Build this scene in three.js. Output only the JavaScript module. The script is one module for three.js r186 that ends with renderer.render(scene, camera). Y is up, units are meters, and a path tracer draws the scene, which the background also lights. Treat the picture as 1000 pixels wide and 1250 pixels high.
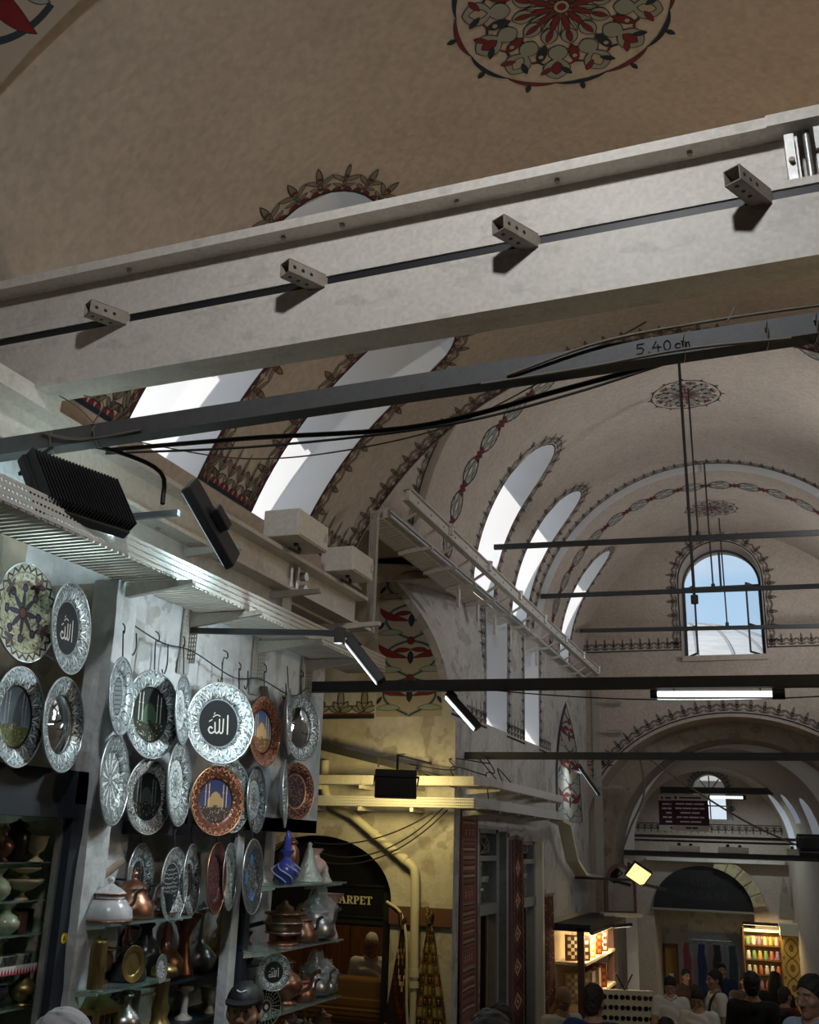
import * as THREE from 'three';
import { mergeGeometries, mergeVertices } from 'three/addons/utils/BufferGeometryUtils.js';
import { RoundedBoxGeometry } from 'three/addons/geometries/RoundedBoxGeometry.js';
import { RectAreaLightUniformsLib } from 'three/addons/lights/RectAreaLightUniformsLib.js';
import { MarchingCubes } from 'three/addons/objects/MarchingCubes.js';
import { FontLoader } from 'three/addons/loaders/FontLoader.js';
import { TextGeometry } from 'three/addons/geometries/TextGeometry.js';

// ------------------------------------------------------------------ camera, sky, sun, exposure
RectAreaLightUniformsLib.init();
const renderer = new THREE.WebGLRenderer({ antialias: true });
renderer.toneMapping = THREE.LinearToneMapping;
renderer.toneMappingExposure = 1.0;
renderer.shadowMap.enabled = true;
const scene = new THREE.Scene();
const camera = new THREE.PerspectiveCamera(2 * Math.atan(625 / 1236) * 180 / Math.PI, 0.8, 0.05, 200);
camera.position.set(0, 2.25, 0);
{
  const pitch = 0.3141, yaw = 0.3546, roll = 0.0327;
  camera.rotation.order = 'YXZ';
  camera.rotation.set(pitch, yaw, roll);
}
// seeded numbers
let seed = 12345;
const rnd = () => { seed = (seed * 1664525 + 1013904223) >>> 0; return seed / 4294967296; };
const rr = (a, b) => a + (b - a) * rnd();
const hash = (x, y, s = 0) => { let h = (x * 374761393 + y * 668265263 + s * 1442695041) | 0; h = Math.imul(h ^ (h >>> 13), 1274126177); return ((h ^ (h >>> 16)) >>> 0) / 4294967296; };
function vnoise(x, y, per, s = 0) {           // tileable value noise
  const xi = Math.floor(x), yi = Math.floor(y), fx = x - xi, fy = y - yi, u = fx * fx * (3 - 2 * fx), v = fy * fy * (3 - 2 * fy);
  const m = (a) => ((a % per) + per) % per;
  const a = hash(m(xi), m(yi), s), b = hash(m(xi + 1), m(yi), s), c = hash(m(xi), m(yi + 1), s), d = hash(m(xi + 1), m(yi + 1), s);
  return a + (b - a) * u + (c - a) * v + (a - b - c + d) * u * v;
}
function fbm(x, y, per, oct, s = 0) { let t = 0, a = 0.5, n = 0; for (let i = 0; i < oct; i++) { t += a * vnoise(x, y, per, s + i); n += a; x *= 2; y *= 2; per *= 2; a *= 0.5; } return t / n; }
// the sky: blue air with loose clouds, all the way round
{
  const W = 1024, H = 512, d = new Float32Array(W * H * 4);
  for (let j = 0; j < H; j++) for (let i = 0; i < W; i++) {
    const el = ((j + 0.5) / H - 0.5) * Math.PI, az = i / W * 2 * Math.PI;
    const y = Math.max(0, Math.sin(el)), t = Math.pow(1 - y, 3);
    let c = [0.30 + 0.34 * t, 0.55 + 0.28 * t, 0.88 + 0.08 * t];
    const n = fbm(i / W * 16, (Math.pow(Math.max(0, el / 1.571), 0.8)) * 14, 16, 5, 7);
    const k = THREE.MathUtils.smoothstep(n, 0.50, 0.66) * (y > 0 ? 1 : 0) * 0.8;
    for (let q = 0; q < 3; q++) { c[q] = c[q] * (1 - k) + [0.90, 0.94, 1.0][q] * k; if (el < 0) c[q] = [0.42, 0.43, 0.45][q]; d[(j * W + i) * 4 + q] = c[q] * 0.92; }
    d[(j * W + i) * 4 + 3] = 1;
  }
  const t = new THREE.DataTexture(d, W, H, THREE.RGBAFormat, THREE.FloatType);
  t.mapping = THREE.EquirectangularReflectionMapping; t.magFilter = THREE.LinearFilter; t.needsUpdate = true;
  scene.background = t;
}
// the sun stands behind the camera on the street's west side and reaches the window reveals
const sun = new THREE.DirectionalLight(0xfffaf4, 3.6);
sun.position.set(-15, 24, 11); sun.target.position.set(-1, 4, -10);
sun.castShadow = true; sun.shadow.mapSize.set(2048, 2048);
Object.assign(sun.shadow.camera, { left: -25, right: 25, top: 25, bottom: -25, near: 1, far: 80 });
scene.add(sun, sun.target);

// ------------------------------------------------------------------ helpers
const V3 = (x, y, z) => new THREE.Vector3(x, y, z);
const taken = {};
const numbered = (n) => { const k = taken[n] = (taken[n] ?? -1) + 1; return k ? `${n}_${String(k).padStart(3, '0')}` : n; };
const clean = (g) => { let q = g.index ? g.toNonIndexed() : g; for (const k of Object.keys(q.attributes)) if (!['position', 'normal', 'uv'].includes(k)) q.deleteAttribute(k); if (!q.attributes.uv) q.setAttribute('uv', new THREE.BufferAttribute(new Float32Array(q.attributes.position.count * 2), 2)); if (!q.attributes.normal) q.computeVertexNormals(); return q; };
function merge(list) { list = list.flat(9).map(clean); return list.length === 1 ? list[0] : mergeGeometries(list, false); }
// uv in metres from the dominant direction of each face
function uvm(g, k = 1) {
  g = clean(g); const p = g.attributes.position, uv = g.attributes.uv, a = V3(), b = V3(), c = V3(), n = V3();
  for (let i = 0; i < p.count; i += 3) {
    a.fromBufferAttribute(p, i); b.fromBufferAttribute(p, i + 1); c.fromBufferAttribute(p, i + 2);
    n.subVectors(b, a).cross(c.clone().sub(a)); const ax = Math.abs(n.x), ay = Math.abs(n.y), az = Math.abs(n.z);
    [a, b, c].forEach((q, j) => uv.setXY(i + j, ...(ax >= ay && ax >= az ? [q.z * k, q.y * k] : ay >= az ? [q.x * k, q.z * k] : [q.x * k, q.y * k])));
  }
  return g;
}
function add(name, geo, mat, parent) {
  const m = new THREE.Mesh(Array.isArray(geo) ? merge(geo) : geo, mat); m.castShadow = m.receiveShadow = true;
  if (parent) { m.name = name; parent.add(m); } else { m.name = numbered(name); scene.add(m); }
  return m;
}
function tag(o, label, category, group) { o.userData.label = label; o.userData.category = category; if (group) o.userData.group = group; return o; }
function struct(name, geo, mat, label) { const m = add(name, geo, mat); m.name = name; m.userData.kind = 'structure'; if (label) m.userData.label = label; return m; }
function thing(name, label, category, pos = [0, 0, 0], group, turn = 0) { const o = new THREE.Group(); o.name = numbered(name); o.position.set(...pos); o.rotation.y = turn; scene.add(o); return tag(o, label, category, group); }
function one(name, geo, mat, label, category, group) { return tag(add(name, geo, mat), label, category, group); }
const box = (x0, x1, y0, y1, z0, z1) => { const g = new THREE.BoxGeometry(Math.abs(x1 - x0), Math.abs(y1 - y0), Math.abs(z1 - z0)); g.translate((x0 + x1) / 2, (y0 + y1) / 2, (z0 + z1) / 2); return uvm(g); };
const rbox = (w, h, d, r, x = 0, y = 0, z = 0) => { const g = new RoundedBoxGeometry(w, h, d, 2, r); g.translate(x, y, z); return uvm(g); };
// a bar of rectangular section from p to q (w sideways, h upright)
function bar(p, q, w, h) {
  p = V3(...p); q = V3(...q); const d = q.clone().sub(p), L = d.length(), z = d.normalize(), x = V3(0, 1, 0).cross(z); if (x.lengthSq() < 1e-6) x.set(1, 0, 0); x.normalize();
  const y = z.clone().cross(x), g = uvm(new THREE.BoxGeometry(w, h, L));
  g.applyMatrix4(new THREE.Matrix4().makeBasis(x, y, z).setPosition(p.add(q).multiplyScalar(0.5))); return g;
}
function rod(p, q, r, n = 8, r2 = r) {
  p = V3(...p); q = V3(...q); const d = q.clone().sub(p), g = new THREE.CylinderGeometry(r2, r, d.length(), n);
  g.applyQuaternion(new THREE.Quaternion().setFromUnitVectors(V3(0, 1, 0), d.clone().normalize())); g.translate((p.x + q.x) / 2, (p.y + q.y) / 2, (p.z + q.z) / 2); return g;
}
const tube = (pts, r, seg = 0, n = 5) => new THREE.TubeGeometry(new THREE.CatmullRomCurve3(pts.map((p) => V3(...p)), false, 'centripetal'), seg || pts.length * 6, r, n, false);
const lathe = (pts, n = 20, x = 0, y = 0, z = 0) => { const g = new THREE.LatheGeometry(pts.map(([a, b]) => new THREE.Vector2(a, b)), n); g.translate(x, y, z); return g; };
const sag = (a, b, drop, n = 6) => Array.from({ length: n + 1 }, (_, i) => { const t = i / n; return [a[0] + (b[0] - a[0]) * t, a[1] + (b[1] - a[1]) * t - drop * 4 * t * (1 - t), a[2] + (b[2] - a[2]) * t]; });
const extr = (shape, depth, curve = 16) => uvm(new THREE.ExtrudeGeometry(shape, { depth, bevelEnabled: false, curveSegments: curve }));
const poly = (pts) => new THREE.Shape(pts.map(([x, y]) => new THREE.Vector2(x, y)));
const floorY = (z) => z > -3.5 ? 0 : 0.083 * (z + 3.5);

// ------------------------------------------------------------------ textures
function dataTex(n, fn, srgb = true, rep = 1) {
  const d = new Uint8Array(n * n * 4);
  for (let j = 0; j < n; j++) for (let i = 0; i < n; i++) { const c = fn(i / n, j / n); const q = (j * n + i) * 4; for (let k = 0; k < 3; k++) d[q + k] = Math.max(0, Math.min(255, (Array.isArray(c) ? c[k] : c) * 255)); d[q + 3] = Array.isArray(c) && c.length > 3 ? c[3] * 255 : 255; }
  const t = new THREE.DataTexture(d, n, n); t.wrapS = t.wrapT = THREE.RepeatWrapping; t.magFilter = THREE.LinearFilter; t.minFilter = THREE.LinearMipmapLinearFilter; t.generateMipmaps = true; t.repeat.set(rep, rep); if (srgb) t.colorSpace = THREE.SRGBColorSpace; t.needsUpdate = true; return t;
}
function canvasTex(w, h, draw, wrap = false) {
  const c = document.createElement('canvas'); c.width = w; c.height = h; const g = c.getContext('2d'); draw(g, w, h);
  const t = new THREE.CanvasTexture(c); t.colorSpace = THREE.SRGBColorSpace; t.anisotropy = 8; if (wrap) t.wrapS = t.wrapT = THREE.RepeatWrapping; return t;
}
// plaster: fine grain over broad trowel patches (grey values that tint the base colour)
const plasterMap = dataTex(512, (u, v) => { const a = fbm(u * 6, v * 6, 6, 4, 1), b = fbm(u * 64, v * 64, 64, 2, 9), k = 0.92 + (a - 0.5) * 0.07 + (b - 0.5) * 0.12; return [k, k * 0.995, k * 0.985]; }, true, 0.5);
const plasterBump = dataTex(512, (u, v) => 0.5 + (fbm(u * 10, v * 10, 10, 3, 4) - 0.5) * 0.6 + (fbm(u * 90, v * 90, 90, 2, 5) - 0.5) * 0.5, false, 0.5);
// old wall: stains with outlines of their own and flaked patches
const oldMap = dataTex(512, (u, v) => {
  const a = fbm(u * 5, v * 5, 5, 5, 21), b = fbm(u * 40, v * 40, 40, 3, 22), st = THREE.MathUtils.smoothstep(fbm(u * 7, v * 4, 4, 5, 31), 0.60, 0.70), fl = THREE.MathUtils.smoothstep(fbm(u * 9, v * 9, 9, 5, 41), 0.66, 0.68);
  const k = 0.9 + (a - 0.5) * 0.16 + (b - 0.5) * 0.12 - st * 0.08; return [k - fl * 0.1, k * 0.99 - st * 0.01 - fl * 0.11, k * 0.98 - st * 0.025 - fl * 0.12];
}, true, 0.5);
const metalMap = dataTex(512, (u, v) => { const b = fbm(u * 80, v * 80, 80, 2, 52), st = THREE.MathUtils.smoothstep(fbm(u * 8, v * 16, 8, 5, 53), 0.64, 0.76), sc = THREE.MathUtils.smoothstep(fbm(u * 60, v * 14, 2, 4, 54), 0.72, 0.76), k = 0.93 + (b - 0.5) * 0.1 - st * 0.06 - sc * 0.1; return [k, k * 0.985, k * 0.96]; }, true, 0.8);
const std = (o) => new THREE.MeshStandardMaterial({ side: THREE.DoubleSide, roughness: 0.8, ...o });
const C = (r, g, b) => new THREE.Color().setRGB(r, g, b);
const M = {
  vault: std({ color: C(0.57, 0.485, 0.41), map: plasterMap, bumpMap: plasterBump, bumpScale: 0.004, roughness: 0.95 }),
  white: std({ color: C(0.86, 0.86, 0.86), roughness: 0.95 }),
  wall: std({ color: C(0.62, 0.60, 0.57), map: oldMap, bumpMap: plasterBump, bumpScale: 0.006, roughness: 0.95 }),
  shopwall: std({ color: C(0.72, 0.75, 0.77), map: oldMap, bumpMap: plasterBump, bumpScale: 0.006, roughness: 0.9 }),
  stone: std({ color: C(0.42, 0.36, 0.28), map: oldMap, bumpMap: plasterBump, bumpScale: 0.008, roughness: 0.95 }),
  floor: std({ color: C(0.19, 0.18, 0.17), map: oldMap, roughness: 0.6 }),
  steelW: std({ color: C(0.74, 0.715, 0.67), map: metalMap, roughness: 0.55 }),
  steelD: std({ color: C(0.40, 0.36, 0.31), map: metalMap, roughness: 0.6, metalness: 0.2 }),
  galv: std({ color: C(0.62, 0.64, 0.66), map: metalMap, metalness: 0.8, roughness: 0.4 }),
  barLight: std({ color: C(0.10, 0.103, 0.11), map: metalMap, roughness: 0.6 }),
  bar: std({ color: C(0.045, 0.046, 0.05), map: metalMap, roughness: 0.65 }),
  black: std({ color: C(0.012, 0.012, 0.014), roughness: 0.5 }),
  blackGloss: std({ color: C(0.01, 0.01, 0.012), roughness: 0.2 }),
  wire: std({ color: C(0.02, 0.02, 0.02), roughness: 0.6 }),
  wireBrown: std({ color: C(0.16, 0.13, 0.10), roughness: 0.7 }),
  glass: new THREE.MeshPhysicalMaterial({ color: 0xffffff, transmission: 1, roughness: 0.02, thickness: 0, ior: 1.5 }),
};
const INK = '#2b2423', RED = '#6f2023', NAVY = '#1c2a36', SAGE = '#8b8e82', PALE = '#cfc8b8';
const paint = (t) => std({ map: t, transparent: true, roughness: 0.95, depthWrite: false });
// ------------------------------------------------------------------ painted ornament (flat paint on the plaster)
function petal(g, x, y, ang, len, wid, fill, stroke, lw = 2) {
  g.save(); g.translate(x, y); g.rotate(ang); g.beginPath(); g.moveTo(0, 0); g.bezierCurveTo(len * 0.3, -wid, len * 0.75, -wid * 0.8, len, 0); g.bezierCurveTo(len * 0.75, wid * 0.8, len * 0.3, wid, 0, 0); g.closePath();
  if (fill) { g.fillStyle = fill; g.fill(); } if (stroke) { g.strokeStyle = stroke; g.lineWidth = lw; g.stroke(); } g.restore();
}
const arc = (g, x, y, r, a0, a1, c, w) => { g.beginPath(); g.arc(x, y, r, a0, a1); g.strokeStyle = c; g.lineWidth = w; g.stroke(); };
const disc = (g, x, y, r, f, s, w = 2) => { g.beginPath(); g.arc(x, y, r, 0, 7); if (f) { g.fillStyle = f; g.fill(); } if (s) { g.strokeStyle = s; g.lineWidth = w; g.stroke(); } };
function curve(g, pts, c, w, fill) { g.beginPath(); g.moveTo(pts[0], pts[1]); for (let i = 2; i + 5 < pts.length; i += 6) g.bezierCurveTo(pts[i], pts[i + 1], pts[i + 2], pts[i + 3], pts[i + 4], pts[i + 5]); if (fill) { g.fillStyle = fill; g.fill(); } if (c) { g.strokeStyle = c; g.lineWidth = w; g.stroke(); } }
const medallionTex = canvasTex(1024, 1024, (g, w) => {
  g.translate(512, 512); const N = 12;
  for (let k = 0; k < N; k++) {                // scalloped rim: navy and red sickles, pale ground
    g.save(); g.rotate(k / N * 2 * Math.PI);
    curve(g, [-118, -428, -60, -478, 60, -478, 118, -428, 60, -452, -60, -452, -118, -428], NAVY, 3, k % 2 ? RED : NAVY);
    petal(g, 0, -462, -Math.PI / 2, 46, 16, NAVY, INK, 3); petal(g, -14, -484, -0.3, 28, 10, NAVY); petal(g, 14, -484, Math.PI + 0.3, 28, 10, NAVY);
    g.restore();
  }
  for (let k = 0; k < N; k++) {                // sage scrolls and red tulips
    g.save(); g.rotate((k + 0.5) / N * 2 * Math.PI);
    curve(g, [0, -420, 60, -400, 90, -340, 20, -300, 70, -260, 30, -220, 0, -215, -30, -220, -70, -260, -20, -300, -90, -340, -60, -400, 0, -420], INK, 4, SAGE);
    curve(g, [0, -392, 34, -370, 34, -336, 0, -312, -34, -336, -34, -370, 0, -392], INK, 4, k % 2 ? RED : '#a4967f');
    curve(g, [-58, -330, -110, -300, -100, -250, -40, -236], NAVY, 11); curve(g, [58, -330, 110, -300, 100, -250, 40, -236], RED, 11);
    petal(g, -70, -390, 0.7, 70, 20, RED, INK, 3); petal(g, 70, -390, Math.PI - 0.7, 70, 20, NAVY, INK, 3);
    g.restore();
    g.save(); g.rotate(k / N * 2 * Math.PI);
    petal(g, 0, -330, Math.PI / 2, 110, 30, k % 2 ? NAVY : RED, INK, 4); disc(g, 0, -290, 13, '#a4967f', INK, 4);
    curve(g, [0, -215, 50, -190, 46, -140, 0, -120, -46, -140, -50, -190, 0, -215], INK, 4, SAGE);
    petal(g, 0, -205, Math.PI / 2, 80, 20, RED, INK, 3);
    petal(g, 0, -30, -Math.PI / 2, 120, 20, RED, INK, 4);
    g.restore();
  }
  for (let k = 0; k < N; k++) { g.save(); g.rotate((k + 0.5) / N * 2 * Math.PI); petal(g, 0, -60, -Math.PI / 2, 95, 10, SAGE, INK, 3); g.restore(); }
  disc(g, 0, 0, 34, '#a4967f', INK, 5); disc(g, 0, 0, 18, RED, INK, 3);
});
const crestTex = (dense, red) => canvasTex(256, 256, (g) => {     // one repeat of the crest that edges openings: line, red lip and two palmettes
  g.fillStyle = NAVY; g.fillRect(0, 236, 256, 20); if (red) { g.fillStyle = RED; for (let k = 0; k < 4; k++) { g.beginPath(); g.arc(32 + k * 64, 236, 26, Math.PI, 0); g.fill(); } }
  for (const cx of [64, 192]) {
    const f = dense ? 'rgba(90,80,72,0.45)' : 'rgba(128,116,98,0.6)';
    petal(g, cx, 214, -Math.PI / 2, 190, 20, f, INK, 4); petal(g, cx, 170, -Math.PI / 2 - 0.75, 95, 22, f, INK, 4); petal(g, cx, 170, -Math.PI / 2 + 0.75, 95, 22, f, INK, 4);
    petal(g, cx, 214, -Math.PI / 2 - 1.0, 70, 18, f, INK, 4); petal(g, cx, 214, -Math.PI / 2 + 1.0, 70, 18, f, INK, 4); disc(g, cx, 120, 12, dense ? INK : RED, INK, 3);
    g.strokeStyle = INK; g.lineWidth = 4; g.beginPath(); g.moveTo(cx - 34, 222); g.quadraticCurveTo(cx, 180, cx + 34, 222); g.stroke();
  }
}, true);
const crestA = crestTex(false, true), crestB = crestTex(true, false);
const bandTex = canvasTex(512, 256, (g) => {                     // interlaced vine of lens loops with red buds
  for (const [x, s] of [[0, 1], [256, -1], [512, 1]]) for (const q of [-1, 1]) {
    curve(g, [x - 256, 128, x - 150, 128 - q * 150, x - 106, 128 - q * 150, x, 128, x + 106, 128 + q * 150, x + 150, 128 + q * 150, x + 256, 128], INK, 12);
  }
  for (const x of [128, 384]) {
    petal(g, x - 92, 128, 0, 184, 52, 'rgba(150,158,154,0.85)', INK, 6); petal(g, x - 40, 128, 0, 80, 30, 'rgba(205,196,180,0.9)', INK, 5);
    for (const q of [-1, 1]) { petal(g, x, 128 + q * 60, q > 0 ? 0.5 : -0.5, 70, 18, '#8f9a98', INK, 4); petal(g, x, 128 + q * 60, Math.PI - q * 0.5, 70, 18, '#8f9a98', INK, 4); }
  }
  for (const x of [0, 256, 512]) for (const a of [0.6, -0.6, Math.PI - 0.6, Math.PI + 0.6, Math.PI / 2, -Math.PI / 2]) petal(g, x, 128, a, 62, 17, RED, INK, 4);
}, true);
const vineTex = canvasTex(512, 1024, (g, w, h) => {              // tall panel: mirrored red tulip vines on pale plaster
  g.fillStyle = '#a49a8b'; g.fillRect(0, 0, w, h);
  for (let k = 0; k < 4; k++) {
    const y = k * 256;
    for (const s of [-1, 1]) {
      g.save(); g.translate(256, y); g.scale(s, 1);
      curve(g, [0, 0, 190, 30, 230, 120, 120, 190, 60, 226, 10, 236, 0, 256], '#7f8a84', 26); curve(g, [0, 0, 190, 30, 230, 120, 120, 190, 60, 226, 10, 236, 0, 256], NAVY, 9);
      curve(g, [20, 118, 80, 80, 150, 70, 226, 20, 236, 84, 160, 120, 100, 116, 70, 118, 40, 122, 20, 118], INK, 3, RED);
      curve(g, [60, 200, 120, 160, 190, 170, 236, 206, 180, 214, 120, 226, 60, 200], INK, 3, '#8d978e'); petal(g, 190, 120, 0.9, 70, 18, NAVY);
      curve(g, [0, 60, 50, 40, 96, 44, 120, 70, 84, 84, 30, 84, 0, 60], INK, 3, RED);
      g.restore();
    }
    disc(g, 256, y, 26, RED, INK, 4); petal(g, 256, y + 70, Math.PI / 2, 90, 30, NAVY, INK, 4);
  }
  g.fillStyle = '#6e736f'; g.fillRect(0, 0, 14, h); g.fillRect(w - 14, 0, 14, h);
});
const bigVineTex = canvasTex(512, 1024, (g, w, h) => {           // near rib: large grey scrolls, dark stems and red blooms
  g.fillStyle = '#a5978a'; g.fillRect(0, 0, w, h);
  for (let k = 0; k < 2; k++) {
    g.save(); g.translate(0, k * 512);
    curve(g, [430, -60, 470, 140, 330, 300, 60, 330, -40, 360, -60, 420, -90, 470], '#27343a', 34);
    curve(g, [100, -20, 60, 110, 120, 200, 220, 250, 280, 290, 220, 360, 250, 400, 190, 420, 160, 360, 120, 330, 40, 250, 10, 120, 40, -20, 100, -20], INK, 4, '#8b918a');
    curve(g, [120, 80, 240, 20, 330, 40, 480, 60, 400, 130, 300, 120, 240, 140, 226, 190, 200, 150, 170, 130, 120, 80], INK, 4, '#701519');
    curve(g, [180, 400, 300, 380, 300, 460, 420, 450, 380, 540, 260, 500, 180, 520, 120, 470, 180, 400], INK, 4, '#8b918a');
    g.restore();
  }
});
const alleyTex = canvasTex(512, 256, (g, w, h) => {              // lower border of pale palmettes over a navy line
  g.fillStyle = NAVY; g.fillRect(0, 236, w, 20); g.fillStyle = RED; g.fillRect(0, 224, w, 10);
  for (let k = 0; k < 4; k++) { const x = 64 + k * 128; for (const a of [-1.1, -0.55, 0, 0.55, 1.1]) petal(g, x, 214, -Math.PI / 2 + a, a ? 76 : 150, 24, 'rgba(150,146,136,0.9)', INK, 5); disc(g, x, 170, 14, '#8f8a80', INK, 4); }
}, true);
const P = { medallion: paint(medallionTex), crestA: paint(crestA), crestB: paint(crestB), band: paint(bandTex), vine: std({ map: vineTex, roughness: 0.95 }), bigVine: std({ map: bigVineTex, roughness: 0.95 }), alley: paint(alleyTex) };

// ------------------------------------------------------------------ vault shells
// a profile is a polyline in (x, y); s runs along it in metres
function profile(pts) {
  const L = [0]; for (let i = 1; i < pts.length; i++) L.push(L[i - 1] + Math.hypot(pts[i][0] - pts[i - 1][0], pts[i][1] - pts[i - 1][1]));
  const at = (s, off = 0) => {
    let i = 1; while (i < L.length - 1 && L[i] < s) i++; const t = Math.max(0, Math.min(1, (s - L[i - 1]) / (L[i] - L[i - 1])));
    const seg = (j) => { j = Math.max(1, Math.min(pts.length - 1, j)); const dx = pts[j][0] - pts[j - 1][0], dy = pts[j][1] - pts[j - 1][1], l = Math.hypot(dx, dy); return [dy / l, -dx / l]; };
    const n0 = seg(i), na = seg(t < 0.5 ? i - 1 : i + 1), k = Math.abs(t - 0.5); let nx = n0[0] * (1 - k) + na[0] * k, ny = n0[1] * (1 - k) + na[1] * k; const l = Math.hypot(nx, ny); nx /= l; ny /= l;
    return [pts[i - 1][0] + (pts[i][0] - pts[i - 1][0]) * t + nx * off, pts[i - 1][1] + (pts[i][1] - pts[i - 1][1]) * t + ny * off];
  };
  return { pts, L, S: L[L.length - 1], at, sOf: (fn) => { for (let i = 0; i < pts.length; i++) if (fn(pts[i])) return L[i]; return L[L.length - 1]; } };
}
const archPts = (cx, cy, r, a0, a1, n = 72) => Array.from({ length: n + 1 }, (_, i) => { const a = a0 + (a1 - a0) * i / n; return [cx - r * Math.cos(a), cy + r * Math.sin(a)]; });
// shell between z0 and z1 (z1 < z0) with slots cut through its thickness; returns [skin, reveals]
function shell(pf, z0, z1, thick, holes = [], warp = null) {
  const inner = [], reveal = [], put = (s, z, off) => { const [x, y] = pf.at(s, -off); const v = [x, y, z]; return warp ? warp(v) : v; };
  const quad = (arr, a, b, c, d) => arr.push(...a, ...b, ...c, ...a, ...c, ...d);
  const zs = [z0, z1]; for (const h of holes) for (let i = 0; i <= 12; i++) zs.push(h.z0 + (h.z1 - h.z0) * i / 12);
  for (let z = Math.floor(z0); z > z1; z -= 1) zs.push(z);
  zs.sort((a, b) => b - a); const cols = zs.filter((z, i) => !i || zs[i - 1] - z > 1e-4);
  const topOf = (h, z) => { const half = Math.abs(h.z1 - h.z0) / 2, t = (z - (h.z0 + h.z1) / 2) / half, e = Math.sqrt(Math.max(0, 1 - t * t)) * half * (h.rise ?? 1); return h.open ? h.s1 : h.down ? [h.s1 + 0, e] && h.s1 : h.s1 - half * (h.rise ?? 1) + e; };
  const botOf = (h, z) => { if (!h.down) return h.s0; const half = Math.abs(h.z1 - h.z0) / 2, t = (z - (h.z0 + h.z1) / 2) / half; return h.s0 + half - Math.sqrt(Math.max(0, 1 - t * t)) * half; };
  for (let i = 0; i + 1 < cols.length; i++) {
    const za = cols[i], zb = cols[i + 1], zm = (za + zb) / 2, hs = holes.filter((h) => zm < Math.max(h.z0, h.z1) && zm > Math.min(h.z0, h.z1)).sort((a, b) => a.s0 - b.s0);
    const cutsA = [0], cutsB = [0]; for (const h of hs) { cutsA.push(botOf(h, za), topOf(h, za)); cutsB.push(botOf(h, zb), topOf(h, zb)); } cutsA.push(pf.S); cutsB.push(pf.S);
    for (let c = 0; c < cutsA.length; c += 2) {
      const a0 = cutsA[c], a1 = cutsA[c + 1], b0 = cutsB[c], b1 = cutsB[c + 1]; if (a1 - a0 < 1e-4 && b1 - b0 < 1e-4) continue;
      const ts = hs.length ? Array.from({ length: 1 + Math.max(2, Math.ceil((a1 - a0) / 0.12)) }, (_, k, ) => k) : null;
      const sa = ts ? ts.map((k) => a0 + (a1 - a0) * k / (ts.length - 1)) : pf.L, sb = ts ? ts.map((k) => b0 + (b1 - b0) * k / (ts.length - 1)) : pf.L;
      for (let k = 0; k + 1 < sa.length; k++) for (const off of [0, thick]) {
        const q = [put(sa[k], za, off), put(sb[k], zb, off), put(sb[k + 1], zb, off), put(sa[k + 1], za, off)]; quad(inner, ...(off ? q.reverse() : q));
      }
    }
    hs.forEach((h) => { for (const f of [botOf, topOf]) { if (h.open && f === topOf) continue; const a = f(h, za), b = f(h, zb); quad(reveal, put(a, za, 0), put(b, zb, 0), put(b, zb, thick), put(a, za, thick)); } });
  }
  for (const h of holes) for (const z of [h.z0, h.z1]) { const a = botOf(h, z), b = topOf(h, z), n = Math.max(2, Math.ceil((b - a) / 0.1)); for (let k = 0; k < n; k++) { const s = a + (b - a) * k / n, s2 = a + (b - a) * (k + 1) / n; quad(reveal, put(s, z, 0), put(s2, z, 0), put(s2, z, thick), put(s, z, thick)); } }
  for (const z of [z0, z1]) for (let k = 0; k + 1 < pf.L.length; k++) quad(reveal, put(pf.L[k], z, 0), put(pf.L[k + 1], z, 0), put(pf.L[k + 1], z, thick), put(pf.L[k], z, thick));
  const mk = (arr, smooth) => { let g = new THREE.BufferGeometry(); g.setAttribute('position', new THREE.Float32BufferAttribute(arr, 3)); if (smooth) { g = mergeVertices(g, 1e-4); g.computeVertexNormals(); } else g.computeVertexNormals(); return uvm(g); };
  return [mk(inner, true), mk(reveal, false)];
}
// a painted patch that follows the profile, 4 mm proud; fn(u, v) -> [s, z]
function patch(pf, nu, nv, fn, repU = 1, off = 0.005) {
  const pos = [], uv = [], idx = [];
  for (let j = 0; j <= nv; j++) for (let i = 0; i <= nu; i++) { const [s, z] = fn(i / nu, j / nv), [x, y] = pf.at(s, off); pos.push(x, y, z); uv.push(i / nu * repU, j / nv); }
  for (let j = 0; j < nv; j++) for (let i = 0; i < nu; i++) { const a = j * (nu + 1) + i; idx.push(a, a + 1, a + nu + 2, a, a + nu + 2, a + nu + 1); }
  const g = new THREE.BufferGeometry(); g.setAttribute('position', new THREE.Float32BufferAttribute(pos, 3)); g.setAttribute('uv', new THREE.Float32BufferAttribute(uv, 2)); g.setIndex(idx); g.computeVertexNormals(); return g;
}
// crest strip round a slot: up one side, over the round top, down the other
function slotCrest(pf, h, width, size = 0.34) {
  const half = Math.abs(h.z1 - h.z0) / 2, zc = (h.z0 + h.z1) / 2, top = h.s1 - half * (h.rise ?? 1), path = [];
  const s0 = h.crest0 ?? h.s0, n = 14; for (let i = 0; i <= n; i++) path.push([s0 + (top - s0) * i / n, zc + half, 0, 1]);
  for (let i = 1; i < 16; i++) { const a = Math.PI * i / 16; path.push([top + half * (h.rise ?? 1) * Math.sin(a), zc + half * Math.cos(a), Math.sin(a), Math.cos(a)]); }
  for (let i = 0; i <= n; i++) path.push([top + (s0 - top) * i / n, zc - half, 0, -1]);
  const len = 2 * (top - s0) + Math.PI * half;
  return patch(pf, path.length - 1, 1, (u, v) => { const p = path[Math.round(u * (path.length - 1))]; return [p[0] + p[2] * width * v, p[1] + p[3] * width * v]; }, Math.round(len / (size * 2)));
}
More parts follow.
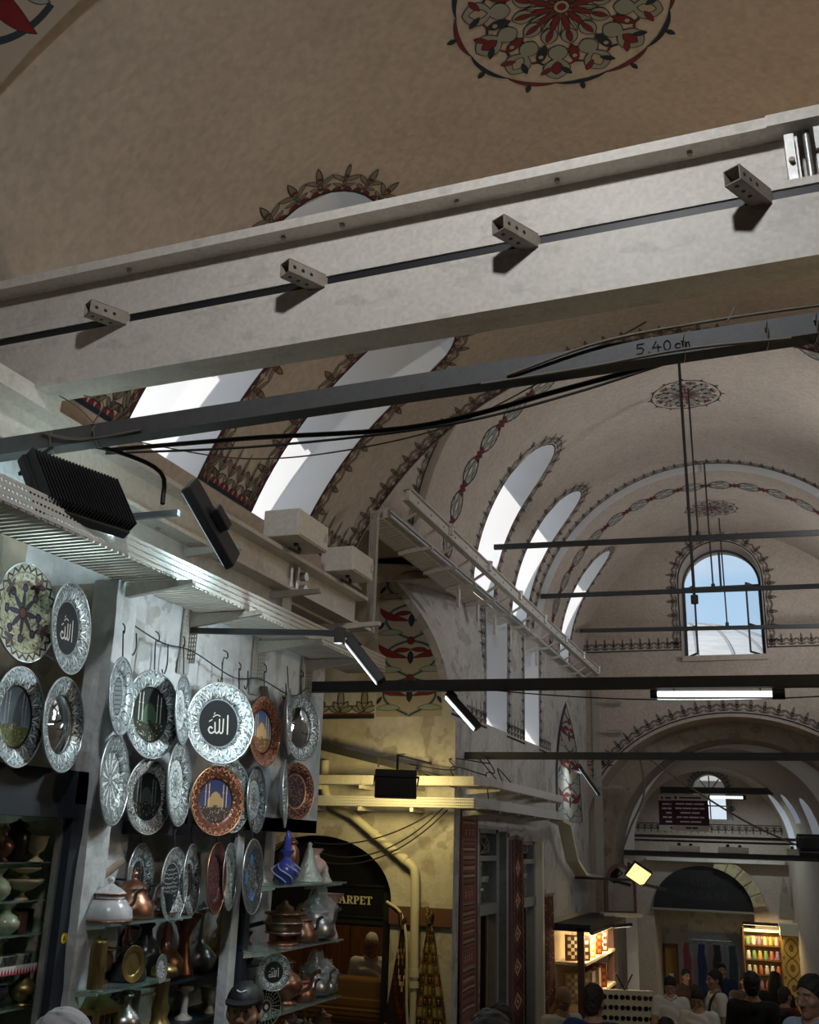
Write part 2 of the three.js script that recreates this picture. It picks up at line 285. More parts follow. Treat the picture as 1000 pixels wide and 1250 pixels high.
// --- bay over the camera and the bay in front (one low segmental vault)
const pfA = profile(archPts(-0.85, 3.5, 3.2, 0.141, Math.PI - 0.141));
const pfR = profile(archPts(-0.85, 3.5, 3.12, 0.141, Math.PI - 0.141));
const sA = (x, y) => pfA.sOf(([px, py]) => y !== undefined ? py >= y : px >= x);
const slotsA = [[-5.0, -5.9], [-6.72, -7.56]].flatMap(([a, b]) => [{ z0: a, z1: b, s0: sA(0, 4.66), s1: sA(-2.42) }, { z0: a, z1: b, s0: pfA.S - sA(-2.42) + 0.45, s1: pfA.S - sA(0, 4.66), down: true }]);
const [skinA, revA] = shell(pfA, -2.97, -8.6, 1.25, slotsA);
const ceilA = struct('ceiling', skinA, M.vault, 'brown-beige plaster barrel vault with slot windows over the plate stall');
add('window_reveal', revA, M.white, ceilA);
const med = (pf, zc, r) => patch(pf, 28, 4, (u, v) => [pf.S / 2 - r + 2 * r * u, zc + r - 2 * r * v]);
add('painted_medallion', med(pfA, -4.47, 0.68), P.medallion, ceilA);
for (const h of slotsA.slice(0, 4)) if (h.s0 < pfA.S / 2) add('painted_crest', slotCrest(pfA, { ...h, crest0: h.s0 }, 0.24, 0.2), P.crestA, ceilA);
// navy and red lower borders between the slots, and the crest along the far edge of the bay
for (const [a, b] of [[-4.2, -5.0], [-5.9, -6.72], [-7.56, -8.52]]) add('painted_border', patch(pfA, 4, 6, (u, v) => [sA(0, 4.62) + 0.42 * v, a + (b - a) * u], 3), P.crestA, ceilA);
add('painted_crest', patch(pfA, 60, 1, (u, v) => [sA(0, 4.75) + (pfA.S - 2 * sA(0, 4.75)) * u, -8.59 + 0.3 * v], 22), P.crestA, ceilA);
const [skinN, revN] = shell(pfR, 6, -2.97, 0.8);
const ceilN = struct('ceiling_001', [skinN, revN], M.vault, 'near transverse rib of the vault with large painted vine');
for (const s0 of [0.35, 1.55, 2.75, 3.95, 5.15, 6.35]) { const g = patch(pfR, 20, 4, (u, v) => [s0 + 1.2 * u, -2.965 + 0.5 * v], 1), q = g.attributes.uv; for (let i = 0; i < q.count; i++) q.setXY(i, 1 - q.getY(i), q.getX(i)); add('painted_vine', g, P.bigVine, ceilN); }
// --- tall bay, slots rise from the wall into the vault
const archB = (r) => profile([[-3.72, 5.2], ...archPts(-0.9, 5.4, r, 0, Math.PI), [1.92, 5.2]]);
const pfB = archB(2.8), pfC = archB(2.68), pfD = archB(2.9);
const sB = (pf, y) => pf.sOf(([, py]) => py >= y);
const mirror = (pf, h) => ({ z0: h.z0, z1: h.z1, s0: pf.S - h.s1 + 0.5, s1: pf.S - h.s0, down: true });
const slotB = [{ z0: -12.5, z1: -13.5, s0: 0, s1: sB(pfB, 7.5), rise: 1.6 }, { z0: -14.55, z1: -15.45, s0: 0, s1: sB(pfB, 7.5), rise: 1.6 }];
const [skinD, revD] = shell(pfD, -8.6, -10.35, 0.7);
const ceilD = struct('ceiling_002', [skinD, revD], M.vault, 'pale strip of vault just behind the low bay');
add('painted_crest', patch(pfD, 60, 1, (u, v) => [pfD.S * u, -10.34 + 0.26 * v], 24), P.crestB, ceilD);
const [skinB, revB] = shell(pfB, -10.35, -16.0, 0.95, [...slotB, ...slotB.map((h) => mirror(pfB, h))]);
const ceilB = struct('ceiling_003', skinB, M.vault, 'tall barrel vault with two slot windows and medallion');
add('window_reveal', revB, M.white, ceilB);
add('painted_medallion', med(pfB, -13.2, 0.52), P.medallion, ceilB);
add('painted_band', patch(pfB, 70, 2, (u, v) => [0.3 + (pfB.S - 0.6) * u, -11.12 - 0.42 * v], 9), P.band, ceilB);
for (const h of slotB) add('painted_crest', slotCrest(pfB, { ...h, crest0: 0.2 }, 0.24, 0.15), P.crestB, ceilB);
const slotC = [{ z0: -17.5, z1: -18.25, s0: 0, s1: sB(pfC, 7.35), rise: 1.8 }];
const [skinC, revC] = shell(pfC, -16.0, -19.5, 0.8, [...slotC, ...slotC.map((h) => mirror(pfC, h))]);
const ceilC = struct('ceiling_004', skinC, M.vault, 'proud end bay of the vault against the window wall');
add('window_reveal', revC, M.white, ceilC);
add('painted_medallion', med(pfC, -17.95, 0.5), P.medallion, ceilC);
add('painted_band', patch(pfC, 70, 2, (u, v) => [0.3 + (pfC.S - 0.6) * u, -16.5 - 0.42 * v], 9), P.band, ceilC);
add('painted_crest', patch(pfB, 70, 1, (u, v) => [0.2 + (pfB.S - 0.4) * u, -15.98 + 0.24 * v], 26), P.crestB, ceilB);
for (const h of slotC) add('painted_crest', slotCrest(pfC, { ...h, crest0: 0.2 }, 0.2, 0.14), P.crestB, ceilC);
// sloping hoods: each slot is open to the sky only in its lower part and rises inside to a closed head
function hood(pf, h, thick, part) {
  const pos = [], n = 14, za = Math.max(h.z0, h.z1) + 0.05, zb = Math.min(h.z0, h.z1) - 0.05, sa = h.down ? h.s0 : h.s1, sb = h.down ? h.s0 + (h.s1 - h.s0) * part : h.s1 - (h.s1 - h.s0) * part;
  for (let i = 0; i < n; i++) { const row = (t) => { const s = sa + (sb - sa) * t, o = 0.1 + (thick - 0.1) * Math.pow(t, 0.8); return [pf.at(s, -o), pf.at(s, -o - 0.12)]; }, a = row(i / n), b = row((i + 1) / n); for (const k of [0, 1]) pos.push(...a[k], za, ...b[k], za, ...b[k], zb, ...a[k], za, ...b[k], zb, ...a[k], zb); }
  const g = new THREE.BufferGeometry(); g.setAttribute('position', new THREE.Float32BufferAttribute(pos, 3)); g.computeVertexNormals(); return uvm(g);
}
for (const [pf, list, th, c] of [[pfA, slotsA, 1.25, ceilA], [pfB, slotB, 0.95, ceilB], [pfC, slotC, 0.8, ceilC]]) for (const h of list) add('window_hood', hood(pf, h, th, pf === pfA ? 0.58 : 0.22), M.white, c);
// closing rings where the bays change height
function ring(pa, pb, z, d) { const g = [], n = 80; for (let i = 0; i < n; i++) { const f = (pf, t, q) => [...pf.at(pf.S * t), q]; const a = i / n, b = (i + 1) / n; for (const q of [z, z - d]) g.push(...f(pa, a, q), ...f(pa, b, q), ...f(pb, b, q), ...f(pa, a, q), ...f(pb, b, q), ...f(pb, a, q)); } const o = new THREE.BufferGeometry(); o.setAttribute('position', new THREE.Float32BufferAttribute(g, 3)); o.computeVertexNormals(); return uvm(o); }
struct('trim_1', [ring(profile(archPts(-0.85, 3.5, 3.2, 0.141, Math.PI - 0.141)), profile([[-4.9, 3.95], [-4.9, 6], ...archPts(-0.9, 5.4, 3.7, 0.2, Math.PI - 0.2), [3.2, 6], [3.2, 3.95]]), -8.56, 0.06)], M.vault, 'end face of the low vault bay');
struct('trim_2', [ring(pfC, pfD, -10.33, 0.05), ring(pfC, pfD, -16.02, 0.04)].slice(1), M.vault, 'edge of the proud end bay');

// ------------------------------------------------------------------ walls
const slotW = slotB.map((h, i) => ({ ...h, z0: h.z0 + 0.0, z1: h.z1 + 0.0, open: true }));
const pfW = profile([[-3.5, -3.2], [-3.5, 0], [-3.5, 2], [-3.5, 3.3], ...Array.from({ length: 16 }, (_, i) => [-3.5, 3.6 + i * 0.1]), [-3.5, 5.25]]);
const bulge = (y) => y < 3.6 ? 0 : 0.92 * Math.pow((y - 3.6) / 1.8, 2.1);
const warpW = ([x, y, z]) => [x - bulge(y) * THREE.MathUtils.smoothstep(z, -12.6, -11.0), y, z];
const holesW = slotW.map((h) => ({ z0: h.z0, z1: h.z1, s0: 3.68 + 3.2, s1: pfW.S, open: true }));
// shop openings of the carpet front and the game-board stall
holesW.push({ z0: -12.2, z1: -13.1, s0: 3.2 + floorY(-12.6) + 0.1, s1: 3.2 + 2.42, open: true }, { z0: -14.25, z1: -15.15, s0: 3.2 + floorY(-14.6) + 0.1, s1: 3.2 + 2.3, open: true });
const holesLow = holesW.filter((h) => h.s0 < 5).map((h) => ({ ...h }));
const slotHoles = holesW.filter((h) => h.s0 > 5);
// shop openings end below the slots, so the wall is made in two lifts
const pfW1 = profile([[-3.5, -3.2], [-3.5, 0], [-3.5, 2.65]]), pfW2 = profile([[-3.5, 2.65], [-3.5, 3.3], ...Array.from({ length: 16 }, (_, i) => [-3.5, 3.6 + i * 0.1]), [-3.5, 5.25]]);
const low = shell(pfW1, -11.06, -19.5, 0.45, holesLow), up = shell(pfW2, -11.06, -19.5, 0.6, slotHoles.map((h) => ({ z0: h.z0, z1: h.z1, s0: 3.68 - 2.65, s1: pfW2.S, open: true })), warpW);
const wallL = struct('wall_left', [low[0], low[1], up[0]], M.wall, 'grey stained plaster wall above the carpet shop');
add('window_reveal', up[1], M.white, wallL);
// dark border line that closes the painted zone, with its crest
{
  const strip = (y0, y1, z0, z1, rep, flip) => { const n = 20, pos = [], uv = [], ix = []; for (let i = 0; i <= n; i++) for (const v of [0, 1]) { const z = z0 + (z1 - z0) * i / n, y = y0 + (y1 - y0) * v, p = warpW([-3.495, y, z]); pos.push(...p); uv.push(i / n * rep, v); } for (let i = 0; i < n; i++) { const a = i * 2; ix.push(a, a + 2, a + 3, a, a + 3, a + 1); } const g = new THREE.BufferGeometry(); g.setAttribute('position', new THREE.Float32BufferAttribute(pos, 3)); g.setAttribute('uv', new THREE.Float32BufferAttribute(uv, 2)); g.setIndex(ix); g.computeVertexNormals(); return g; };
  for (const [a, b] of [[-11.02, -12.5], [-13.5, -14.55], [-15.45, -16.3]]) add('painted_border', strip(3.62, 3.95, a, b, Math.round((a - b) / 0.34)), P.crestB, wallL);
  for (const [a, b] of [[-12.46, -12.25], [-13.54, -13.75], [-14.5, -14.3], [-15.5, -15.7]]) { const g = strip(3.7, 5.2, a, b, 1), uv = g.attributes.uv; for (let i = 0; i < uv.count; i++) { const u = uv.getX(i), v = uv.getY(i); uv.setXY(i, v * 5, u); } add('painted_crest', g, P.crestB, wallL); }
  // pointed vine panel near the far corner
  const s = new THREE.Shape(); s.moveTo(-16.75, 2.66); s.lineTo(-16.75, 3.4); s.bezierCurveTo(-16.9, 4.1, -17.3, 4.35, -17.55, 4.55); s.bezierCurveTo(-17.8, 4.35, -18.4, 4.1, -18.6, 3.4); s.lineTo(-18.75, 2.66);
  const shapePanel = (sh, k, bottom, hgt, cx, w) => { const g = new THREE.ShapeGeometry(sh, 12), p = g.attributes.position, uv = g.attributes.uv; for (let i = 0; i < p.count; i++) { const a = p.getX(i), y = p.getY(i); uv.setXY(i, (a - cx) / w + 0.5, (y - bottom) / hgt); if (k === 'x') p.setXYZ(i, -3.488, y, a); else p.setXYZ(i, a, y, k); } g.computeVertexNormals(); return g; };
  const rim = new THREE.Shape(s.getPoints(12).map((p) => new THREE.Vector2(-17.75 + (p.x + 17.75) * 1.13, 2.6 + (p.y - 2.6) * 1.04)));
  const ink = std({ color: 0x2a323a, roughness: 0.95 });
  { const g = shapePanel(rim, 'x', 2.6, 2, -17.75, 2.2); g.translate(-0.006, 0, 0); add('painted_outline', g, ink, wallL); }
  add('painted_panel', shapePanel(s, 'x', 2.66, 2.2, -17.75, 2.1), P.vine, wallL);
}
// pier face towards the side alley, and the warm-lit wall with the carpet shop's arch
{
  const right = [[-3.44, 3.55]]; for (let i = 0; i <= 14; i++) { const y = 3.6 + i * 0.12; right.push([-3.5 - bulge(y), y]); }
  const s = poly([[-9, -3], [-3.44, -3], [-3.44, 3.55], ...right.slice(1), [-4.46, 5.6], [-9, 5.6]]);
  const door = new THREE.Path(); door.moveTo(-5.98, -2); door.lineTo(-4.14, -2); door.lineTo(-4.14, 1.62); door.absellipse(-5.06, 1.62, 0.92, 0.66, 0, Math.PI, false); door.lineTo(-5.98, -2); s.holes.push(door);
  const g = extr(s, 0.4, 24); g.translate(0, 0, -11.4);
  const w = struct('wall_far', g, M.wall, 'plaster wall of the side alley with the arched carpet shop');
  const ps = new THREE.Shape(); ps.moveTo(-4.4, 3.6); ps.lineTo(-3.6, 3.6); for (let i = 1; i <= 14; i++) { const y = 3.6 + i * 0.125; ps.lineTo(Math.max(-4.4, -3.6 - bulge(y)), Math.min(5.33, y)); } ps.lineTo(-4.42, 5.33);
  const pg = new THREE.ShapeGeometry(ps), p = pg.attributes.position, uv = pg.attributes.uv; for (let i = 0; i < p.count; i++) { uv.setXY(i, (p.getX(i) + 4.45) / 0.9, (p.getY(i) - 3.6) / 1.75); } pg.translate(0, 0, -10.992); add('painted_panel', pg, P.vine, w);
  const bs = poly([[-6.8, 3.58], [-4.42, 3.58], [-4.42, 4.05], [-6.8, 4.05]]); const bg = new THREE.ShapeGeometry(bs), bp = bg.attributes.position, bu = bg.attributes.uv; for (let i = 0; i < bp.count; i++) bu.setXY(i, (bp.getX(i) + 6.8) / 1.2, (bp.getY(i) - 3.58) / 0.47); bg.translate(0, 0, -10.99); add('painted_border', bg, P.alley, w);
}
// plate-stall block, its upper wall, the alley's roof and ends
struct('wall_stall', [box(-3.4, -3.0, 2.28, 3.56, -4.03, -6.5), box(-3.4, -3.0, -0.6, 2.28, -4.02, -4.36), box(-3.4, -3.0, 2.28, 2.36, -4.36, -6.5), box(-9, -3.35, -0.8, 3.95, -6.45, -6.6), box(-9, -3.4, 3.75, 4.0, 6, -6.55), box(-3.75, -3.62, -0.8, 3.9, 6, -6.5)], M.shopwall, 'pale blue-white plaster wall behind the hanging plates');
struct('ceiling_005', [box(-9, -3.9, 4.0, 4.15, -6.5, -8.65), box(-9, -3.72, 5.3, 5.6, -8.6, -11.4), box(-9, -4.3, 4.0, 5.6, -8.5, -8.62)], M.vault, 'roof of the side alley');
struct('trim_5', [box(-4.7, -3.68, 5.2, 5.29, -10.95, -12.9)], M.vault, 'soffit above the curved wall top beside the pier');
struct('wall_alley_end', [box(-9.2, -9, -1.5, 5.6, -6.4, -11.4)], M.wall);
struct('wall_right', [box(1.95, 2.6, -4, 4.0, 6, -8.6), box(1.92, 2.6, -4, 5.3, -8.6, -19.5)], M.wall, 'plaster wall on the other side of the street');
struct('wall_back', [box(-9.2, 3, -1, 8, 6, 6.3)], M.wall);
{ const g = new THREE.PlaneGeometry(12, 44, 12, 44); g.rotateX(-Math.PI / 2); g.translate(-3.5, 0, -15); const p = g.attributes.position; for (let i = 0; i < p.count; i++) p.setY(i, floorY(p.getZ(i))); g.computeVertexNormals(); const b = g.clone(); b.translate(0, -0.3, 0); struct('floor', [uvm(g), uvm(b)], M.floor, 'worn stone floor of the sloping bazaar street'); }

// ------------------------------------------------------------------ end wall with window and arch
{
  const arch = (cx, hw, y0, ys, ry) => { const h = new THREE.Path(); h.moveTo(cx - hw, y0); h.lineTo(cx + hw, y0); h.lineTo(cx + hw, ys); h.absellipse(cx, ys, hw, ry, 0, Math.PI, false); h.lineTo(cx - hw, y0); return h; };
  const s = poly([[-5, -4], [3, -4], [3, 9], [-5, 9]]); s.holes.push(arch(-0.91, 0.74, 5.7, 7.14, 0.74), arch(-0.87, 2.68, -3.9, 2.4, 2.18));
  const g = extr(s, 0.9, 40); g.translate(0, 0, -20.4);
  const w = struct('wall_end', g, M.vault, 'end wall with the arched window above the street arch');
  const s2 = poly([[-5, -4], [3, -4], [3, 5.6], [-5, 5.6]]); s2.holes.push(arch(-0.87, 2.3, -3.9, 2.0, 2.28)); const g2 = extr(s2, 1.1, 40); g2.translate(0, 0, -21.5); struct('trim_3', g2, M.stone, 'inner order of bare stone round the street arch');
  // painted crests round window, arch and along the dado line
  const flat = (path, width, rep, z = -19.494) => { const pos = [], uv = [], ix = [], n = path.length - 1; path.forEach(([x, y, nx, ny], i) => { pos.push(x, y, z, x + nx * width, y + ny * width, z); uv.push(i / n * rep, 0, i / n * rep, 1); if (i < n) { const a = i * 2; ix.push(a, a + 2, a + 3, a, a + 3, a + 1); } }); const q = new THREE.BufferGeometry(); q.setAttribute('position', new THREE.Float32BufferAttribute(pos, 3)); q.setAttribute('uv', new THREE.Float32BufferAttribute(uv, 2)); q.setIndex(ix); q.computeVertexNormals(); return q; };
  const win = []; for (let i = 0; i <= 8; i++) win.push([-1.67, 5.82 + (7.14 - 5.82) * i / 8, -1, 0]); for (let i = 1; i < 20; i++) { const a = Math.PI * (1 - i / 20); win.push([-0.91 + 0.76 * Math.cos(a), 7.14 + 0.76 * Math.sin(a), Math.cos(a), Math.sin(a)]); } for (let i = 8; i >= 0; i--) win.push([-0.15, 5.82 + (7.14 - 5.82) * i / 8, 1, 0]);
  add('painted_crest', flat(win, 0.26, 11), P.crestB, w);
  const ar = []; for (let i = 0; i <= 40; i++) { const a = Math.PI * (1 - i / 40), c = Math.cos(a), q = Math.sin(a); ar.push([-0.87 + 2.72 * c, 2.42 + 2.22 * q, c * 0.85, q]); } add('painted_crest', flat(ar.filter((p) => p[1] > 3.3), 0.3, 13), P.crestB, w);
  add('painted_crest', flat([[-3.7, 5.82, 0, 1], [-1.67, 5.82, 0, 1]], 0.28, 6), P.crestB, w); add('painted_crest', flat([[-0.15, 5.82, 0, 1], [1.9, 5.82, 0, 1]], 0.28, 6), P.crestB, w);
  add('painted_crest', flat([[-3.6, 3.7, 0, 1], [-3.02, 3.7, 0, 1]], 0.25, 2), P.crestB, w);
  const inner = []; for (let i = 0; i <= 40; i++) { const a = Math.PI * (1 - i / 40); inner.push([-0.87 + 2.69 * Math.cos(a), 2.4 + 2.19 * Math.sin(a), 0, 0]); }
  // window: frame, mullion, transoms, panes, two opened casements
  const wn = new THREE.Group(); wn.name = 'window_1'; wn.userData = { kind: 'structure', label: 'tall round-headed window with two open casements at the street end' }; scene.add(wn);
  const fm = std({ color: C(0.06, 0.065, 0.075), roughness: 0.5 }), pts = []; for (let i = 0; i <= 20; i++) { const a = Math.PI * i / 20; pts.push([-0.91 + 0.71 * Math.cos(a), 7.12 + 0.71 * Math.sin(a), -19.95]); }
  add('window_frame', [tube(pts, 0.025, 40), bar([-1.62, 5.72, -19.95], [-1.62, 7.12, -19.95], 0.05, 0.05), bar([-0.2, 5.72, -19.95], [-0.2, 7.12, -19.95], 0.05, 0.05), bar([-1.64, 7.1, -19.95], [-0.18, 7.1, -19.95], 0.05, 0.06), bar([-0.91, 7.1, -19.95], [-0.91, 7.84, -19.95], 0.04, 0.04)], fm, wn);
  for (const [x0, q] of [[-1.6, 1], [-0.22, -1]]) { const cz = -19.93, dx = 0.22 * q, dz = 0.42; for (const [a, b] of [[5.76, 6.28], [6.28, 7.06]]) add('casement_frame', [bar([x0, a, cz], [x0 + dx, a, cz + dz], 0.03, 0.03), bar([x0, b, cz], [x0 + dx, b, cz + dz], 0.03, 0.03), bar([x0, a, cz], [x0, b, cz], 0.03, 0.03), bar([x0 + dx, a, cz + dz], [x0 + dx, b, cz + dz], 0.035, 0.035)], fm, wn); const pg = new THREE.BufferGeometry(); pg.setAttribute('position', new THREE.Float32BufferAttribute([x0, 5.78, cz, x0 + dx, 5.78, cz + dz, x0 + dx, 7.05, cz + dz, x0, 5.78, cz, x0 + dx, 7.05, cz + dz, x0, 7.05, cz], 3)); pg.computeVertexNormals(); add('window_pane', clean(pg), M.glass, wn); }
  const up2 = new THREE.Shape(); up2.moveTo(-1.6, 7.12); up2.lineTo(-0.22, 7.12); up2.absellipse(-0.91, 7.12, 0.69, 0.69, 0, Math.PI, false); const ug = new THREE.ShapeGeometry(up2); ug.translate(0, 0, -19.95); add('window_pane', ug, M.glass, wn);
  add('window_sill', box(-1.66, -0.14, 5.6, 5.7, -19.42, -20.4), M.vault, wn);
}
// lead-covered dome of the next hall, seen through the window
{
  const d = thing('roof_dome', 'pale lead-covered dome roof with seams seen through the arched window', 'dome', [-3.0, 7.3, -38]);
  const lead = std({ color: C(0.62, 0.62, 0.62), roughness: 0.6, map: metalMap });
  add('dome_shell', new THREE.SphereGeometry(4.4, 48, 16, 0, Math.PI * 2, 0, Math.PI / 2).scale(1, 0.62, 1), lead, d);
  for (let k = 0; k < 22; k++) { const a = k / 22 * Math.PI * 2, p = []; for (let i = 0; i <= 10; i++) { const t = i / 10 * Math.PI / 2; p.push([4.42 * Math.cos(t) * Math.cos(a), 2.74 * Math.sin(t), 4.42 * Math.cos(t) * Math.sin(a)]); } add('lead_seam', tube(p, 0.05, 16, 4), std({ color: C(0.28, 0.28, 0.28) }), d); }
  add('dome_drum', lathe([[4.6, -3], [4.6, 0], [4.3, 0.1]], 48), lead, d);
}
// ------------------------------------------------------------------ steelwork, trays and tie bars
const perfTex = canvasTex(512, 128, (g, w, h) => {               // painted strip with three rows of punched slots
  g.fillStyle = '#d8d6d0'; g.fillRect(0, 0, w, h); g.globalCompositeOperation = 'destination-out';
  for (let r = 0; r < 3; r++) for (let k = 0; k < 16; k++) { g.beginPath(); g.ellipse(16 + k * 32, 26 + r * 38, 11, 7, 0, 0, 7); g.fill(); }
}, true);
const perfMat = std({ map: perfTex, alphaTest: 0.5, roughness: 0.85, color: C(0.86, 0.86, 0.85) });
const perfDark = std({ map: perfTex, alphaTest: 0.5, roughness: 0.55, color: C(0.6, 0.56, 0.5) });
// upright perforated plate between two points, uv along its run (0.5 m per repeat)
function perfStrip(p, q, h, t = 0.004) {
  const L = Math.hypot(q[0] - p[0], q[2] - p[2]), ux = (q[0] - p[0]) / L, uz = (q[2] - p[2]) / L, out = [];
  for (const o of [0, t]) { const ox = -uz * o, oz = ux * o, g = new THREE.BufferGeometry(), P4 = [[p[0] + ox, p[1], p[2] + oz], [q[0] + ox, q[1], q[2] + oz], [q[0] + ox, q[1] + h, q[2] + oz], [p[0] + ox, p[1] + h, p[2] + oz]]; g.setAttribute('position', new THREE.Float32BufferAttribute([0, 1, 2, 0, 2, 3].flatMap((i) => P4[i]), 3)); const u = L / 0.36; g.setAttribute('uv', new THREE.Float32BufferAttribute([0, 0, u, 0, u, 1, 0, 0, u, 1, 0, 1], 2)); g.computeVertexNormals(); out.push(g); }
  return out;
}
// upright perforated post
function post(x, y0, y1, z, w = 0.06, axis = 'z') {
  const g = new THREE.BufferGeometry(), a = axis === 'z' ? [0, w / 2] : [w / 2, 0], P4 = [[x - a[0], y0, z - a[1]], [x + a[0], y0, z + a[1]], [x + a[0], y1, z + a[1]], [x - a[0], y1, z - a[1]]];
  g.setAttribute('position', new THREE.Float32BufferAttribute([0, 1, 2, 0, 2, 3].flatMap((i) => P4[i]), 3)); const L = (y1 - y0) / 0.36; g.setAttribute('uv', new THREE.Float32BufferAttribute([0, 0, 0, 1, L, 1, 0, 0, L, 1, L, 0], 2)); g.computeVertexNormals();
  return g;
}
// tapered arm from a wall post out to the street
const arm = (x0, x1, y, z, h0 = 0.07, h1 = 0.02, t = 0.035) => { const g = extr(poly([[x0, y - h0], [x0, y], [x1, y], [x1, y - h1]]), t, 1); g.translate(0, 0, z - t / 2); return g; };

// foreground beam across the street
{
  const b = thing('steel_beam', 'broad cream painted steel beam spanning the street under the vault', 'beam', [-1.37, 4.66, -3.6]); b.rotation.z = 0.025;
  const X0 = -2.6, X1 = 3.3, XW = 1.56, y = (v) => v - 4.66;
  add('top_flange', [box(X0, 1.5, y(4.945), y(4.995), 0, -0.24), box(1.5, X1, y(4.948), y(5.0), 0.004, -0.24)], M.steelW, b);
  add('web_plate', box(X0, XW, y(4.67), y(4.945), -0.1, -0.115), M.steelW, b);
  add('lower_lip', [box(X0, X1, y(4.655), y(4.69), -0.004, -0.1)], M.steelW, b);
  add('recess_back', box(X0, X1, y(4.58), y(4.656), -0.012, -0.1), M.black, b);
  add('lower_box', [box(X0, X1, y(4.34), y(4.61), 0, -0.165)], M.steelW, b);
  add('back_plate', box(X0, X1, y(4.345), y(4.945), -0.165, -0.18), M.steelW, b);
  add('galvanised_strut', [box(XW, XW + 0.035, y(4.66), y(4.91), -0.02, -0.1), box(XW + 0.04, XW + 0.05, y(4.66), y(4.94), -0.06, -0.1)], M.galv, b);
  add('threaded_rod', rod([XW + 0.085, y(4.67), -0.07], [XW + 0.085, y(4.94), -0.07], 0.014, 10), M.galv, b);
  add('joint_plate', [box(XW + 0.11, XW + 0.3, y(4.68), y(4.80), -0.03, -0.045), box(XW + 0.11, XW + 0.3, y(4.82), y(4.92), -0.02, -0.035)], M.galv, b);
  add('bolt', rod([XW + 0.018, y(4.78), 0], [XW + 0.018, y(4.78), -0.03], 0.011, 8), M.steelD, b);
  for (const x of [-0.65, -0.35, 0.2, 0.65, 1.2, -1.5]) add('bolt', rod([x, y(4.93), -0.05], [x, y(4.945), -0.05], 0.012, 6), M.steelD, b);
  const holeM = M.black;
  for (const [sx, L] of [[-1.47, 0.17], [-0.43, 0.18], [0.54, 0.19], [1.46, 0.21]]) {
    const s = 0.034, yy = y(4.622) + 0.008, t = 0.004, gs = [box(sx - s, sx + s, yy + s - t, yy + s, -0.1, L), box(sx - s, sx + s, yy - s, yy - s + t, -0.1, L), box(sx - s, sx - s + t, yy - s, yy + s, -0.1, L), box(sx + s - t, sx + s, yy - s, yy + s, -0.1, L)];
    const d = [];
    const yy0 = yy; for (const q of gs) { q.translate(-sx, 0, 0.02); q.rotateY(-0.5); q.translate(sx, 0, -0.02); } for (let k = 0; k < 3; k++) { const z = L - 0.03 - k * 0.045; d.push(rod([sx - s - 0.001, yy, z], [sx - s + 0.002, yy, z], 0.009, 8), rod([sx + s - 0.002, yy, z], [sx + s + 0.001, yy, z], 0.009, 8), rod([sx, yy - s - 0.001, z], [sx, yy - s + 0.002, z], 0.009, 8)); }
    const c = add('channel_stub', gs, M.steelD, b); for (const q of d) { q.translate(-sx, 0, 0.02); q.rotateY(-0.5); q.translate(sx, 0, -0.02); } add('punched_hole', d, holeM, c);
  }
  b.position.y = 4.66;
}
// grey tie bar in front of it, with pencilled measure and bound wires
{
  const t = thing('tie_bar', 'thick grey tie bar marked with a handwritten measure and bound with wires', 'tie bar', [-1.37, 3.935, -3.4]); t.rotation.z = 0.027;
  add('bar', box(-2.1, 3.3, -0.04, 0.04, 0.04, -0.04), M.barLight, t);
  const txt = canvasTex(256, 64, (g) => { g.strokeStyle = '#0c0c0e'; g.lineWidth = 5; g.lineCap = 'round'; const st = (p) => { g.beginPath(); g.moveTo(p[0], p[1]); for (let i = 2; i < p.length; i += 2) g.lineTo(p[i], p[i + 1]); g.stroke(); }; st([50, 12, 26, 12, 24, 28, 40, 28, 48, 38, 40, 52, 22, 52]); st([66, 52, 68, 52]); st([96, 10, 82, 36, 112, 36]); st([102, 26, 102, 56]); g.beginPath(); g.ellipse(136, 34, 12, 20, 0, 0, 7); g.stroke(); g.beginPath(); g.arc(176, 42, 10, 0.7, 5.6); g.stroke(); st([194, 54, 194, 34, 204, 32, 206, 54, 206, 36, 216, 32, 218, 54]); });
  const d = new THREE.PlaneGeometry(0.24, 0.06); d.translate(1.08, 0.0, 0.0415); add('handwriting', d, paint(txt), t);
  const w = []; w.push(tube([[0.5, -0.03, 0.05], [0.86, 0.045, 0.055], [1.2, 0.062, 0.05], [1.6, 0.06, 0.045], [2.1, 0.03, 0.05], [2.6, 0.0, 0.05]], 0.006, 40), tube([[0.4, -0.05, 0.05], [0.8, -0.048, 0.055], [1.15, -0.034, 0.055], [1.5, -0.05, 0.05]], 0.006, 30), tube([[-1.62, 0.03, 0.05], [-1.5, -0.01, 0.055], [-1.35, -0.035, 0.05], [-1.1, -0.03, 0.05]], 0.006, 30));
  for (const x of [-1.58, -1.35, 1.14, 1.42, 1.58]) { const r = []; for (let i = 0; i <= 8; i++) { const a = i / 8 * Math.PI * 2; r.push([x + 0.008 * Math.sin(i), 0.052 * Math.sin(a), 0.052 * Math.cos(a)]); } w.push(tube(r, 0.004, 24)); }
  add('bound_wire', w, M.wireBrown, t);
  add('loose_wire', [tube([[-1.35, 0.04, 0.05], [-1.42, 0.11, 0.06], [-1.55, 0.2, 0.05]], 0.003, 12), tube([[-1.35, 0.04, 0.05], [-1.3, 0.12, 0.06], [-1.4, 0.17, 0.07]], 0.003, 12), tube([[1.3, 0.05, 0.05], [1.33, 0.1, 0.05]], 0.004, 6)], M.wireBrown, t);
}
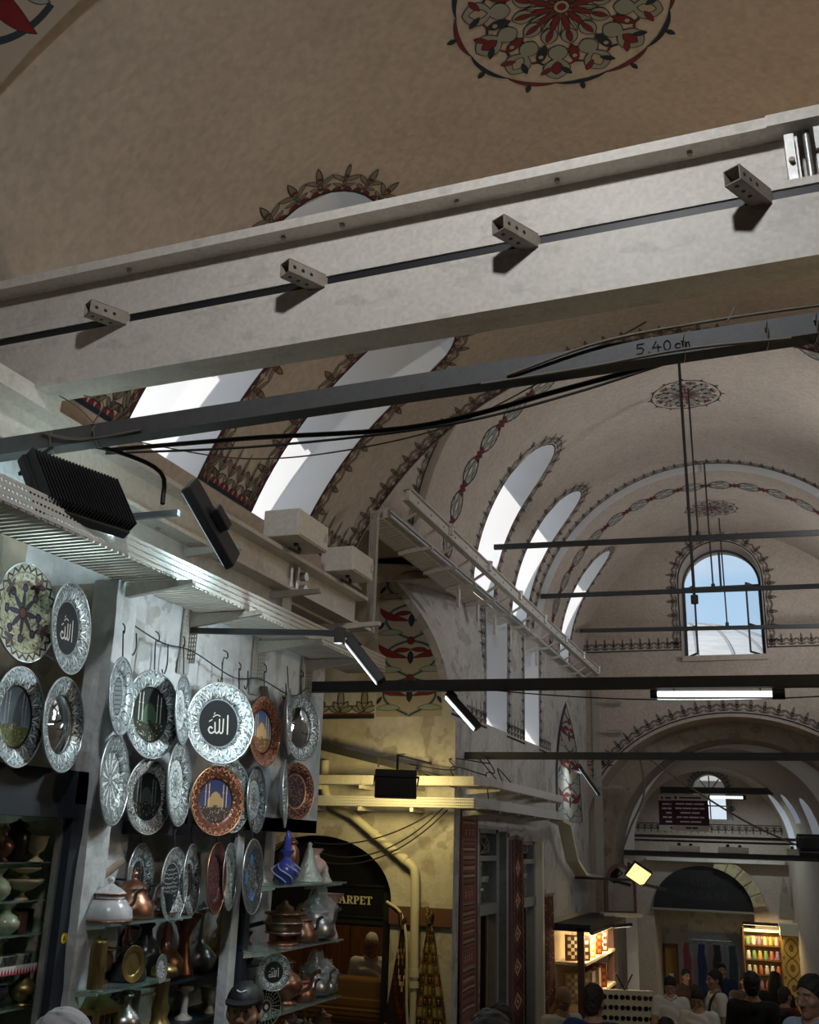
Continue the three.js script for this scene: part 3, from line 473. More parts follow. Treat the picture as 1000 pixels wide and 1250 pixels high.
// cables slung under the tie bar
one('cable', [tube([[-2.75, 3.87, -3.5], [-2.05, 3.85, -3.5], [-1.24, 3.82, -3.5], [-0.65, 3.91, -3.5], [-0.24, 3.975, -3.5], [0.3, 4.0, -3.46]], 0.011, 60)], M.wire, 'black twin cable slung close below the handwritten tie bar', 'cable');
one('cable', [tube([[-2.83, 3.9, -3.6], [-1.98, 3.85, -3.6], [-1.13, 3.86, -3.6], [-0.67, 3.93, -3.6], [-0.2, 4.02, -3.58], [0.4, 4.04, -3.47]], 0.006, 60)], M.wire, 'thin black cable sagging below the twin cable', 'cable');
one('cable', [tube([[-3.25, 4.26, -4.2], [-2.45, 4.06, -4.2], [-1.86, 4.05, -4.2], [-1.32, 4.13, -4.2], [-0.82, 4.28, -4.1], [-0.41, 4.36, -3.9]], 0.004, 50)], M.wireBrown, 'thin brown wire crossing in front of the bright slot window', 'cable');

// low gallery beam along the stall, with trays, brackets and switch boxes
{
  const g = thing('gallery_beam', 'cream steel gallery beam running above the plate stall', 'beam', [-3.3, 3.95, -5.4]);
  const Z0 = 3.4, Z1 = -2.55;                           // along z around -5.4
  add('top_flange', box(-0.2, 0.0, 0.27, 0.3, Z0, Z1), M.steelW, g);
  add('web_plate', box(-0.13, -0.12, 0.02, 0.28, Z0, Z1), M.steelW, g);
  add('bottom_flange', box(-0.2, 0.04, 0.0, 0.025, Z0, Z1), M.steelW, g);
  add('walkway_plate', box(-0.62, -0.13, -0.02, 0.0, Z0, Z1), M.steelW, g);
  add('edge_plate', box(-0.01, 0.0, 0.3, 0.36, Z0, 1.6), M.steelW, g);
  const bolts = []; for (let k = 0; k < 16; k++) for (const yy of [0.0]) { const z = Z0 - 0.3 - k * 0.36; add('bolt', rod([-0.05, yy - 0.012, z], [-0.05, yy + 0.003, z], 0.013, 6), M.steelD, g); }
  add('end_joint', [box(-0.12, -0.1, 0.03, 0.27, -1.25, -1.29), rod([-0.09, 0.04, -1.34], [-0.09, 0.26, -1.34], 0.02, 10), rod([-0.09, 0.2, -1.4], [-0.04, 0.2, -1.4], 0.035, 10), rod([-0.09, 0.1, -1.4], [-0.04, 0.1, -1.4], 0.035, 10)], M.galv, g);
  for (const z of [0.2, -0.95, -2.1]) add('support_arm', arm(-0.62, 0.3, -0.02, z, 0.09, 0.03), M.steelW, g);
}
{
  const g = thing('cable_tray', 'white perforated cable tray with slatted bottom above the plates', 'cable tray', [0, 0, 0]);
  add('street_side', perfStrip([-2.65, 3.40, -2.2], [-2.65, 3.41, -6.75], 0.095), perfMat, g);
  add('wall_side', perfStrip([-2.95, 3.40, -2.2], [-2.95, 3.41, -6.75], 0.095), perfMat, g);
  const sl = []; for (let z = -2.2; z > -6.75; z -= 0.042) sl.push(box(-2.95, -2.65, 3.395, 3.405, z, z - 0.03)); add('slatted_bottom', sl, M.steelW, g);
  for (const z of [-3.98, -4.66, -5.45, -6.13]) { const p = add('wall_post', [post(-2.985, 3.12, 3.46, z, 0.07), post(-2.96, 3.12, 3.46, z - 0.03, 0.05, 'x')], perfDark, g); add('support_arm', arm(-2.99, -2.56, 3.39, z - 0.04, 0.075, 0.02), M.steelW, g); add('foot_plate', box(-2.99, -2.975, 3.06, 3.14, z - 0.045, z + 0.045), M.galv, p); }
}
for (const [z, y, w, lab] of [[-6.4, 4.28, 0.5, 'cream metal switch box on the gallery beam'], [-7.35, 4.28, 0.42, 'second white metal switch box at the gallery end']]) {
  const b = thing('switch_box', lab, 'switch box', [-3.2, y, z]);
  add('body', rbox(0.28, 0.2, w, 0.008, -0.05, 0.1, 0), M.steelW, b); add('door', rbox(0.012, 0.18, w - 0.03, 0.004, 0.093, 0.1, 0), M.steelW, b);
  add('handle', [bar([0.11, 0.07, -w / 2 + 0.06], [0.11, 0.13, -w / 2 + 0.06], 0.01, 0.01), bar([0.1, 0.07, -w / 2 + 0.06], [0.11, 0.07, -w / 2 + 0.06], 0.008, 0.008)], M.galv, b);
  add('cable_gland', [rod([-0.02, -0.02, 0.05], [-0.02, 0.01, 0.05], 0.02, 8), rod([-0.02, 0.2, -0.1], [-0.02, 0.24, -0.1], 0.025, 8), tube([[-0.02, -0.02, 0.0], [0.0, -0.06, 0.03], [-0.05, -0.05, 0.1]], 0.012, 12)], M.wire, b);
}
one('perforated_post', [post(-3.4, 4.0, 5.15, -8.25, 0.08, 'x'), post(-3.36, 4.0, 5.15, -8.25, 0.06)], perfDark, 'upright perforated steel post at the end of the low gallery', 'post');
// high gallery along the tall bay
{
  const g = thing('cable_gallery', 'long white steel cable gallery below the tall vault', 'gallery', [0, 0, 0]);
  const A = -8.62, B = -19.35;
  add('outer_rail', [box(-3.24, -3.2, 5.36, 5.47, A, B), box(-3.27, -3.17, 5.46, 5.475, A, B), box(-3.27, -3.2, 5.355, 5.365, A, B)], M.steelW, g);
  add('inner_rail', [box(-3.46, -3.42, 5.2, 5.3, A, B)], M.steelW, g);
  add('conduit', [rod([-3.4, 5.22, A], [-3.4, 5.22, B], 0.022, 8), rod([-3.4, 5.27, A], [-3.4, 5.27, -14], 0.016, 8)], M.galv, g);
  for (let z = -9.0; z > B; z -= 0.62) add('rung', bar([-3.23, 5.38, z], [-3.45, 5.25, z], 0.05, 0.02), M.steelW, g);
  const sl = []; for (let z = A; z > B; z -= 0.07) sl.push(bar([-3.46, 5.19, z], [-3.68, 5.14, z], 0.045, 0.008)); add('slatted_shelf', sl, M.steelW, g);
  for (let z = -9.6; z > B; z -= 0.82) add('wall_bracket', [arm(-3.66, -3.28, 5.17, z, 0.07, 0.02), box(-3.52, -3.49, 4.9, 5.2, z - 0.03, z + 0.03)].slice(0, z > -11.0 ? 1 : 2), M.steelW, g);
  for (let z = -9.9; z > B; z -= 1.55) add('pipe_clamp', [rod([-3.19, 5.38, z], [-3.19, 5.48, z], 0.035, 10), rod([-3.19, 5.47, z], [-3.19, 5.5, z], 0.045, 10)], M.galv, g);
  for (let k = 0; k < 26; k++) { const z = A - 0.25 - k * 0.41; if (z > B) add('bolt', rod([-3.2, 5.41, z], [-3.192, 5.41, z], 0.012, 6), M.steelD, g); }
}
// tie bars further down the street
const tie = (x0, x1, y, z, w, label, y1 = y) => one('tie_bar', [bar([x0, y, z], [x1, y1, z], w, w * 1.1)], M.bar, label, 'tie bar');
tie(-3.02, 1.95, 3.22, -6.25, 0.062, 'black tie bar carrying a tube lamp past the plate stall', 3.18);
tie(-3.48, 1.9, 3.2, -11.4, 0.07, 'dark tie bar from the carpet shop corner across the street');
tie(-3.55, 1.75, 6.14, -13.0, 0.06, 'black tie bar under the first tall slot window', 6.02);
tie(-3.55, 1.75, 6.12, -15.9, 0.06, 'black tie bar crossing the middle of the arched window', 6.05);
tie(-3.4, 1.6, 6.06, -18.5, 0.06, 'black tie bar in front of the arched window sill', 5.97);
tie(-5.6, -3.8, 3.38, -10.75, 0.07, 'short dark bar sloping out of the side alley', 2.99);
const hang = (x, y0, y1, z, lab) => one('hanging_rod', [rod([x, y0, z], [x + 0.02, y1, z], 0.014, 6), rod([x + 0.02, y1 - 0.02, z], [x + 0.02, y1 + 0.05, z], 0.03, 8)], M.bar, lab, 'rod');
hang(-0.62, 6.72, 4.2, -8.45, 'long thin hanging rod from the low bay edge'); hang(-0.85, 8.19, 6.12, -13, 'hanging rod from the medallion to the first high tie bar'); hang(-0.86, 8.19, 6.13, -15.9, 'hanging rod from the vault to the second high tie bar'); hang(-0.8, 8.05, 6.06, -18.5, 'hanging rod in front of the arched window');

// ------------------------------------------------------------------ lamps
// a thing whose +z faces where it shines; opt: w, h, d, watt, color
function lampGroup(name, label, pos, target, roll = 0) { const g = thing(name, label, 'lamp', pos); g.lookAt(...target); g.rotateZ(roll); return g; }
function glow(g, w, h, color, power, seen, z = 0.0) {
  const m = std({ color: 0x222222, emissive: color, emissiveIntensity: seen, roughness: 0.4 });
  const f = new THREE.PlaneGeometry(w, h); f.translate(0, 0, z); add('lit_face', f, m, g);
  const l = new THREE.RectAreaLight(color, power, w, h); l.position.set(0, 0, z + 0.012); l.rotation.y = Math.PI; g.add(l); return l;
}
function floodBody(g, w, h, d, fins, bow = true) {
  add('housing', [rbox(w, h, d, 0.01, 0, 0, -d / 2 - 0.004)], M.black, g);
  if (fins) { const f = []; for (let x = -w / 2 + 0.012; x < w / 2; x += 0.017) f.push(box(x - 0.003, x + 0.003, -h / 2 + 0.01, h / 2 - 0.01, -d, -d - 0.05)); add('cooling_fins', f, M.black, g); }
  if (bow) add('mounting_bow', [bar([-w / 2 - 0.01, 0, -d / 2], [-w / 2 - 0.01, 0, -d / 2 - 0.17], 0.012, 0.03), bar([w / 2 + 0.01, 0, -d / 2], [w / 2 + 0.01, 0, -d / 2 - 0.17], 0.012, 0.03), bar([-w / 2 - 0.01, 0, -d / 2 - 0.17], [w / 2 + 0.01, 0, -d / 2 - 0.17], 0.03, 0.012)], M.black, g);
}
const COOL = new THREE.Color().setRGB(0.66, 0.92, 1.0), WARM = new THREE.Color().setRGB(1.0, 0.79, 0.30), NEUT = new THREE.Color().setRGB(1.0, 0.92, 0.80), TUBEC = new THREE.Color().setRGB(0.78, 0.94, 1.0);
// sets a group so that its x runs along a and its +z shines along n
function orient(g, a, n) { const z = V3(...n).normalize(), x = V3(...a); x.addScaledVector(z, -x.dot(z)).normalize(); g.quaternion.setFromRotationMatrix(new THREE.Matrix4().makeBasis(x, z.clone().cross(x), z)); return g; }
{ // large finned floodlight under the near end of the tie bar
  const g = orient(thing('floodlight', 'large black finned floodlight hung over the white perforated tray', 'lamp', [-2.74, 3.56, -3.3]), [0.12, -0.06, -1], [-0.8, -0.56, -0.2]); floodBody(g, 0.46, 0.30, 0.05, true, false); glow(g, 0.4, 0.24, COOL, 16, 1.2);
  one('hanging_bracket', [tube([[-2.93, 3.9, -3.42], [-2.95, 3.78, -3.3], [-2.92, 3.66, -3.18]], 0.011, 12), tube([[-2.93, 3.9, -3.42], [-2.7, 3.86, -3.5], [-2.5, 3.76, -3.58], [-2.48, 3.62, -3.58]], 0.011, 16)], M.black, 'bent black bracket from the tie bar down to the finned floodlight', 'bracket');
}
{ // slim floodlight beside it, turned to the plates
  const g = orient(thing('floodlight', 'slim black floodlight tilted towards the plate wall', 'lamp', [-2.55, 3.67, -4.06]), [0.2, -0.5, -0.42], [-0.9, -0.42, 0.1]); floodBody(g, 0.44, 0.22, 0.05, false, false); glow(g, 0.4, 0.18, COOL, 17, 1.2); add('driver_box', rbox(0.12, 0.1, 0.05, 0.01, 0, 0.0, -0.08), M.black, g);
  one('lamp_arm', [bar([-3.28, 3.72, -3.98], [-2.66, 3.72, -3.98], 0.025, 0.03)], M.bar, 'short dark arm holding the slim floodlight', 'bracket');
}
// bar lamp between two end points, lit side along n
function barLamp(label, p, q, n, power, seen, w = 0.05) {
  const a = V3(...p), b = V3(...q), L = a.distanceTo(b), g = orient(thing('bar_lamp', label, 'lamp', a.clone().add(b).multiplyScalar(0.5).toArray()), b.clone().sub(a).toArray(), n);
  add('housing', rbox(L, w, 0.05, 0.008, 0, 0, -0.03), M.black, g); glow(g, L * 0.92, w * 0.8, TUBEC, power, seen); add('bracket', bar([-L / 2 - 0.03, 0, -0.05], [-L / 2 + 0.06, 0, -0.05], 0.03, 0.03), M.black, g); return g;
}
one('lamp_arm', [bar([-2.98, 3.3, -4.7], [-2.08, 3.25, -4.7], 0.025, 0.03), rod([-2.1, 3.2, -4.7], [-2.1, 3.28, -4.7], 0.03, 8)], M.bar, 'long dark arm reaching out from the stall wall', 'bracket');
barLamp('slim black bar lamp at the end of the long wall arm', [-2.10, 3.19, -4.72], [-1.87, 3.0, -4.72], [-0.72, -0.62, 0.32], 340, 4);
barLamp('slim black bar lamp hanging from the tie bar beside the alley', [-2.03, 3.15, -6.25], [-1.83, 2.92, -6.25], [-0.62, -0.6, 0.5], 60, 5);
function tubeLamp(label, p, q, power, r = 0.017) {
  const a = V3(...p), b = V3(...q), L = a.distanceTo(b), c = a.clone().add(b).multiplyScalar(0.5), g = thing('tube_lamp', label, 'lamp', c.toArray()); g.rotation.z = Math.atan2(q[1] - p[1], q[0] - p[0]);
  const m = std({ color: 0x333333, emissive: TUBEC, emissiveIntensity: 2.2 }); add('lit_tube', rod([-L / 2, 0, 0], [L / 2, 0, 0], r, 10), m, g);
  add('end_cap', rod([L / 2, 0, 0], [L / 2 + 0.07, 0, 0], r * 1.9, 10), M.black, g); add('end_cap', rod([-L / 2 - 0.04, 0, 0], [-L / 2, 0, 0], r * 1.6, 10), M.black, g);
  add('hanger', [rod([-L * 0.35, 0, 0], [-L * 0.35, 0.06, 0], 0.004, 5), rod([L * 0.4, 0, 0], [L * 0.4, 0.06, 0], 0.004, 5)], M.wire, g);
  const l = new THREE.RectAreaLight(TUBEC, power, L, 0.04); l.position.set(0, -r - 0.012, 0); l.rotation.x = -Math.PI / 2; g.add(l);
}
tubeLamp('bright white tube lamp under the tie bar before the street arch', [-0.69, 3.135, -6.25], [-0.04, 3.125, -6.25], 40);
{ // square floodlight that warms the alley wall
  const g = lampGroup('floodlight', 'square black floodlight in front of the yellow-lit alley wall', [-3.72, 2.78, -9.9], [-4.2, 2.3, -11.0]); floodBody(g, 0.42, 0.29, 0.06, false); glow(g, 0.38, 0.25, WARM, 46, 1.5);
}
barLamp('slim bar lamp on the wall near the pointed vine panel', [-3.3, 3.52, -17.5], [-2.97, 3.06, -17.5], [-0.8, -0.57, 0.15], 25, 1.2, 0.09); one('lamp_arm', bar([-3.5, 3.5, -17.55], [-3.2, 3.42, -17.55], 0.03, 0.03), M.bar, 'short arm holding the slim bar lamp near the vine panel', 'bracket');
{
  const g = lampGroup('floodlight', 'glowing yellow floodlight beside the far street arch', [-2.42, 1.84, -18.0], [-1.6, 0.2, -14.5], -0.6); floodBody(g, 0.36, 0.3, 0.07, false); glow(g, 0.32, 0.26, WARM, 14, 1.5);
  one('lamp_arm', [bar([-2.42, 1.7, -18.1], [-2.0, 1.62, -18.15], 0.05, 0.05), bar([-3.5, 1.75, -18.1], [-2.42, 1.75, -18.1], 0.04, 0.04)], M.bar, 'dark arm holding the glowing yellow floodlight', 'bracket');
}
{
  const g = lampGroup('floodlight', 'unlit black floodlight hanging over the crowd', [0.26, 2.3, -14.0], [0.1, 0.6, -15.2]); floodBody(g, 0.4, 0.3, 0.07, true);
  one('lamp_arm', [bar([0.26, 2.35, -13.95], [1.95, 2.5, -13.95], 0.05, 0.05)], M.bar, 'dark arm reaching in over the crowd', 'bracket');
}
// uplights that the place has on the other side's gallery, outside the picture
const WARMV = new THREE.Color().setRGB(1.0, 0.76, 0.47), SOFT = new THREE.Color().setRGB(0.95, 0.97, 1.0);
for (const [z, y, p, t, c, l] of [[-5.9, 3.75, 78, [-1.6, 6.6, -4.6], WARMV, 'opposite the plate stall, turned up to the low vault'], [-12.5, 5.6, 132, [-1.5, 8.0, -12.5], SOFT, 'opposite the slot windows, turned up to the tall vault'], [-17.2, 5.6, 90, [-1.5, 7.6, -18.2], SOFT, 'near the arched window, turned up to the end bay'], [-11.6, 3.3, 45, [-2.6, 3.6, -14.5], SOFT, 'turned to the carpet shop wall']]) {
  const g = lampGroup('floodlight', `black floodlight on the opposite wall ${l}`, [z === -11.6 ? 1.2 : 1.55, y, z], t); floodBody(g, 0.44, 0.34, 0.06, true); glow(g, 0.4, 0.3, c, p, 1.5); add('wall_stay', bar([0, 0, -0.2], [0.0, 0, -0.45], 0.04, 0.04), M.bar, g);
}
{ // narrow floodlight behind the viewer that picks out the cream beam
  const g = lampGroup('floodlight', 'black floodlight hung from the near vault crown turned to the cream beam', [-0.3, 6.05, -0.9], [-1.2, 4.5, -3.6]); floodBody(g, 0.4, 0.32, 0.06, true);
  const f = new THREE.PlaneGeometry(0.36, 0.28); add('lit_face', f, std({ color: 0x222222, emissive: SOFT, emissiveIntensity: 1.5 }), g); add('hanger', rod([0, 0.2, -0.1], [0, 0.5, -0.1], 0.012, 6), M.bar, g);
  const l = new THREE.SpotLight(SOFT, 22, 0, 0.95, 0.5, 2); l.position.set(0, 0, 0.03); l.target.position.set(0, 0, 5); l.shadow.radius = 7; g.add(l, l.target);
}
// ------------------------------------------------------------------ plates
const speck = (g, n, r0, r1, cols, s) => { for (let i = 0; i < n; i++) { const a = rnd() * 7, r = 128 * Math.sqrt(r0 * r0 + (r1 * r1 - r0 * r0) * rnd()); g.save(); g.translate(128 + r * Math.cos(a), 128 + r * Math.sin(a)); g.rotate(rnd() * 7); g.fillStyle = cols[Math.floor(rnd() * cols.length)]; g.beginPath(); g.ellipse(0, 0, s * rr(0.6, 1.5), s * 0.4, 0, 0, 7); g.fill(); g.restore(); } };
const zig = (g, n, r0, r1, c, w) => { g.beginPath(); for (let i = 0; i <= n * 2; i++) { const a = i / (n * 2) * Math.PI * 2, r = 128 * (i % 2 ? r0 : r1); g[i ? 'lineTo' : 'moveTo'](128 + r * Math.cos(a), 128 + r * Math.sin(a)); } g.strokeStyle = c; g.lineWidth = w; g.stroke(); };
function rimSilver(g, dark = '#2c3234', base = '#8f9797') { disc(g, 128, 128, 128, base); speck(g, 520, 0.5, 0.97, [dark, dark, '#8f9696', '#f2f5f4'], 4.5); zig(g, 30, 0.9, 0.98, dark, 2.2); for (let k = 0; k < 12; k++) { const a = k / 12 * Math.PI * 2; for (const q of [-0.1, 0.1]) petal(g, 128 + 76 * Math.cos(a), 128 + 76 * Math.sin(a), a + q * 4, 34, 6, '#e6eae8', dark, 1.2); } disc(g, 128, 128, 74, null, dark, 2); }
function rimCopper(g, base = '#5e3626', dark = '#22100a') { disc(g, 128, 128, 128, base); speck(g, 420, 0.5, 0.97, [dark, '#c98a5f', '#5a2c1a'], 4.5); zig(g, 26, 0.86, 0.97, '#d9a47c', 2); disc(g, 128, 128, 78, null, '#d9a47c', 3); }
function mosque(g, sky, ground, town, minaret) {
  g.save(); g.beginPath(); g.arc(128, 128, 78, 0, 7); g.clip(); const gr = g.createLinearGradient(0, 50, 0, 206); gr.addColorStop(0, sky[0]); gr.addColorStop(1, sky[1]); g.fillStyle = gr; g.fillRect(40, 40, 180, 180);
  g.fillStyle = ground; g.fillRect(40, 150, 180, 70); g.fillStyle = town; for (const [x, y, r] of [[128, 122, 26], [104, 130, 14], [152, 130, 14], [128, 104, 10]]) { g.beginPath(); g.arc(x, y, r, Math.PI, 0); g.fill(); g.fillRect(x - r, y, r * 2, 22); }
  g.fillStyle = minaret; for (const x of [78, 94, 162, 178]) { g.fillRect(x, 74, 3.5, 74); g.beginPath(); g.moveTo(x - 1, 74); g.lineTo(x + 1.8, 62); g.lineTo(x + 4.5, 74); g.fill(); g.fillRect(x - 2, 96, 7.5, 3); }
  for (let i = 0; i < 140; i++) { g.fillStyle = ['#d9d3c4', '#5c6b3a', '#2a2d22', '#b8a07c', '#3e5a88'][Math.floor(rnd() * 5)]; g.fillRect(rr(50, 206), rr(146, 200), rr(1.5, 4), rr(2, 6)); }
  g.restore(); disc(g, 128, 128, 78, null, '#1c1c1c', 4);
}
function calli(g) { disc(g, 128, 128, 74, '#0c0d10', '#90979a', 3); g.save(); g.translate(128, 132); g.scale(0.82, 0.82); g.translate(-130, -126); g.strokeStyle = '#d8d2c6'; g.lineCap = 'round'; g.lineJoin = 'round'; g.lineWidth = 6.5; g.beginPath(); g.moveTo(172, 88); g.lineTo(174, 158); g.stroke(); g.beginPath(); g.moveTo(152, 104); g.lineTo(152, 150); g.quadraticCurveTo(146, 166, 136, 152); g.lineTo(134, 106); g.moveTo(134, 150); g.quadraticCurveTo(126, 168, 116, 152); g.lineTo(114, 120); g.moveTo(116, 152); g.quadraticCurveTo(96, 172, 86, 150); g.quadraticCurveTo(92, 132, 102, 142); g.stroke(); g.lineWidth = 4; g.beginPath(); g.moveTo(104, 100); g.quadraticCurveTo(120, 84, 136, 94); g.stroke(); g.beginPath(); g.moveTo(88, 118); g.lineTo(100, 110); g.moveTo(108, 88); g.lineTo(112, 82); g.stroke(); g.restore(); }
const PT = {
  floral: (g) => { disc(g, 128, 128, 128, '#cfcdb4'); zig(g, 26, 0.84, 0.95, '#2c2a26', 5); disc(g, 128, 128, 104, '#c3c3a4', '#4c4a40', 2); speck(g, 420, 0.05, 0.78, ['#8f8c68', '#e6e2c8', '#6c6a55'], 5); for (let k = 0; k < 8; k++) { const a = k / 8 * 6.283; petal(g, 128, 128, a, 58, 9, '#4d4a60', '#26232c', 2); disc(g, 128 + 66 * Math.cos(a), 128 + 66 * Math.sin(a), 10, '#584c6a', '#2b2836', 3); } for (const [a, r] of [[0.4, 86], [2.2, 90], [3.8, 84], [5.2, 90]]) { for (let k = 0; k < 5; k++) petal(g, 128 + r * Math.cos(a), 128 + r * Math.sin(a), a + k * 1.25, 26, 8, k % 2 ? '#574a62' : '#5d4032', '#2a2328', 2); } disc(g, 128, 128, 14, '#7d5a48', '#2a2328', 3); },
  calli: (g) => { rimSilver(g); calli(g); },
  script: (g) => { rimSilver(g); disc(g, 128, 128, 74, '#14161a', '#9aa09e', 3); g.strokeStyle = '#a9adab'; g.lineWidth = 3; for (let k = 0; k < 8; k++) { const y = 76 + k * 15, w = Math.sqrt(Math.max(0, 66 * 66 - (y - 128) ** 2)); g.beginPath(); for (let x = -w; x <= w; x += 6) g[x === -w ? 'moveTo' : 'lineTo'](128 + x, y + (rnd() - 0.5) * 9); g.stroke(); } },
  crowd: (g) => { rimSilver(g); mosque(g, ['#2c3840', '#aebfcc'], '#6d7440', '#54606a', '#a9aaa4'); },
  mosque: (g) => { rimSilver(g); mosque(g, ['#0c1412', '#1f3a2c'], '#29301a', '#3e5c46', '#e4e0cf'); },
  night: (g) => { rimSilver(g, '#33302c', '#a9a8a2'); mosque(g, ['#0a0c0e', '#23282a'], '#191c18', '#474c48', '#8f9490'); },
  copperpic: (g) => { rimCopper(g); mosque(g, ['#141c44', '#38436c'], '#3a2416', '#9c7a4a', '#c9a46c'); },
  copperpale: (g) => { rimCopper(g, '#7d4a38'); mosque(g, ['#39507e', '#c9a06e'], '#8a5a34', '#d8b07a', '#e8cfa0'); },
  darkcopper: (g) => { rimCopper(g, '#432420', '#140a0a'); disc(g, 128, 128, 72, '#1d1414', '#6d4438', 4); speck(g, 160, 0, 0.5, ['#5e3a30', '#2c1c1a', '#7f5244'], 6); },
  redcopper: (g) => { disc(g, 128, 128, 128, '#3e1a1a'); speck(g, 500, 0, 0.97, ['#6a2f2a', '#1c0b0c', '#8a4a3e'], 5); disc(g, 128, 128, 118, null, '#7f4438', 4); },
  mirror: (g) => { rimSilver(g); disc(g, 128, 128, 78, '#e6ecee', '#4a5052', 3); },
  ovaldark: (g) => { rimSilver(g); disc(g, 128, 128, 60, '#15110f', '#8f8a82', 4); speck(g, 40, 0.02, 0.4, ['#4a3c34', '#8f8478'], 6); },
  six: (g) => { disc(g, 128, 128, 128, '#9aa2a2'); speck(g, 500, 0, 0.97, ['#4a4f50', '#8f9696', '#eef2f1'], 4); for (let k = 0; k < 8; k++) { const a = k / 8 * 6.283; disc(g, 128 + 92 * Math.cos(a), 128 + 92 * Math.sin(a), 22, '#a2a8a8', '#2c3032', 4); speck(g, 0, 0, 0, ['#000'], 1); disc(g, 128 + 92 * Math.cos(a), 128 + 92 * Math.sin(a), 10, '#d8dcdb', '#54595a', 2); } g.save(); g.translate(128, 128); g.scale(0.8, 1.15); disc(g, 0, 0, 52, '#7d8384', '#2c3032', 5); g.restore(); g.strokeStyle = '#2c3032'; g.lineWidth = 3; for (let k = 0; k < 7; k++) { g.beginPath(); g.moveTo(96, 84 + k * 15); g.lineTo(160, 76 + k * 15); g.stroke(); } },
  radial: (g) => { disc(g, 128, 128, 128, '#959d9b'); for (let k = 0; k < 24; k++) petal(g, 128, 128, k / 24 * 6.283, 112, 11, k % 2 ? '#dfe4e2' : '#868c8c', '#3a3f40', 2); zig(g, 32, 0.9, 0.98, '#3a3f40', 3); speck(g, 260, 0.3, 0.95, ['#4a4f50', '#eef2f1'], 4); disc(g, 128, 128, 16, '#9aa09e', '#3a3f40', 3); },
  lace: (g) => { disc(g, 128, 128, 128, '#17171a'); for (let r = 0.28; r < 1; r += 0.16) for (let k = 0; k < 22; k++) { const a = k / 22 * 6.283; petal(g, 128 + 128 * r * Math.cos(a), 128 + 128 * r * Math.sin(a), a, 18, 6, '#cfc8b6', null); } disc(g, 128, 128, 20, '#cfc8b6', '#17171a', 4); disc(g, 128, 128, 122, null, '#a39c8c', 4); },
  concentric: (g) => { rimSilver(g); disc(g, 128, 128, 74, '#b9bfbd', '#3a3f40', 3); speck(g, 260, 0, 0.55, ['#4a4f50', '#8f9696', '#eef2f1'], 4); disc(g, 128, 128, 40, '#cdd3d1', '#3a3f40', 4); for (let k = 0; k < 12; k++) petal(g, 128, 128, k / 12 * 6.283, 36, 6, '#9aa09e', '#3a3f40', 2); },
  scallop: (g) => { disc(g, 128, 128, 128, '#8d928e'); speck(g, 700, 0, 0.96, ['#2f3433', '#c9cfcc', '#5c6361', '#e9edea'], 5); zig(g, 18, 0.82, 0.94, '#22262a', 4); disc(g, 128, 128, 60, null, '#2f3433', 4); },
  figure: (g) => { disc(g, 128, 128, 128, '#a3a69c'); speck(g, 300, 0.2, 0.95, ['#3c4148', '#8b908c', '#e8ebe4'], 5); zig(g, 20, 0.84, 0.95, '#33383c', 4); curve(g, [70, 200, 100, 140, 90, 90, 150, 60, 190, 80, 150, 130, 180, 190], '#3c4148', 7); },
  blue: (g) => { disc(g, 128, 128, 128, '#3f4244'); speck(g, 700, 0, 0.97, ['#23272a', '#6a6d6c', '#8f8f88', '#4c3f38'], 5); for (const [x, y] of [[150, 70], [96, 132], [150, 190]]) { g.save(); g.translate(x, y); g.scale(0.62, 1); disc(g, 0, 0, 26, '#3f72a6', '#1d2c3c', 3); g.restore(); } },
};
const plateMats = {};
function plateMat(kind) {
  if (plateMats[kind]) return plateMats[kind];
  seed = 777 + kind.length * 31 + kind.charCodeAt(0); const t = canvasTex(256, 256, (g) => PT[kind](g)), cop = /copper/.test(kind);
  const rim = std({ map: t, metalness: kind === 'floral' || kind === 'blue' ? 0.1 : 0.45, roughness: 0.38, bumpMap: t, bumpScale: 0.002 });
  const mid = kind === 'mirror' ? std({ color: C(0.9, 0.92, 0.93), metalness: 1, roughness: 0.03 }) : std({ map: t, metalness: 0, roughness: 0.8 });
  return plateMats[kind] = { rim, mid, edge: std({ color: cop ? C(0.5, 0.26, 0.15) : C(0.6, 0.62, 0.63), metalness: 0.85, roughness: 0.3 }) };
}
const planar = (g) => { const p = g.attributes.position, uv = g.attributes.uv; for (let i = 0; i < p.count; i++) uv.setXY(i, 0.5 + 0.5 * p.getX(i), 0.5 + 0.5 * p.getY(i)); return g; };
const plateRim = planar(clean(new THREE.LatheGeometry([[0.60, -0.05], [0.64, -0.01], [0.72, 0.015], [0.95, 0.05], [0.985, 0.05]].map(([a, b]) => new THREE.Vector2(a, b)), 40).rotateX(Math.PI / 2)));
const plateMid = planar(clean(new THREE.LatheGeometry([[0, -0.055], [0.4, -0.06], [0.61, -0.05]].map(([a, b]) => new THREE.Vector2(a, b)), 32).rotateX(Math.PI / 2)));
const mirrorMid = planar(clean(new THREE.LatheGeometry([[0, 0.06], [0.2, 0.05], [0.4, 0.015], [0.61, -0.05]].map(([a, b]) => new THREE.Vector2(a, b)), 32).rotateX(Math.PI / 2)));
const plateEdge = new THREE.TorusGeometry(0.985, 0.022, 6, 44).translate(0, 0, 0.045), plateBack = clean(new THREE.LatheGeometry([[0, -0.09], [0.6, -0.09], [0.97, 0.03]].map(([a, b]) => new THREE.Vector2(a, b)), 28).rotateX(Math.PI / 2));
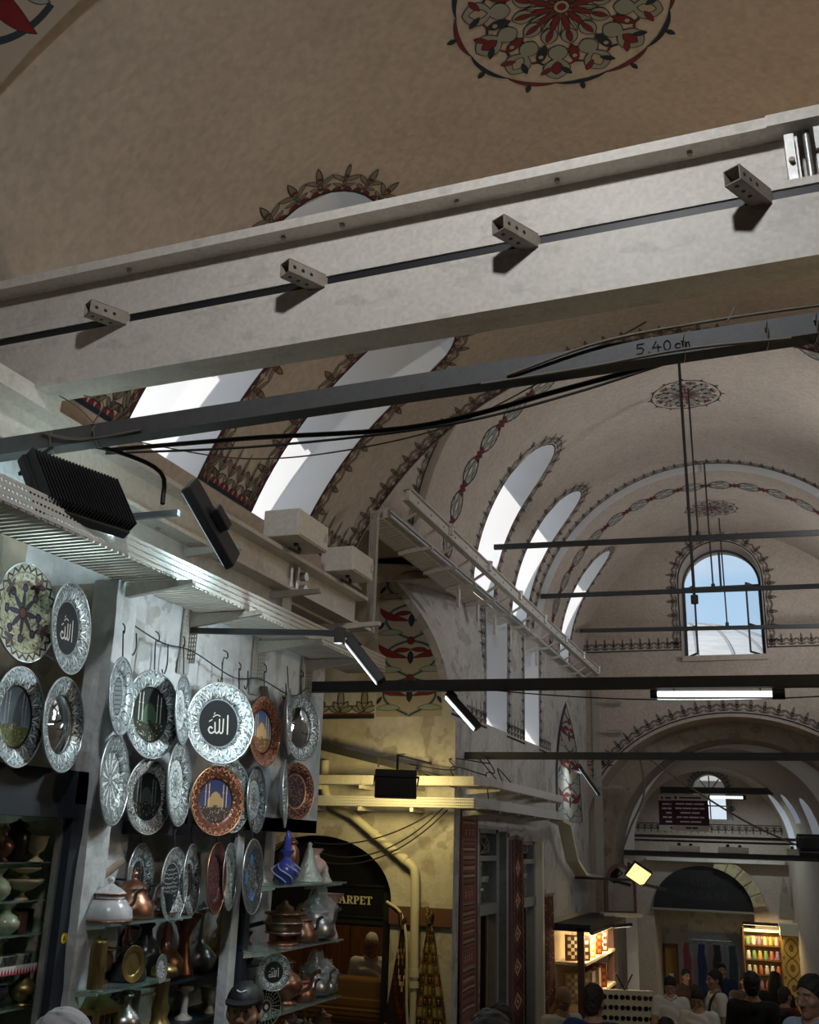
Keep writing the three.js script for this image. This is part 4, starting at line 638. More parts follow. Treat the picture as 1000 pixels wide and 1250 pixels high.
function plate(x, y, z, phi, r, kind, label, sx = 1, wire = 0, grp = 'plates hung on the stall') {
  const m = plateMat(kind), g = thing('display_plate', label, 'plate', [x, y, z], grp); g.rotation.set(0, Math.PI / 2 - phi, 0); g.rotateX(-0.05);
  const s = (o) => { o.scale.set(r * sx, r, r); return o; };
  s(add('rim', plateRim, m.rim, g)); s(add('centre', kind === 'mirror' ? mirrorMid : plateMid, m.mid, g)); s(add('edge_bead', plateEdge, m.edge, g)); s(add('back', plateBack, m.edge, g));
  if (wire) add('hook_wire', [tube([[0, r, 0], [0, r + wire * 0.6, -0.005], [0.012, r + wire * 0.8, -0.01], [0.03, r + wire * 0.75, -0.01], [0.03, r + wire * 0.95, -0.01], [0, r + wire, -0.01]], 0.0035, 20)], M.wire, g);
  return g;
}
for (const p of [
  [-2.88, 3.09, -3.29, -0.08, 0.205, 'floral', 'cream plate with zigzag rim and purple flowers at the shop corner'],
  [-2.88, 3.083, -3.576, -0.24, 0.2, 'calli', 'engraved silver plate with black oval and white script beside the flowered plate'],
  [-2.88, 2.675, -3.334, -0.19, 0.2, 'crowd', 'silver-rimmed plate painted with a mosque and crowd over the shop window'],
  [-2.88, 2.675, -3.61, -0.24, 0.2, 'mirror', 'silver-rimmed plate with bulging mirror over the shop window'],
  [-2.84, 2.839, -3.937, -0.3, 0.178, 'six', 'tin plate with ring of round bosses hung by the pillar', 1, 0.16],
  [-2.9, 2.8, -4.291, 0.07, 0.215, 'mosque', 'silver plate with green night view of a mosque', 1, 0.2],
  [-2.86, 2.849, -4.493, -0.33, 0.175, 'concentric', 'narrow turned silver plate between the mosque and script plates', 1, 0.2],
  [-2.82, 2.817, -4.811, 0.45, 0.215, 'calli', 'broad engraved silver plate with black centre and white script', 1, 0.18],
  [-2.93, 2.861, -5.2, -0.07, 0.19, 'scallop', 'grey engraved plate half hidden behind the broad script plate', 1, 0.16],
  [-2.9, 2.841, -5.46, -0.01, 0.205, 'copperpale', 'copper plate with blue and gold town picture', 1, 0.2],
  [-2.86, 2.925, -5.69, -0.39, 0.2, 'concentric', 'silver plate seen almost edge-on beside the copper plate', 1, 0.14],
  [-2.92, 2.924, -5.997, 0.14, 0.21, 'mirror', 'silver plate with bright mirror at the end of the white wall', 1, 0.16],
  [-2.86, 2.471, -3.984, -0.29, 0.2, 'radial', 'tin plate engraved with a many-petalled flower, low by the pillar'],
  [-2.9, 2.415, -4.335, 0.05, 0.178, 'night', 'silver plate with dark town picture under the mosque plate'],
  [-2.86, 2.485, -4.523, -0.27, 0.205, 'concentric', 'turned silver plate with ringed centre, lower row'],
  [-2.82, 2.42, -4.85, 0.36, 0.178, 'copperpic', 'copper plate with dark blue mosque picture'],
  [-2.92, 2.455, -5.18, 0.02, 0.195, 'scallop', 'dark engraved plate with scalloped band beside the copper mosque plate'],
  [-2.93, 2.455, -5.48, -0.19, 0.19, 'concentric', 'silver plate partly behind the scalloped plate'],
  [-2.86, 2.5, -5.70, -0.39, 0.2, 'radial', 'thin silver plate seen edge-on in the lower row'],
  [-2.93, 2.53, -6.014, 0.21, 0.175, 'darkcopper', 'small dark brown copper plate under the mirror plate'],
  [-2.97, 2.05, -4.44, -0.18, 0.15, 'ovaldark', 'silver plate with dark oval behind the copper teapot', 1, 0.1],
  [-2.84, 2.013, -4.537, -0.18, 0.172, 'script', 'silver plate with lines of script on a black oval', 1, 0.1],
  [-2.9, 2.028, -4.793, -0.28, 0.175, 'ovaldark', 'slim silver plate with small dark centre under the rail', 0.95, 0.1],
  [-2.86, 2.033, -4.97, -0.19, 0.18, 'redcopper', 'dark red copper plate under the rail', 0.85, 0.1],
  [-2.9, 2.036, -5.18, -0.23, 0.175, 'figure', 'pale oblong plate with scrolling figure under the rail', 0.75, 0.1],
  [-2.86, 2.035, -5.37, -0.14, 0.2, 'blue', 'dark mottled plate with three blue ovals', 0.85, 0.1],
  [-2.8, 1.524, -5.61, 0.78, 0.098, 'calli', 'small silver plate with black centre and script on the shelf post'],
  [-2.86, 1.335, -5.67, 0.4, 0.1, 'lace', 'small black plate with lace pattern behind the man in the cap'],
]) plate(...p);
// the wire with its hooks along the wall
one('hook_wire_line', [tube([[-2.95, 3.24, -3.98], [-2.9, 3.16, -4.3], [-2.94, 3.18, -4.66], [-2.9, 3.1, -5.05], [-2.94, 3.15, -5.45], [-2.9, 3.1, -5.8], [-2.95, 3.2, -6.13]], 0.004, 60)], M.wire, 'thin wire strung along the white wall for the plate hooks', 'wire');
for (const [z, h, lab] of [[-4.12, 0.11, 'bent'], [-4.4, 0.16, 'long straight'], [-4.95, 0.12, 'dark'], [-5.25, 0.11, 'curled'], [-5.75, 0.1, 'short']]) one('wire_hook', [tube([[-2.92, 3.17, z], [-2.92, 3.17 - h * 0.7, z - 0.01], [-2.92, 3.17 - h, z + 0.012], [-2.92, 3.17 - h * 0.85, z + 0.03]], 0.004, 16)], M.wire, `${lab} wire hook hanging free on the white wall`, 'hook');
one('cord_bundle', [tube([[-2.96, 3.12, -5.55], [-2.93, 2.95, -5.56], [-2.97, 2.8, -5.5]], 0.018, 16), tube([[-2.97, 3.12, -5.53], [-2.94, 2.98, -5.52], [-2.97, 2.86, -5.47]], 0.012, 16)], std({ color: C(0.09, 0.05, 0.045) }), 'dark brown bundle of cord hanging behind the copper plate', 'cord');

// ------------------------------------------------------------------ corner pillar, shop window and shelves
const MAT = {
  copper: std({ color: C(0.46, 0.23, 0.15), metalness: 0.9, roughness: 0.34, map: oldMap }), copperD: std({ color: C(0.30, 0.15, 0.10), metalness: 0.9, roughness: 0.35 }), brass: std({ color: C(0.42, 0.33, 0.13), metalness: 0.9, roughness: 0.38, map: oldMap }),
  silver: std({ color: C(0.56, 0.57, 0.58), metalness: 0.95, roughness: 0.28, map: oldMap }), wood: std({ color: C(0.13, 0.06, 0.04), roughness: 0.5 }), onyx: std({ color: C(0.62, 0.54, 0.36), roughness: 0.3, map: oldMap }), marble: std({ color: C(0.66, 0.64, 0.58), roughness: 0.35, map: oldMap }),
  jade: std({ color: C(0.42, 0.48, 0.33), roughness: 0.25, map: oldMap }), dark: std({ color: C(0.03, 0.03, 0.035), roughness: 0.25 }), porcelain: std({ color: C(0.72, 0.74, 0.78), roughness: 0.25, map: oldMap }), blue: std({ color: C(0.05, 0.06, 0.30), roughness: 0.2 }), blueL: std({ color: C(0.42, 0.45, 0.6), roughness: 0.3 }), filigree: std({ color: C(0.42, 0.47, 0.44), metalness: 0.5, roughness: 0.45, map: metalMap, bumpMap: plasterBump, bumpScale: 0.006 }),
  glassShelf: new THREE.MeshPhysicalMaterial({ color: C(0.75, 0.9, 0.85), transmission: 0.85, roughness: 0.08, thickness: 0, ior: 1.5 }), film: new THREE.MeshPhysicalMaterial({ color: C(0.92, 0.94, 0.96), transmission: 0.86, roughness: 0.12, thickness: 0, side: THREE.DoubleSide }),
  frame: std({ color: C(0.022, 0.028, 0.04), roughness: 0.45 }), tan: std({ color: C(0.5, 0.42, 0.32), roughness: 0.6 }), pinkish: std({ color: C(0.55, 0.34, 0.3), roughness: 0.35 }),
};
{ // rough pillar between window and alcove
  const g = uvm(new THREE.BoxGeometry(0.14, 3.6, 0.16, 3, 40, 3)), p = g.attributes.position; for (let i = 0; i < p.count; i++) { const k = fbm(p.getY(i) * 4 + 20, p.getX(i) * 9 + p.getZ(i) * 9 + 20, 64, 3, 5) - 0.5; p.setX(i, p.getX(i) + k * 0.05); p.setZ(i, p.getZ(i) + k * 0.04); } g.computeVertexNormals(); g.translate(-2.99, 1.6, -4.02);
  one('stone_pillar', g, M.shopwall, 'rough chipped stone pillar between shop window and plate wall', 'pillar');
}
// shop window: dark recess, frame, shelves
{
  struct('wall_recess', [box(-3.62, -3.55, -0.2, 3.9, 2, -4.0), box(-3.6, -3.04, -0.2, 3.4, -4.0, -4.03)], M.stone, 'stone lining of the corner shop recess');
  const w = new THREE.Group(); w.name = 'window_2'; w.userData = { kind: 'structure', label: 'dark blue-black framed shop window full of stoneware' }; scene.add(w);
  add('window_frame', [box(-3.05, -2.96, 2.36, 2.5, -1, -3.95), box(-3.05, -2.95, 2.3, 2.36, -1, -3.9)], MAT.frame, w); add('jamb', box(-3.02, -2.96, -0.2, 2.5, -3.87, -3.955), MAT.frame, w);
  add('jamb_edge', box(-3.03, -3.0, -0.2, 2.32, -3.855, -3.87), M.galv, w);
  const sb = new THREE.CircleGeometry(0.022, 20).rotateY(Math.PI / 2); sb.translate(-2.957, 1.81, -3.91); add('sticker', sb, std({ map: canvasTex(64, 64, (g) => { g.fillStyle = '#d9c21c'; g.fillRect(0, 0, 64, 64); g.fillStyle = '#16160c'; g.font = 'bold 40px sans-serif'; g.fillText('A', 18, 46); }) }), w);
  // wires and pipes in the dark space above the window
  for (const [a, b, r] of [[[-3.3, 3.35, -3.0], [-3.1, 3.2, -3.9], 0.018], [[-3.4, 3.1, -2.8], [-3.15, 3.32, -3.9], 0.014], [[-3.2, 3.0, -3.9], [-3.35, 3.4, -3.3], 0.01]]) one('pipe', tube(sag(a, b, 0.05), r, 20), M.galv, r > 0.016 ? 'thick grey pipe in the dark space above the plates' : r > 0.012 ? 'thin grey pipe crossing the dark space above the plates' : 'grey flexible conduit in the dark space above the plates', 'pipe');
  [2.31, 2.115, 1.96, 1.825, 1.70, 1.54, 1.36].forEach((y, i) => { const s = thing('glass_shelf', ['topmost', 'mortar', 'bowl', 'jade vase', 'cup', 'ewer', 'lowest'][i] + ' shelf inside the framed shop window', 'shelf', [-3.3, y, -3.2]); add('pane', box(-0.24, 0.22, -0.008, 0, 0.9, -0.74), MAT.glassShelf, s); add('bracket', [arm(-0.24, 0.16, -0.008, -0.73, 0.045, 0.012, 0.012)], M.steelW, s); });
  const zg = canvasTex(256, 32, (g) => { g.fillStyle = '#d8d8d4'; g.fillRect(0, 0, 256, 32); g.fillStyle = '#b03040'; for (let k = 0; k < 16; k++) { g.beginPath(); g.moveTo(k * 16, 32); g.lineTo(k * 16 + 8, 8); g.lineTo(k * 16 + 16, 32); g.fill(); } }, true);
  const zz = new THREE.PlaneGeometry(1.2, 0.035).rotateY(Math.PI / 2); { const u = zz.attributes.uv; for (let i = 0; i < 4; i++) u.setX(i, u.getX(i) * 4); } zz.translate(-3.075, 1.69, -3.42); one('shelf_edging', zz, std({ map: zg }), 'red and white zigzag edging along the cup shelf', 'edging');
}
// ------------------------------------------------------------------ wares (height 1, base at 0)
const PR = {
  jar: [[0.14, 0], [0.2, 0.02], [0.2, 0.06], [0.28, 0.2], [0.33, 0.45], [0.3, 0.66], [0.2, 0.76], [0.19, 0.8], [0.26, 0.82], [0.24, 0.86], [0.1, 0.94], [0.03, 0.96], [0.05, 0.99], [0, 1]],
  mortar: [[0.3, 0], [0.3, 0.04], [0.14, 0.14], [0.12, 0.26], [0.28, 0.38], [0.36, 0.62], [0.37, 0.78], [0.42, 0.8], [0.42, 0.86], [0.34, 0.86], [0.3, 0.6], [0, 0.5]],
  bowl: [[0.35, 0], [0.34, 0.06], [0.12, 0.22], [0.12, 0.4], [0.5, 0.52], [0.95, 0.82], [1.0, 0.98], [0.92, 1.0], [0.5, 0.7], [0, 0.6]],
  vase: [[0.22, 0], [0.26, 0.02], [0.44, 0.22], [0.46, 0.4], [0.34, 0.6], [0.16, 0.72], [0.14, 0.82], [0.28, 0.98], [0.26, 1.0], [0.1, 0.84], [0, 0.7]],
  candle: [[0.36, 0], [0.38, 0.05], [0.2, 0.14], [0.1, 0.3], [0.13, 0.42], [0.09, 0.5], [0.09, 0.8], [0.2, 0.86], [0.18, 0.95], [0.08, 1.0], [0, 0.98]],
  goblet: [[0.3, 0], [0.28, 0.04], [0.07, 0.14], [0.06, 0.34], [0.24, 0.42], [0.36, 0.64], [0.32, 0.96], [0.28, 1.0], [0.2, 0.7], [0, 0.55]],
  cone: [[0.42, 0], [0.44, 0.03], [0.3, 0.22], [0.18, 0.5], [0.1, 0.8], [0.05, 0.9], [0.08, 0.94], [0.02, 1.0], [0, 1.0]],
  column: [[0.28, 0], [0.28, 0.06], [0.14, 0.14], [0.11, 0.22], [0.1, 0.76], [0.13, 0.82], [0.26, 0.86], [0.26, 1.0], [0, 1.0]],
  ewer: [[0.2, 0], [0.24, 0.03], [0.12, 0.1], [0.26, 0.22], [0.34, 0.4], [0.26, 0.56], [0.12, 0.68], [0.1, 0.8], [0.17, 0.86], [0.14, 0.9], [0.04, 0.96], [0.06, 0.98], [0, 1.0]],
  tea: [[0.42, 0], [0.5, 0.02], [0.53, 0.1], [0.5, 0.28], [0.4, 0.44], [0.32, 0.5], [0.31, 0.6], [0.34, 0.61], [0.33, 0.64], [0.24, 0.72], [0.1, 0.8], [0.04, 0.84], [0.08, 0.9], [0.07, 0.96], [0, 1.0]],
  cup: [[0.3, 0], [0.42, 0.1], [0.5, 0.9], [0.5, 1.0], [0.44, 0.9], [0, 0.2]],
  samovar: [[0.3, 0], [0.32, 0.05], [0.14, 0.12], [0.14, 0.18], [0.36, 0.26], [0.4, 0.5], [0.34, 0.66], [0.42, 0.68], [0.42, 0.72], [0.2, 0.76], [0.18, 0.84], [0.06, 0.92], [0.07, 0.96], [0, 1.0]],
  narghile: [[0.2, 0], [0.3, 0.06], [0.32, 0.22], [0.2, 0.34], [0.06, 0.42], [0.1, 0.48], [0.06, 0.54], [0.09, 0.62], [0.05, 0.7], [0.05, 0.82], [0.14, 0.86], [0.1, 0.92], [0.04, 0.96], [0, 1.0]],
  flare: [[0.26, 0], [0.28, 0.04], [0.2, 0.2], [0.12, 0.5], [0.12, 0.62], [0.2, 0.8], [0.4, 0.98], [0.38, 1.0], [0.08, 0.66], [0, 0.6]],
  cyl: [[0.2, 0], [0.22, 0.02], [0.22, 0.9], [0.2, 0.92], [0.2, 1], [0, 1]],
};
const geoCache = {}; const prof = (k, n = 22) => geoCache[k] ??= lathe(PR[k], n);
const GR = 'wares on the stall shelves';
function ware(kind, name, mat, x, y, z, h, label, o = {}) {
  const g = thing(name, label, o.cat ?? name.split('_').pop(), [x, y, z], null, o.turn ?? 0); const put = (n, geo, m) => { const q = add(n, geo, m ?? mat, g); q.scale.setScalar(h); if (o.fat && n === 'body') q.scale.set(h * o.fat, h, h * o.fat); return q; };
  put('body', prof(kind), mat); const f = o.fat ?? 1;
  if (o.pestle) put('pestle', [rod([0.1, 0.7, 0], [0.24, 1.2, 0.05], 0.06, 8, 0.09)], o.pestle);
  if (o.handle) put('handle', tube([[-0.2 * f, 0.8, 0], [-0.5 * f, 0.78, 0], [-0.58 * f, 0.5, 0], [-0.32 * f, 0.3, 0]], 0.03, 18, 6), o.handle);
  if (o.stick) put('handle', rod([-0.4, 0.5, 0], [-1.15, 0.3, 0.1], 0.045, 8, 0.06), o.stick);
  if (o.spout) put('spout', tube([[0.3 * f, 0.25, 0], [0.5 * f, 0.4, 0], [0.56 * f, 0.66, 0], [0.7 * f, 0.74, 0]], 0.05, 16, 6), o.spout);
  if (o.band) for (const [yy, r] of o.band) put('band', new THREE.TorusGeometry(r * f, 0.02, 6, 24).rotateX(Math.PI / 2).translate(0, yy, 0), o.bandMat ?? MAT.copper);
  if (o.swirl) put('swirl', Array.from({ length: 6 }, (_, k) => { const p = []; for (let i = 0; i <= 10; i++) { const t = i / 10, yy = 0.04 + 0.55 * t, a = k / 6 * 6.283 + t * 2.2, r = 0.23 + 0.235 * Math.sin(Math.min(1, t * 1.25) * Math.PI * 0.62) - (t > 0.7 ? (t - 0.7) * 0.55 : 0); p.push([r * Math.cos(a), yy, r * Math.sin(a)]); } return tube(p, 0.022, 20, 5); }), o.swirl);
  return g;
}
// --- in the shop window
const SX = -3.14;
ware('candle', 'table_lamp', MAT.onyx, SX, 2.31, -3.69, 0.1, 'low onyx lamp foot on the topmost window shelf', { cat: 'lamp foot' });
ware('candle', 'candlestick', MAT.jade, SX, 2.31, -3.78, 0.11, 'pale green candlestick on the topmost window shelf');
ware('ewer', 'bronze_ewer', MAT.copperD, SX, 2.115, -3.66, 0.15, 'bronze ewer beside the black lidded jar', { handle: MAT.copperD });
ware('jar', 'lidded_jar', MAT.dark, SX, 2.115, -3.745, 0.175, 'black lidded jar on the mortar shelf');
ware('mortar', 'onyx_mortar', MAT.onyx, SX + 0.06, 2.115, -3.80, 0.125, 'yellow onyx mortar with pale pestle', { pestle: MAT.jade });
ware('mortar', 'marble_mortar', MAT.marble, SX - 0.1, 2.115, -3.88, 0.125, 'white marble mortar with pestle on the window shelf', { pestle: MAT.marble });
ware('vase', 'stone_vase', MAT.jade, SX, 1.96, -3.66, 0.13, 'mottled green stone vase beside the pedestal bowls');
ware('bowl', 'pedestal_bowl', MAT.onyx, SX + 0.02, 1.96, -3.8, 0.085, 'tan onyx pedestal bowl on the bowl shelf');
ware('bowl', 'stone_dish', MAT.onyx, SX + 0.02, 2.047, -3.8, 0.045, 'flat tan onyx dish stacked on the pedestal bowl', { fat: 1.5 });
ware('vase', 'round_vase', MAT.jade, SX, 1.825, -3.74, 0.12, 'round pale green vase with flared neck', { fat: 1.15 });
one('wooden_block', rbox(0.05, 0.085, 0.05, 0.006, SX, 1.868, -3.83), MAT.wood, 'dark wooden block beside the round green vase', 'block');
ware('cup', 'dark_mug', MAT.dark, SX - 0.05, 1.825, -3.92, 0.09, 'dark shiny mug beside the wooden block', { fat: 0.9, cat: 'mug' });
for (let k = 0; k < 8; k++) ware('cup', 'small_cup', k % 3 ? MAT.silver : MAT.jade, -3.11, 1.70, -3.55 - k * 0.046, 0.045, 'tiny cup in the row on the zigzag-edged shelf', { cat: 'cup' }).userData.group = 'cups on the zigzag shelf';
ware('candle', 'figurine', MAT.copperD, -3.25, 1.70, -3.7, 0.1, 'small bronze figurine behind the cup row'); ware('column', 'small_column', MAT.marble, -3.24, 1.70, -3.86, 0.1, 'small pale column behind the cup row');
ware('samovar', 'dark_samovar', MAT.dark, SX, 1.54, -3.74, 0.14, 'black samovar on the ewer shelf'); ware('ewer', 'gilt_ewer', MAT.brass, SX + 0.03, 1.54, -3.88, 0.155, 'gilt filigree ewer with curved handle', { handle: MAT.brass, spout: MAT.brass, fat: 1.25 });
ware('bowl', 'stone_bowl', MAT.marble, SX, 1.36, -3.72, 0.1, 'pale stone bowl on the lowest window shelf');
// --- alcove: dark back boards, rail, shelves
struct('wall_alcove', [box(-3.52, -3.42, -0.7, 2.3, -4.36, -6.46)], M.shopwall, 'plaster back of the deep stall alcove behind the wares');
const plateRail = one('plate_rail', [box(-3.02, -2.97, 2.24, 2.3, -4.3, -5.38)], MAT.frame, 'dark rail under the white wall carrying the lower plates', 'rail');
for (let k = 0; k < 5; k++) add('slat', box(-3.0, -2.985, 2.3, 2.38, -4.45 - k * 0.2, -4.5 - k * 0.2), MAT.frame, plateRail);
one('wall_board', [box(-3.02, -2.99, 1.3, 2.12, -4.06, -4.32)], M.shopwall, 'pale weathered board on the pillar behind the teapots', 'board');
one('pipe_stub', [rod([-2.99, 2.03, -4.13], [-2.9, 2.13, -4.2], 0.018, 10)], MAT.tan, 'short open pipe stub poking out of the pale board', 'pipe');
const shelf = (lab, x0, x1, y, z0, z1, mat = MAT.glassShelf) => { const s = thing('shelf_board', lab, 'shelf', [x0, y, z0]); add('pane', box(0, x1 - x0, -0.01, 0, 0, z1 - z0), mat, s); add('bracket', [arm(0, (x1 - x0) * 0.9, -0.01, -0.02, 0.05, 0.012, 0.012)], M.steelW, s); add('bracket', [arm(0, (x1 - x0) * 0.9, -0.01, z1 - z0 + 0.02, 0.05, 0.012, 0.012)], M.steelW, s); };
shelf('glass shelf with the big teapots beside the pillar', -3.2, -2.78, 1.87, -3.98, -4.64); shelf('glass shelf with brass wares below the teapots', -3.2, -2.78, 1.605, -3.98, -4.5);
shelf('dark shelf with tall ewers at the back of the alcove', -3.42, -3.14, 1.5, -4.6, -6.3, MAT.frame); shelf('dark shelf with marble goblets at the back of the alcove', -3.42, -3.14, 1.28, -4.6, -6.3, MAT.frame); shelf('lowest dark shelf in the alcove', -3.42, -3.14, 1.08, -4.6, -6.3, MAT.frame);
shelf('top glass shelf at the stall end with the blue bottle', -3.05, -2.76, 1.985, -5.5, -6.5); shelf('middle glass shelf at the stall end with samovars', -3.05, -2.76, 1.64, -5.5, -6.5); shelf('lower glass shelf at the stall end with copper ewers', -3.05, -2.76, 1.31, -5.5, -6.5); shelf('lowest glass shelf at the stall end', -3.05, -2.76, 1.08, -5.5, -6.5);
one('shelf_upright', [box(-3.04, -2.98, -0.4, 2.3, -5.4, -5.48)], M.shopwall, 'pale weathered upright beside the blue-spotted plate', 'post'); one('shelf_upright', [box(-3.0, -2.95, -0.4, 2.2, -5.5, -5.56)], MAT.frame, 'dark upright carrying the end shelves', 'post');
// teapots shelf
ware('tea', 'porcelain_teapot', MAT.porcelain, -2.88, 1.87, -4.09, 0.19, 'white porcelain teapot with copper bands and stick handle', { stick: MAT.copperD, spout: MAT.silver, band: [[0.03, 0.52], [0.5, 0.33], [0.61, 0.34]], fat: 1.1, turn: 0.5 });
ware('tea', 'copper_teapot', MAT.copper, -2.9, 1.87, -4.3, 0.21, 'tall copper teapot with knob lid behind the white one', { handle: MAT.dark, spout: MAT.silver, fat: 0.95, turn: 0.4 });
ware('bowl', 'copper_tray', MAT.copper, -2.88, 1.872, -4.52, 0.02, 'flat copper tray on the teapot shelf', { fat: 4.2, cat: 'tray' });
ware('ewer', 'silver_ewer', MAT.silver, -2.9, 1.893, -4.55, 0.14, 'small silver ewer standing on the copper tray', { handle: MAT.dark }); ware('cup', 'dark_beaker', MAT.dark, -2.83, 1.893, -4.48, 0.09, 'dark beaker on the copper tray', { fat: 0.7, cat: 'beaker' });
// brass shelf
ware('cyl', 'brass_cylinder', MAT.brass, -2.86, 1.605, -4.03, 0.2, 'tall brass cylinder tube beside the pillar', { fat: 0.8 });
{ const p = plate(-2.76, 1.70, -4.15, 0.35, 0.075, 'radial', 'small oval gilt plate leaning on the brass shelf', 0.8); p.traverse((o) => { if (o.isMesh) o.material = MAT.brass; }); }
ware('samovar', 'dark_pot', MAT.copperD, -2.98, 1.605, -4.18, 0.2, 'dark copper pot behind the gilt plate', { handle: MAT.silver }); ware('tea', 'dark_kettle', MAT.dark, -2.9, 1.605, -4.32, 0.17, 'black kettle with silver handle on the brass shelf', { handle: MAT.silver, spout: MAT.silver });
{ const p = plate(-2.76, 1.66, -4.38, 0.1, 0.06, 'radial', 'small tarnished oval plate at the shelf edge', 0.7); }
ware('vase', 'silver_vase', MAT.silver, -3.08, 1.605, -4.1, 0.19, 'slim silver vase in the shadow of the brass shelf');
// below
{ const s = thing('brass_lantern', 'square brass lantern with arched windows under the brass shelf', 'lantern', [-2.92, 1.3, -4.12]); add('base_plate', box(-0.08, 0.08, 0, 0.02, -0.08, 0.08), MAT.brass, s); add('top_plate', box(-0.085, 0.085, 0.2, 0.225, -0.085, 0.085), MAT.brass, s); for (const [a, b] of [[-1, -1], [1, -1], [-1, 1], [1, 1]]) add('post', box(a * 0.075 - 0.01, a * 0.075 + 0.01, 0, 0.2, b * 0.075 - 0.01, b * 0.075 + 0.01), MAT.brass, s); add('lattice', [0, 1, 2, 3].map((k) => [bar([0.076, 0.02, -0.06 + k * 0.04], [0.076, 0.2, -0.06 + k * 0.04], 0.006, 0.006), bar([-0.06 + k * 0.04, 0.02, 0.076], [-0.06 + k * 0.04, 0.2, 0.076], 0.006, 0.006)]), MAT.brass, s); add('roof', new THREE.ConeGeometry(0.11, 0.08, 4).rotateY(Math.PI / 4).translate(0, 0.265, 0), MAT.brass, s); add('lining', box(-0.06, 0.06, 0.02, 0.2, -0.06, 0.06), MAT.dark, s); }
ware('ewer', 'silver_jug', MAT.silver, -2.88, 1.33, -4.3, 0.25, 'bright silver jug under the brass shelf', { handle: MAT.silver }); one('engraved_box', [rbox(0.1, 0.28, 0.1, 0.006, -2.92, 1.4, -4.45), rbox(0.115, 0.02, 0.115, 0.004, -2.92, 1.55, -4.45)], MAT.filigree, 'tall grey engraved metal box beside the silver jug', 'box'); ware('candle', 'brass_stand', MAT.brass, -2.85, 1.33, -4.55, 0.33, 'slim brass candle stand beside the grey box');
shelf('low shelf carrying the lantern and the silver jug', -3.2, -2.78, 1.3, -3.98, -4.65);
// alcove wares
[['narghile', 'water_pipe', 'copper', -4.82, 0.36, 'dark copper water pipe'], ['ewer', 'tall_ewer', 'dark', -5.0, 0.33, 'black tall ewer'], ['narghile', 'water_pipe', 'copperD', -5.2, 0.4, 'tall bronze water pipe'], ['flare', 'tall_vase', 'copper', -5.38, 0.32, 'engraved copper flare vase'], ['narghile', 'water_pipe', 'silver', -5.56, 0.38, 'slender silver water pipe'], ['narghile', 'water_pipe', 'brass', -5.78, 0.42, 'tall brass water pipe'], ['ewer', 'tall_ewer', 'pinkish', -5.98, 0.28, 'reddish tall ewer'], ['mortar', 'footed_cup', 'copper', -5.88, 0.14, 'footed copper cup'], ['vase', 'copper_flask', 'copper', -6.12, 0.18, 'round copper flask']].forEach(([k, n, m, z, h, l]) => ware(k, n, MAT[m], -3.26 + (n === 'footed_cup' ? 0.08 : 0), 1.5, z, h, `${l} on the alcove's ewer shelf`, { handle: /ewer/.test(n) ? MAT[m] : 0, fat: 0.8 }));
ware('column', 'marble_column', MAT.marble, -3.22, 1.28, -5.38, 0.17, 'small marble column candlestick on the alcove shelf'); ware('mortar', 'marble_mortar', MAT.onyx, -3.22, 1.28, -5.66, 0.16, 'tan marble mortar with pestle in the alcove', { pestle: MAT.onyx }); ware('goblet', 'white_goblet', MAT.porcelain, -3.22, 1.28, -5.96, 0.16, 'white egg-shaped goblet in the alcove'); ware('column', 'stone_stand', MAT.tan, -3.24, 1.28, -5.05, 0.18, 'tan stone stand in the alcove');
ware('bowl', 'brass_bowl', MAT.brass, -3.24, 1.08, -5.6, 0.09, 'shiny brass bowl on the lowest alcove shelf'); ware('tea', 'brass_pot', MAT.brass, -3.24, 1.08, -5.85, 0.12, 'brass pot on the lowest alcove shelf', { spout: MAT.brass }); ware('bowl', 'white_dish', MAT.porcelain, -3.2, 1.08, -6.1, 0.08, 'white dish on the lowest alcove shelf'); ware('mortar', 'brass_mortar', MAT.copper, -3.24, 1.08, -5.3, 0.12, 'copper mortar on the lowest alcove shelf');
one('carved_board', [rbox(0.03, 0.5, 0.3, 0.006, -3.40, 1.86, -6.2)], std({ color: C(0.22, 0.09, 0.03), roughness: 0.5 }), 'reddish carved wooden board at the back of the alcove', 'board');
// stall end shelves
{ const c = ware('vase', 'blue_bottle', MAT.blue, -2.88, 1.985, -5.84, 0.19, 'blue glass bottle with white swirls and tall stopper', { swirl: MAT.blueL, fat: 0.85 }); add('stopper', lathe([[0.022, 0.16], [0.026, 0.2], [0.02, 0.23], [0.024, 0.26], [0.012, 0.28], [0.016, 0.295], [0, 0.305]], 14), MAT.blue, c); }
ware('cone', 'filigree_cone', MAT.filigree, -2.9, 1.985, -6.2, 0.24, 'wide grey filigree cone lamp beside the blue bottle', { cat: 'ornament' }); ware('cone', 'metal_cone', MAT.silver, -2.98, 1.985, -6.0, 0.2, 'slim pale metal cone behind the blue bottle', { fat: 0.6, cat: 'ornament' }); ware('jar', 'dark_lantern', MAT.copperD, -3.0, 1.985, -6.12, 0.28, 'dark openwork lantern behind the filigree cone', { fat: 0.7, cat: 'lantern' }); ware('cone', 'pale_cone', MAT.marble, -2.86, 1.985, -6.38, 0.1, 'small pale cone at the shelf end', { cat: 'ornament' }); ware('vase', 'pink_flask', MAT.pinkish, -2.96, 1.985, -6.42, 0.2, 'pinkish flask with dark stopper at the shelf end'); ware('cone', 'filigree_cone', MAT.filigree, -2.98, 1.985, -5.66, 0.18, 'grey filigree cone at the near end of the top shelf', { cat: 'ornament' });
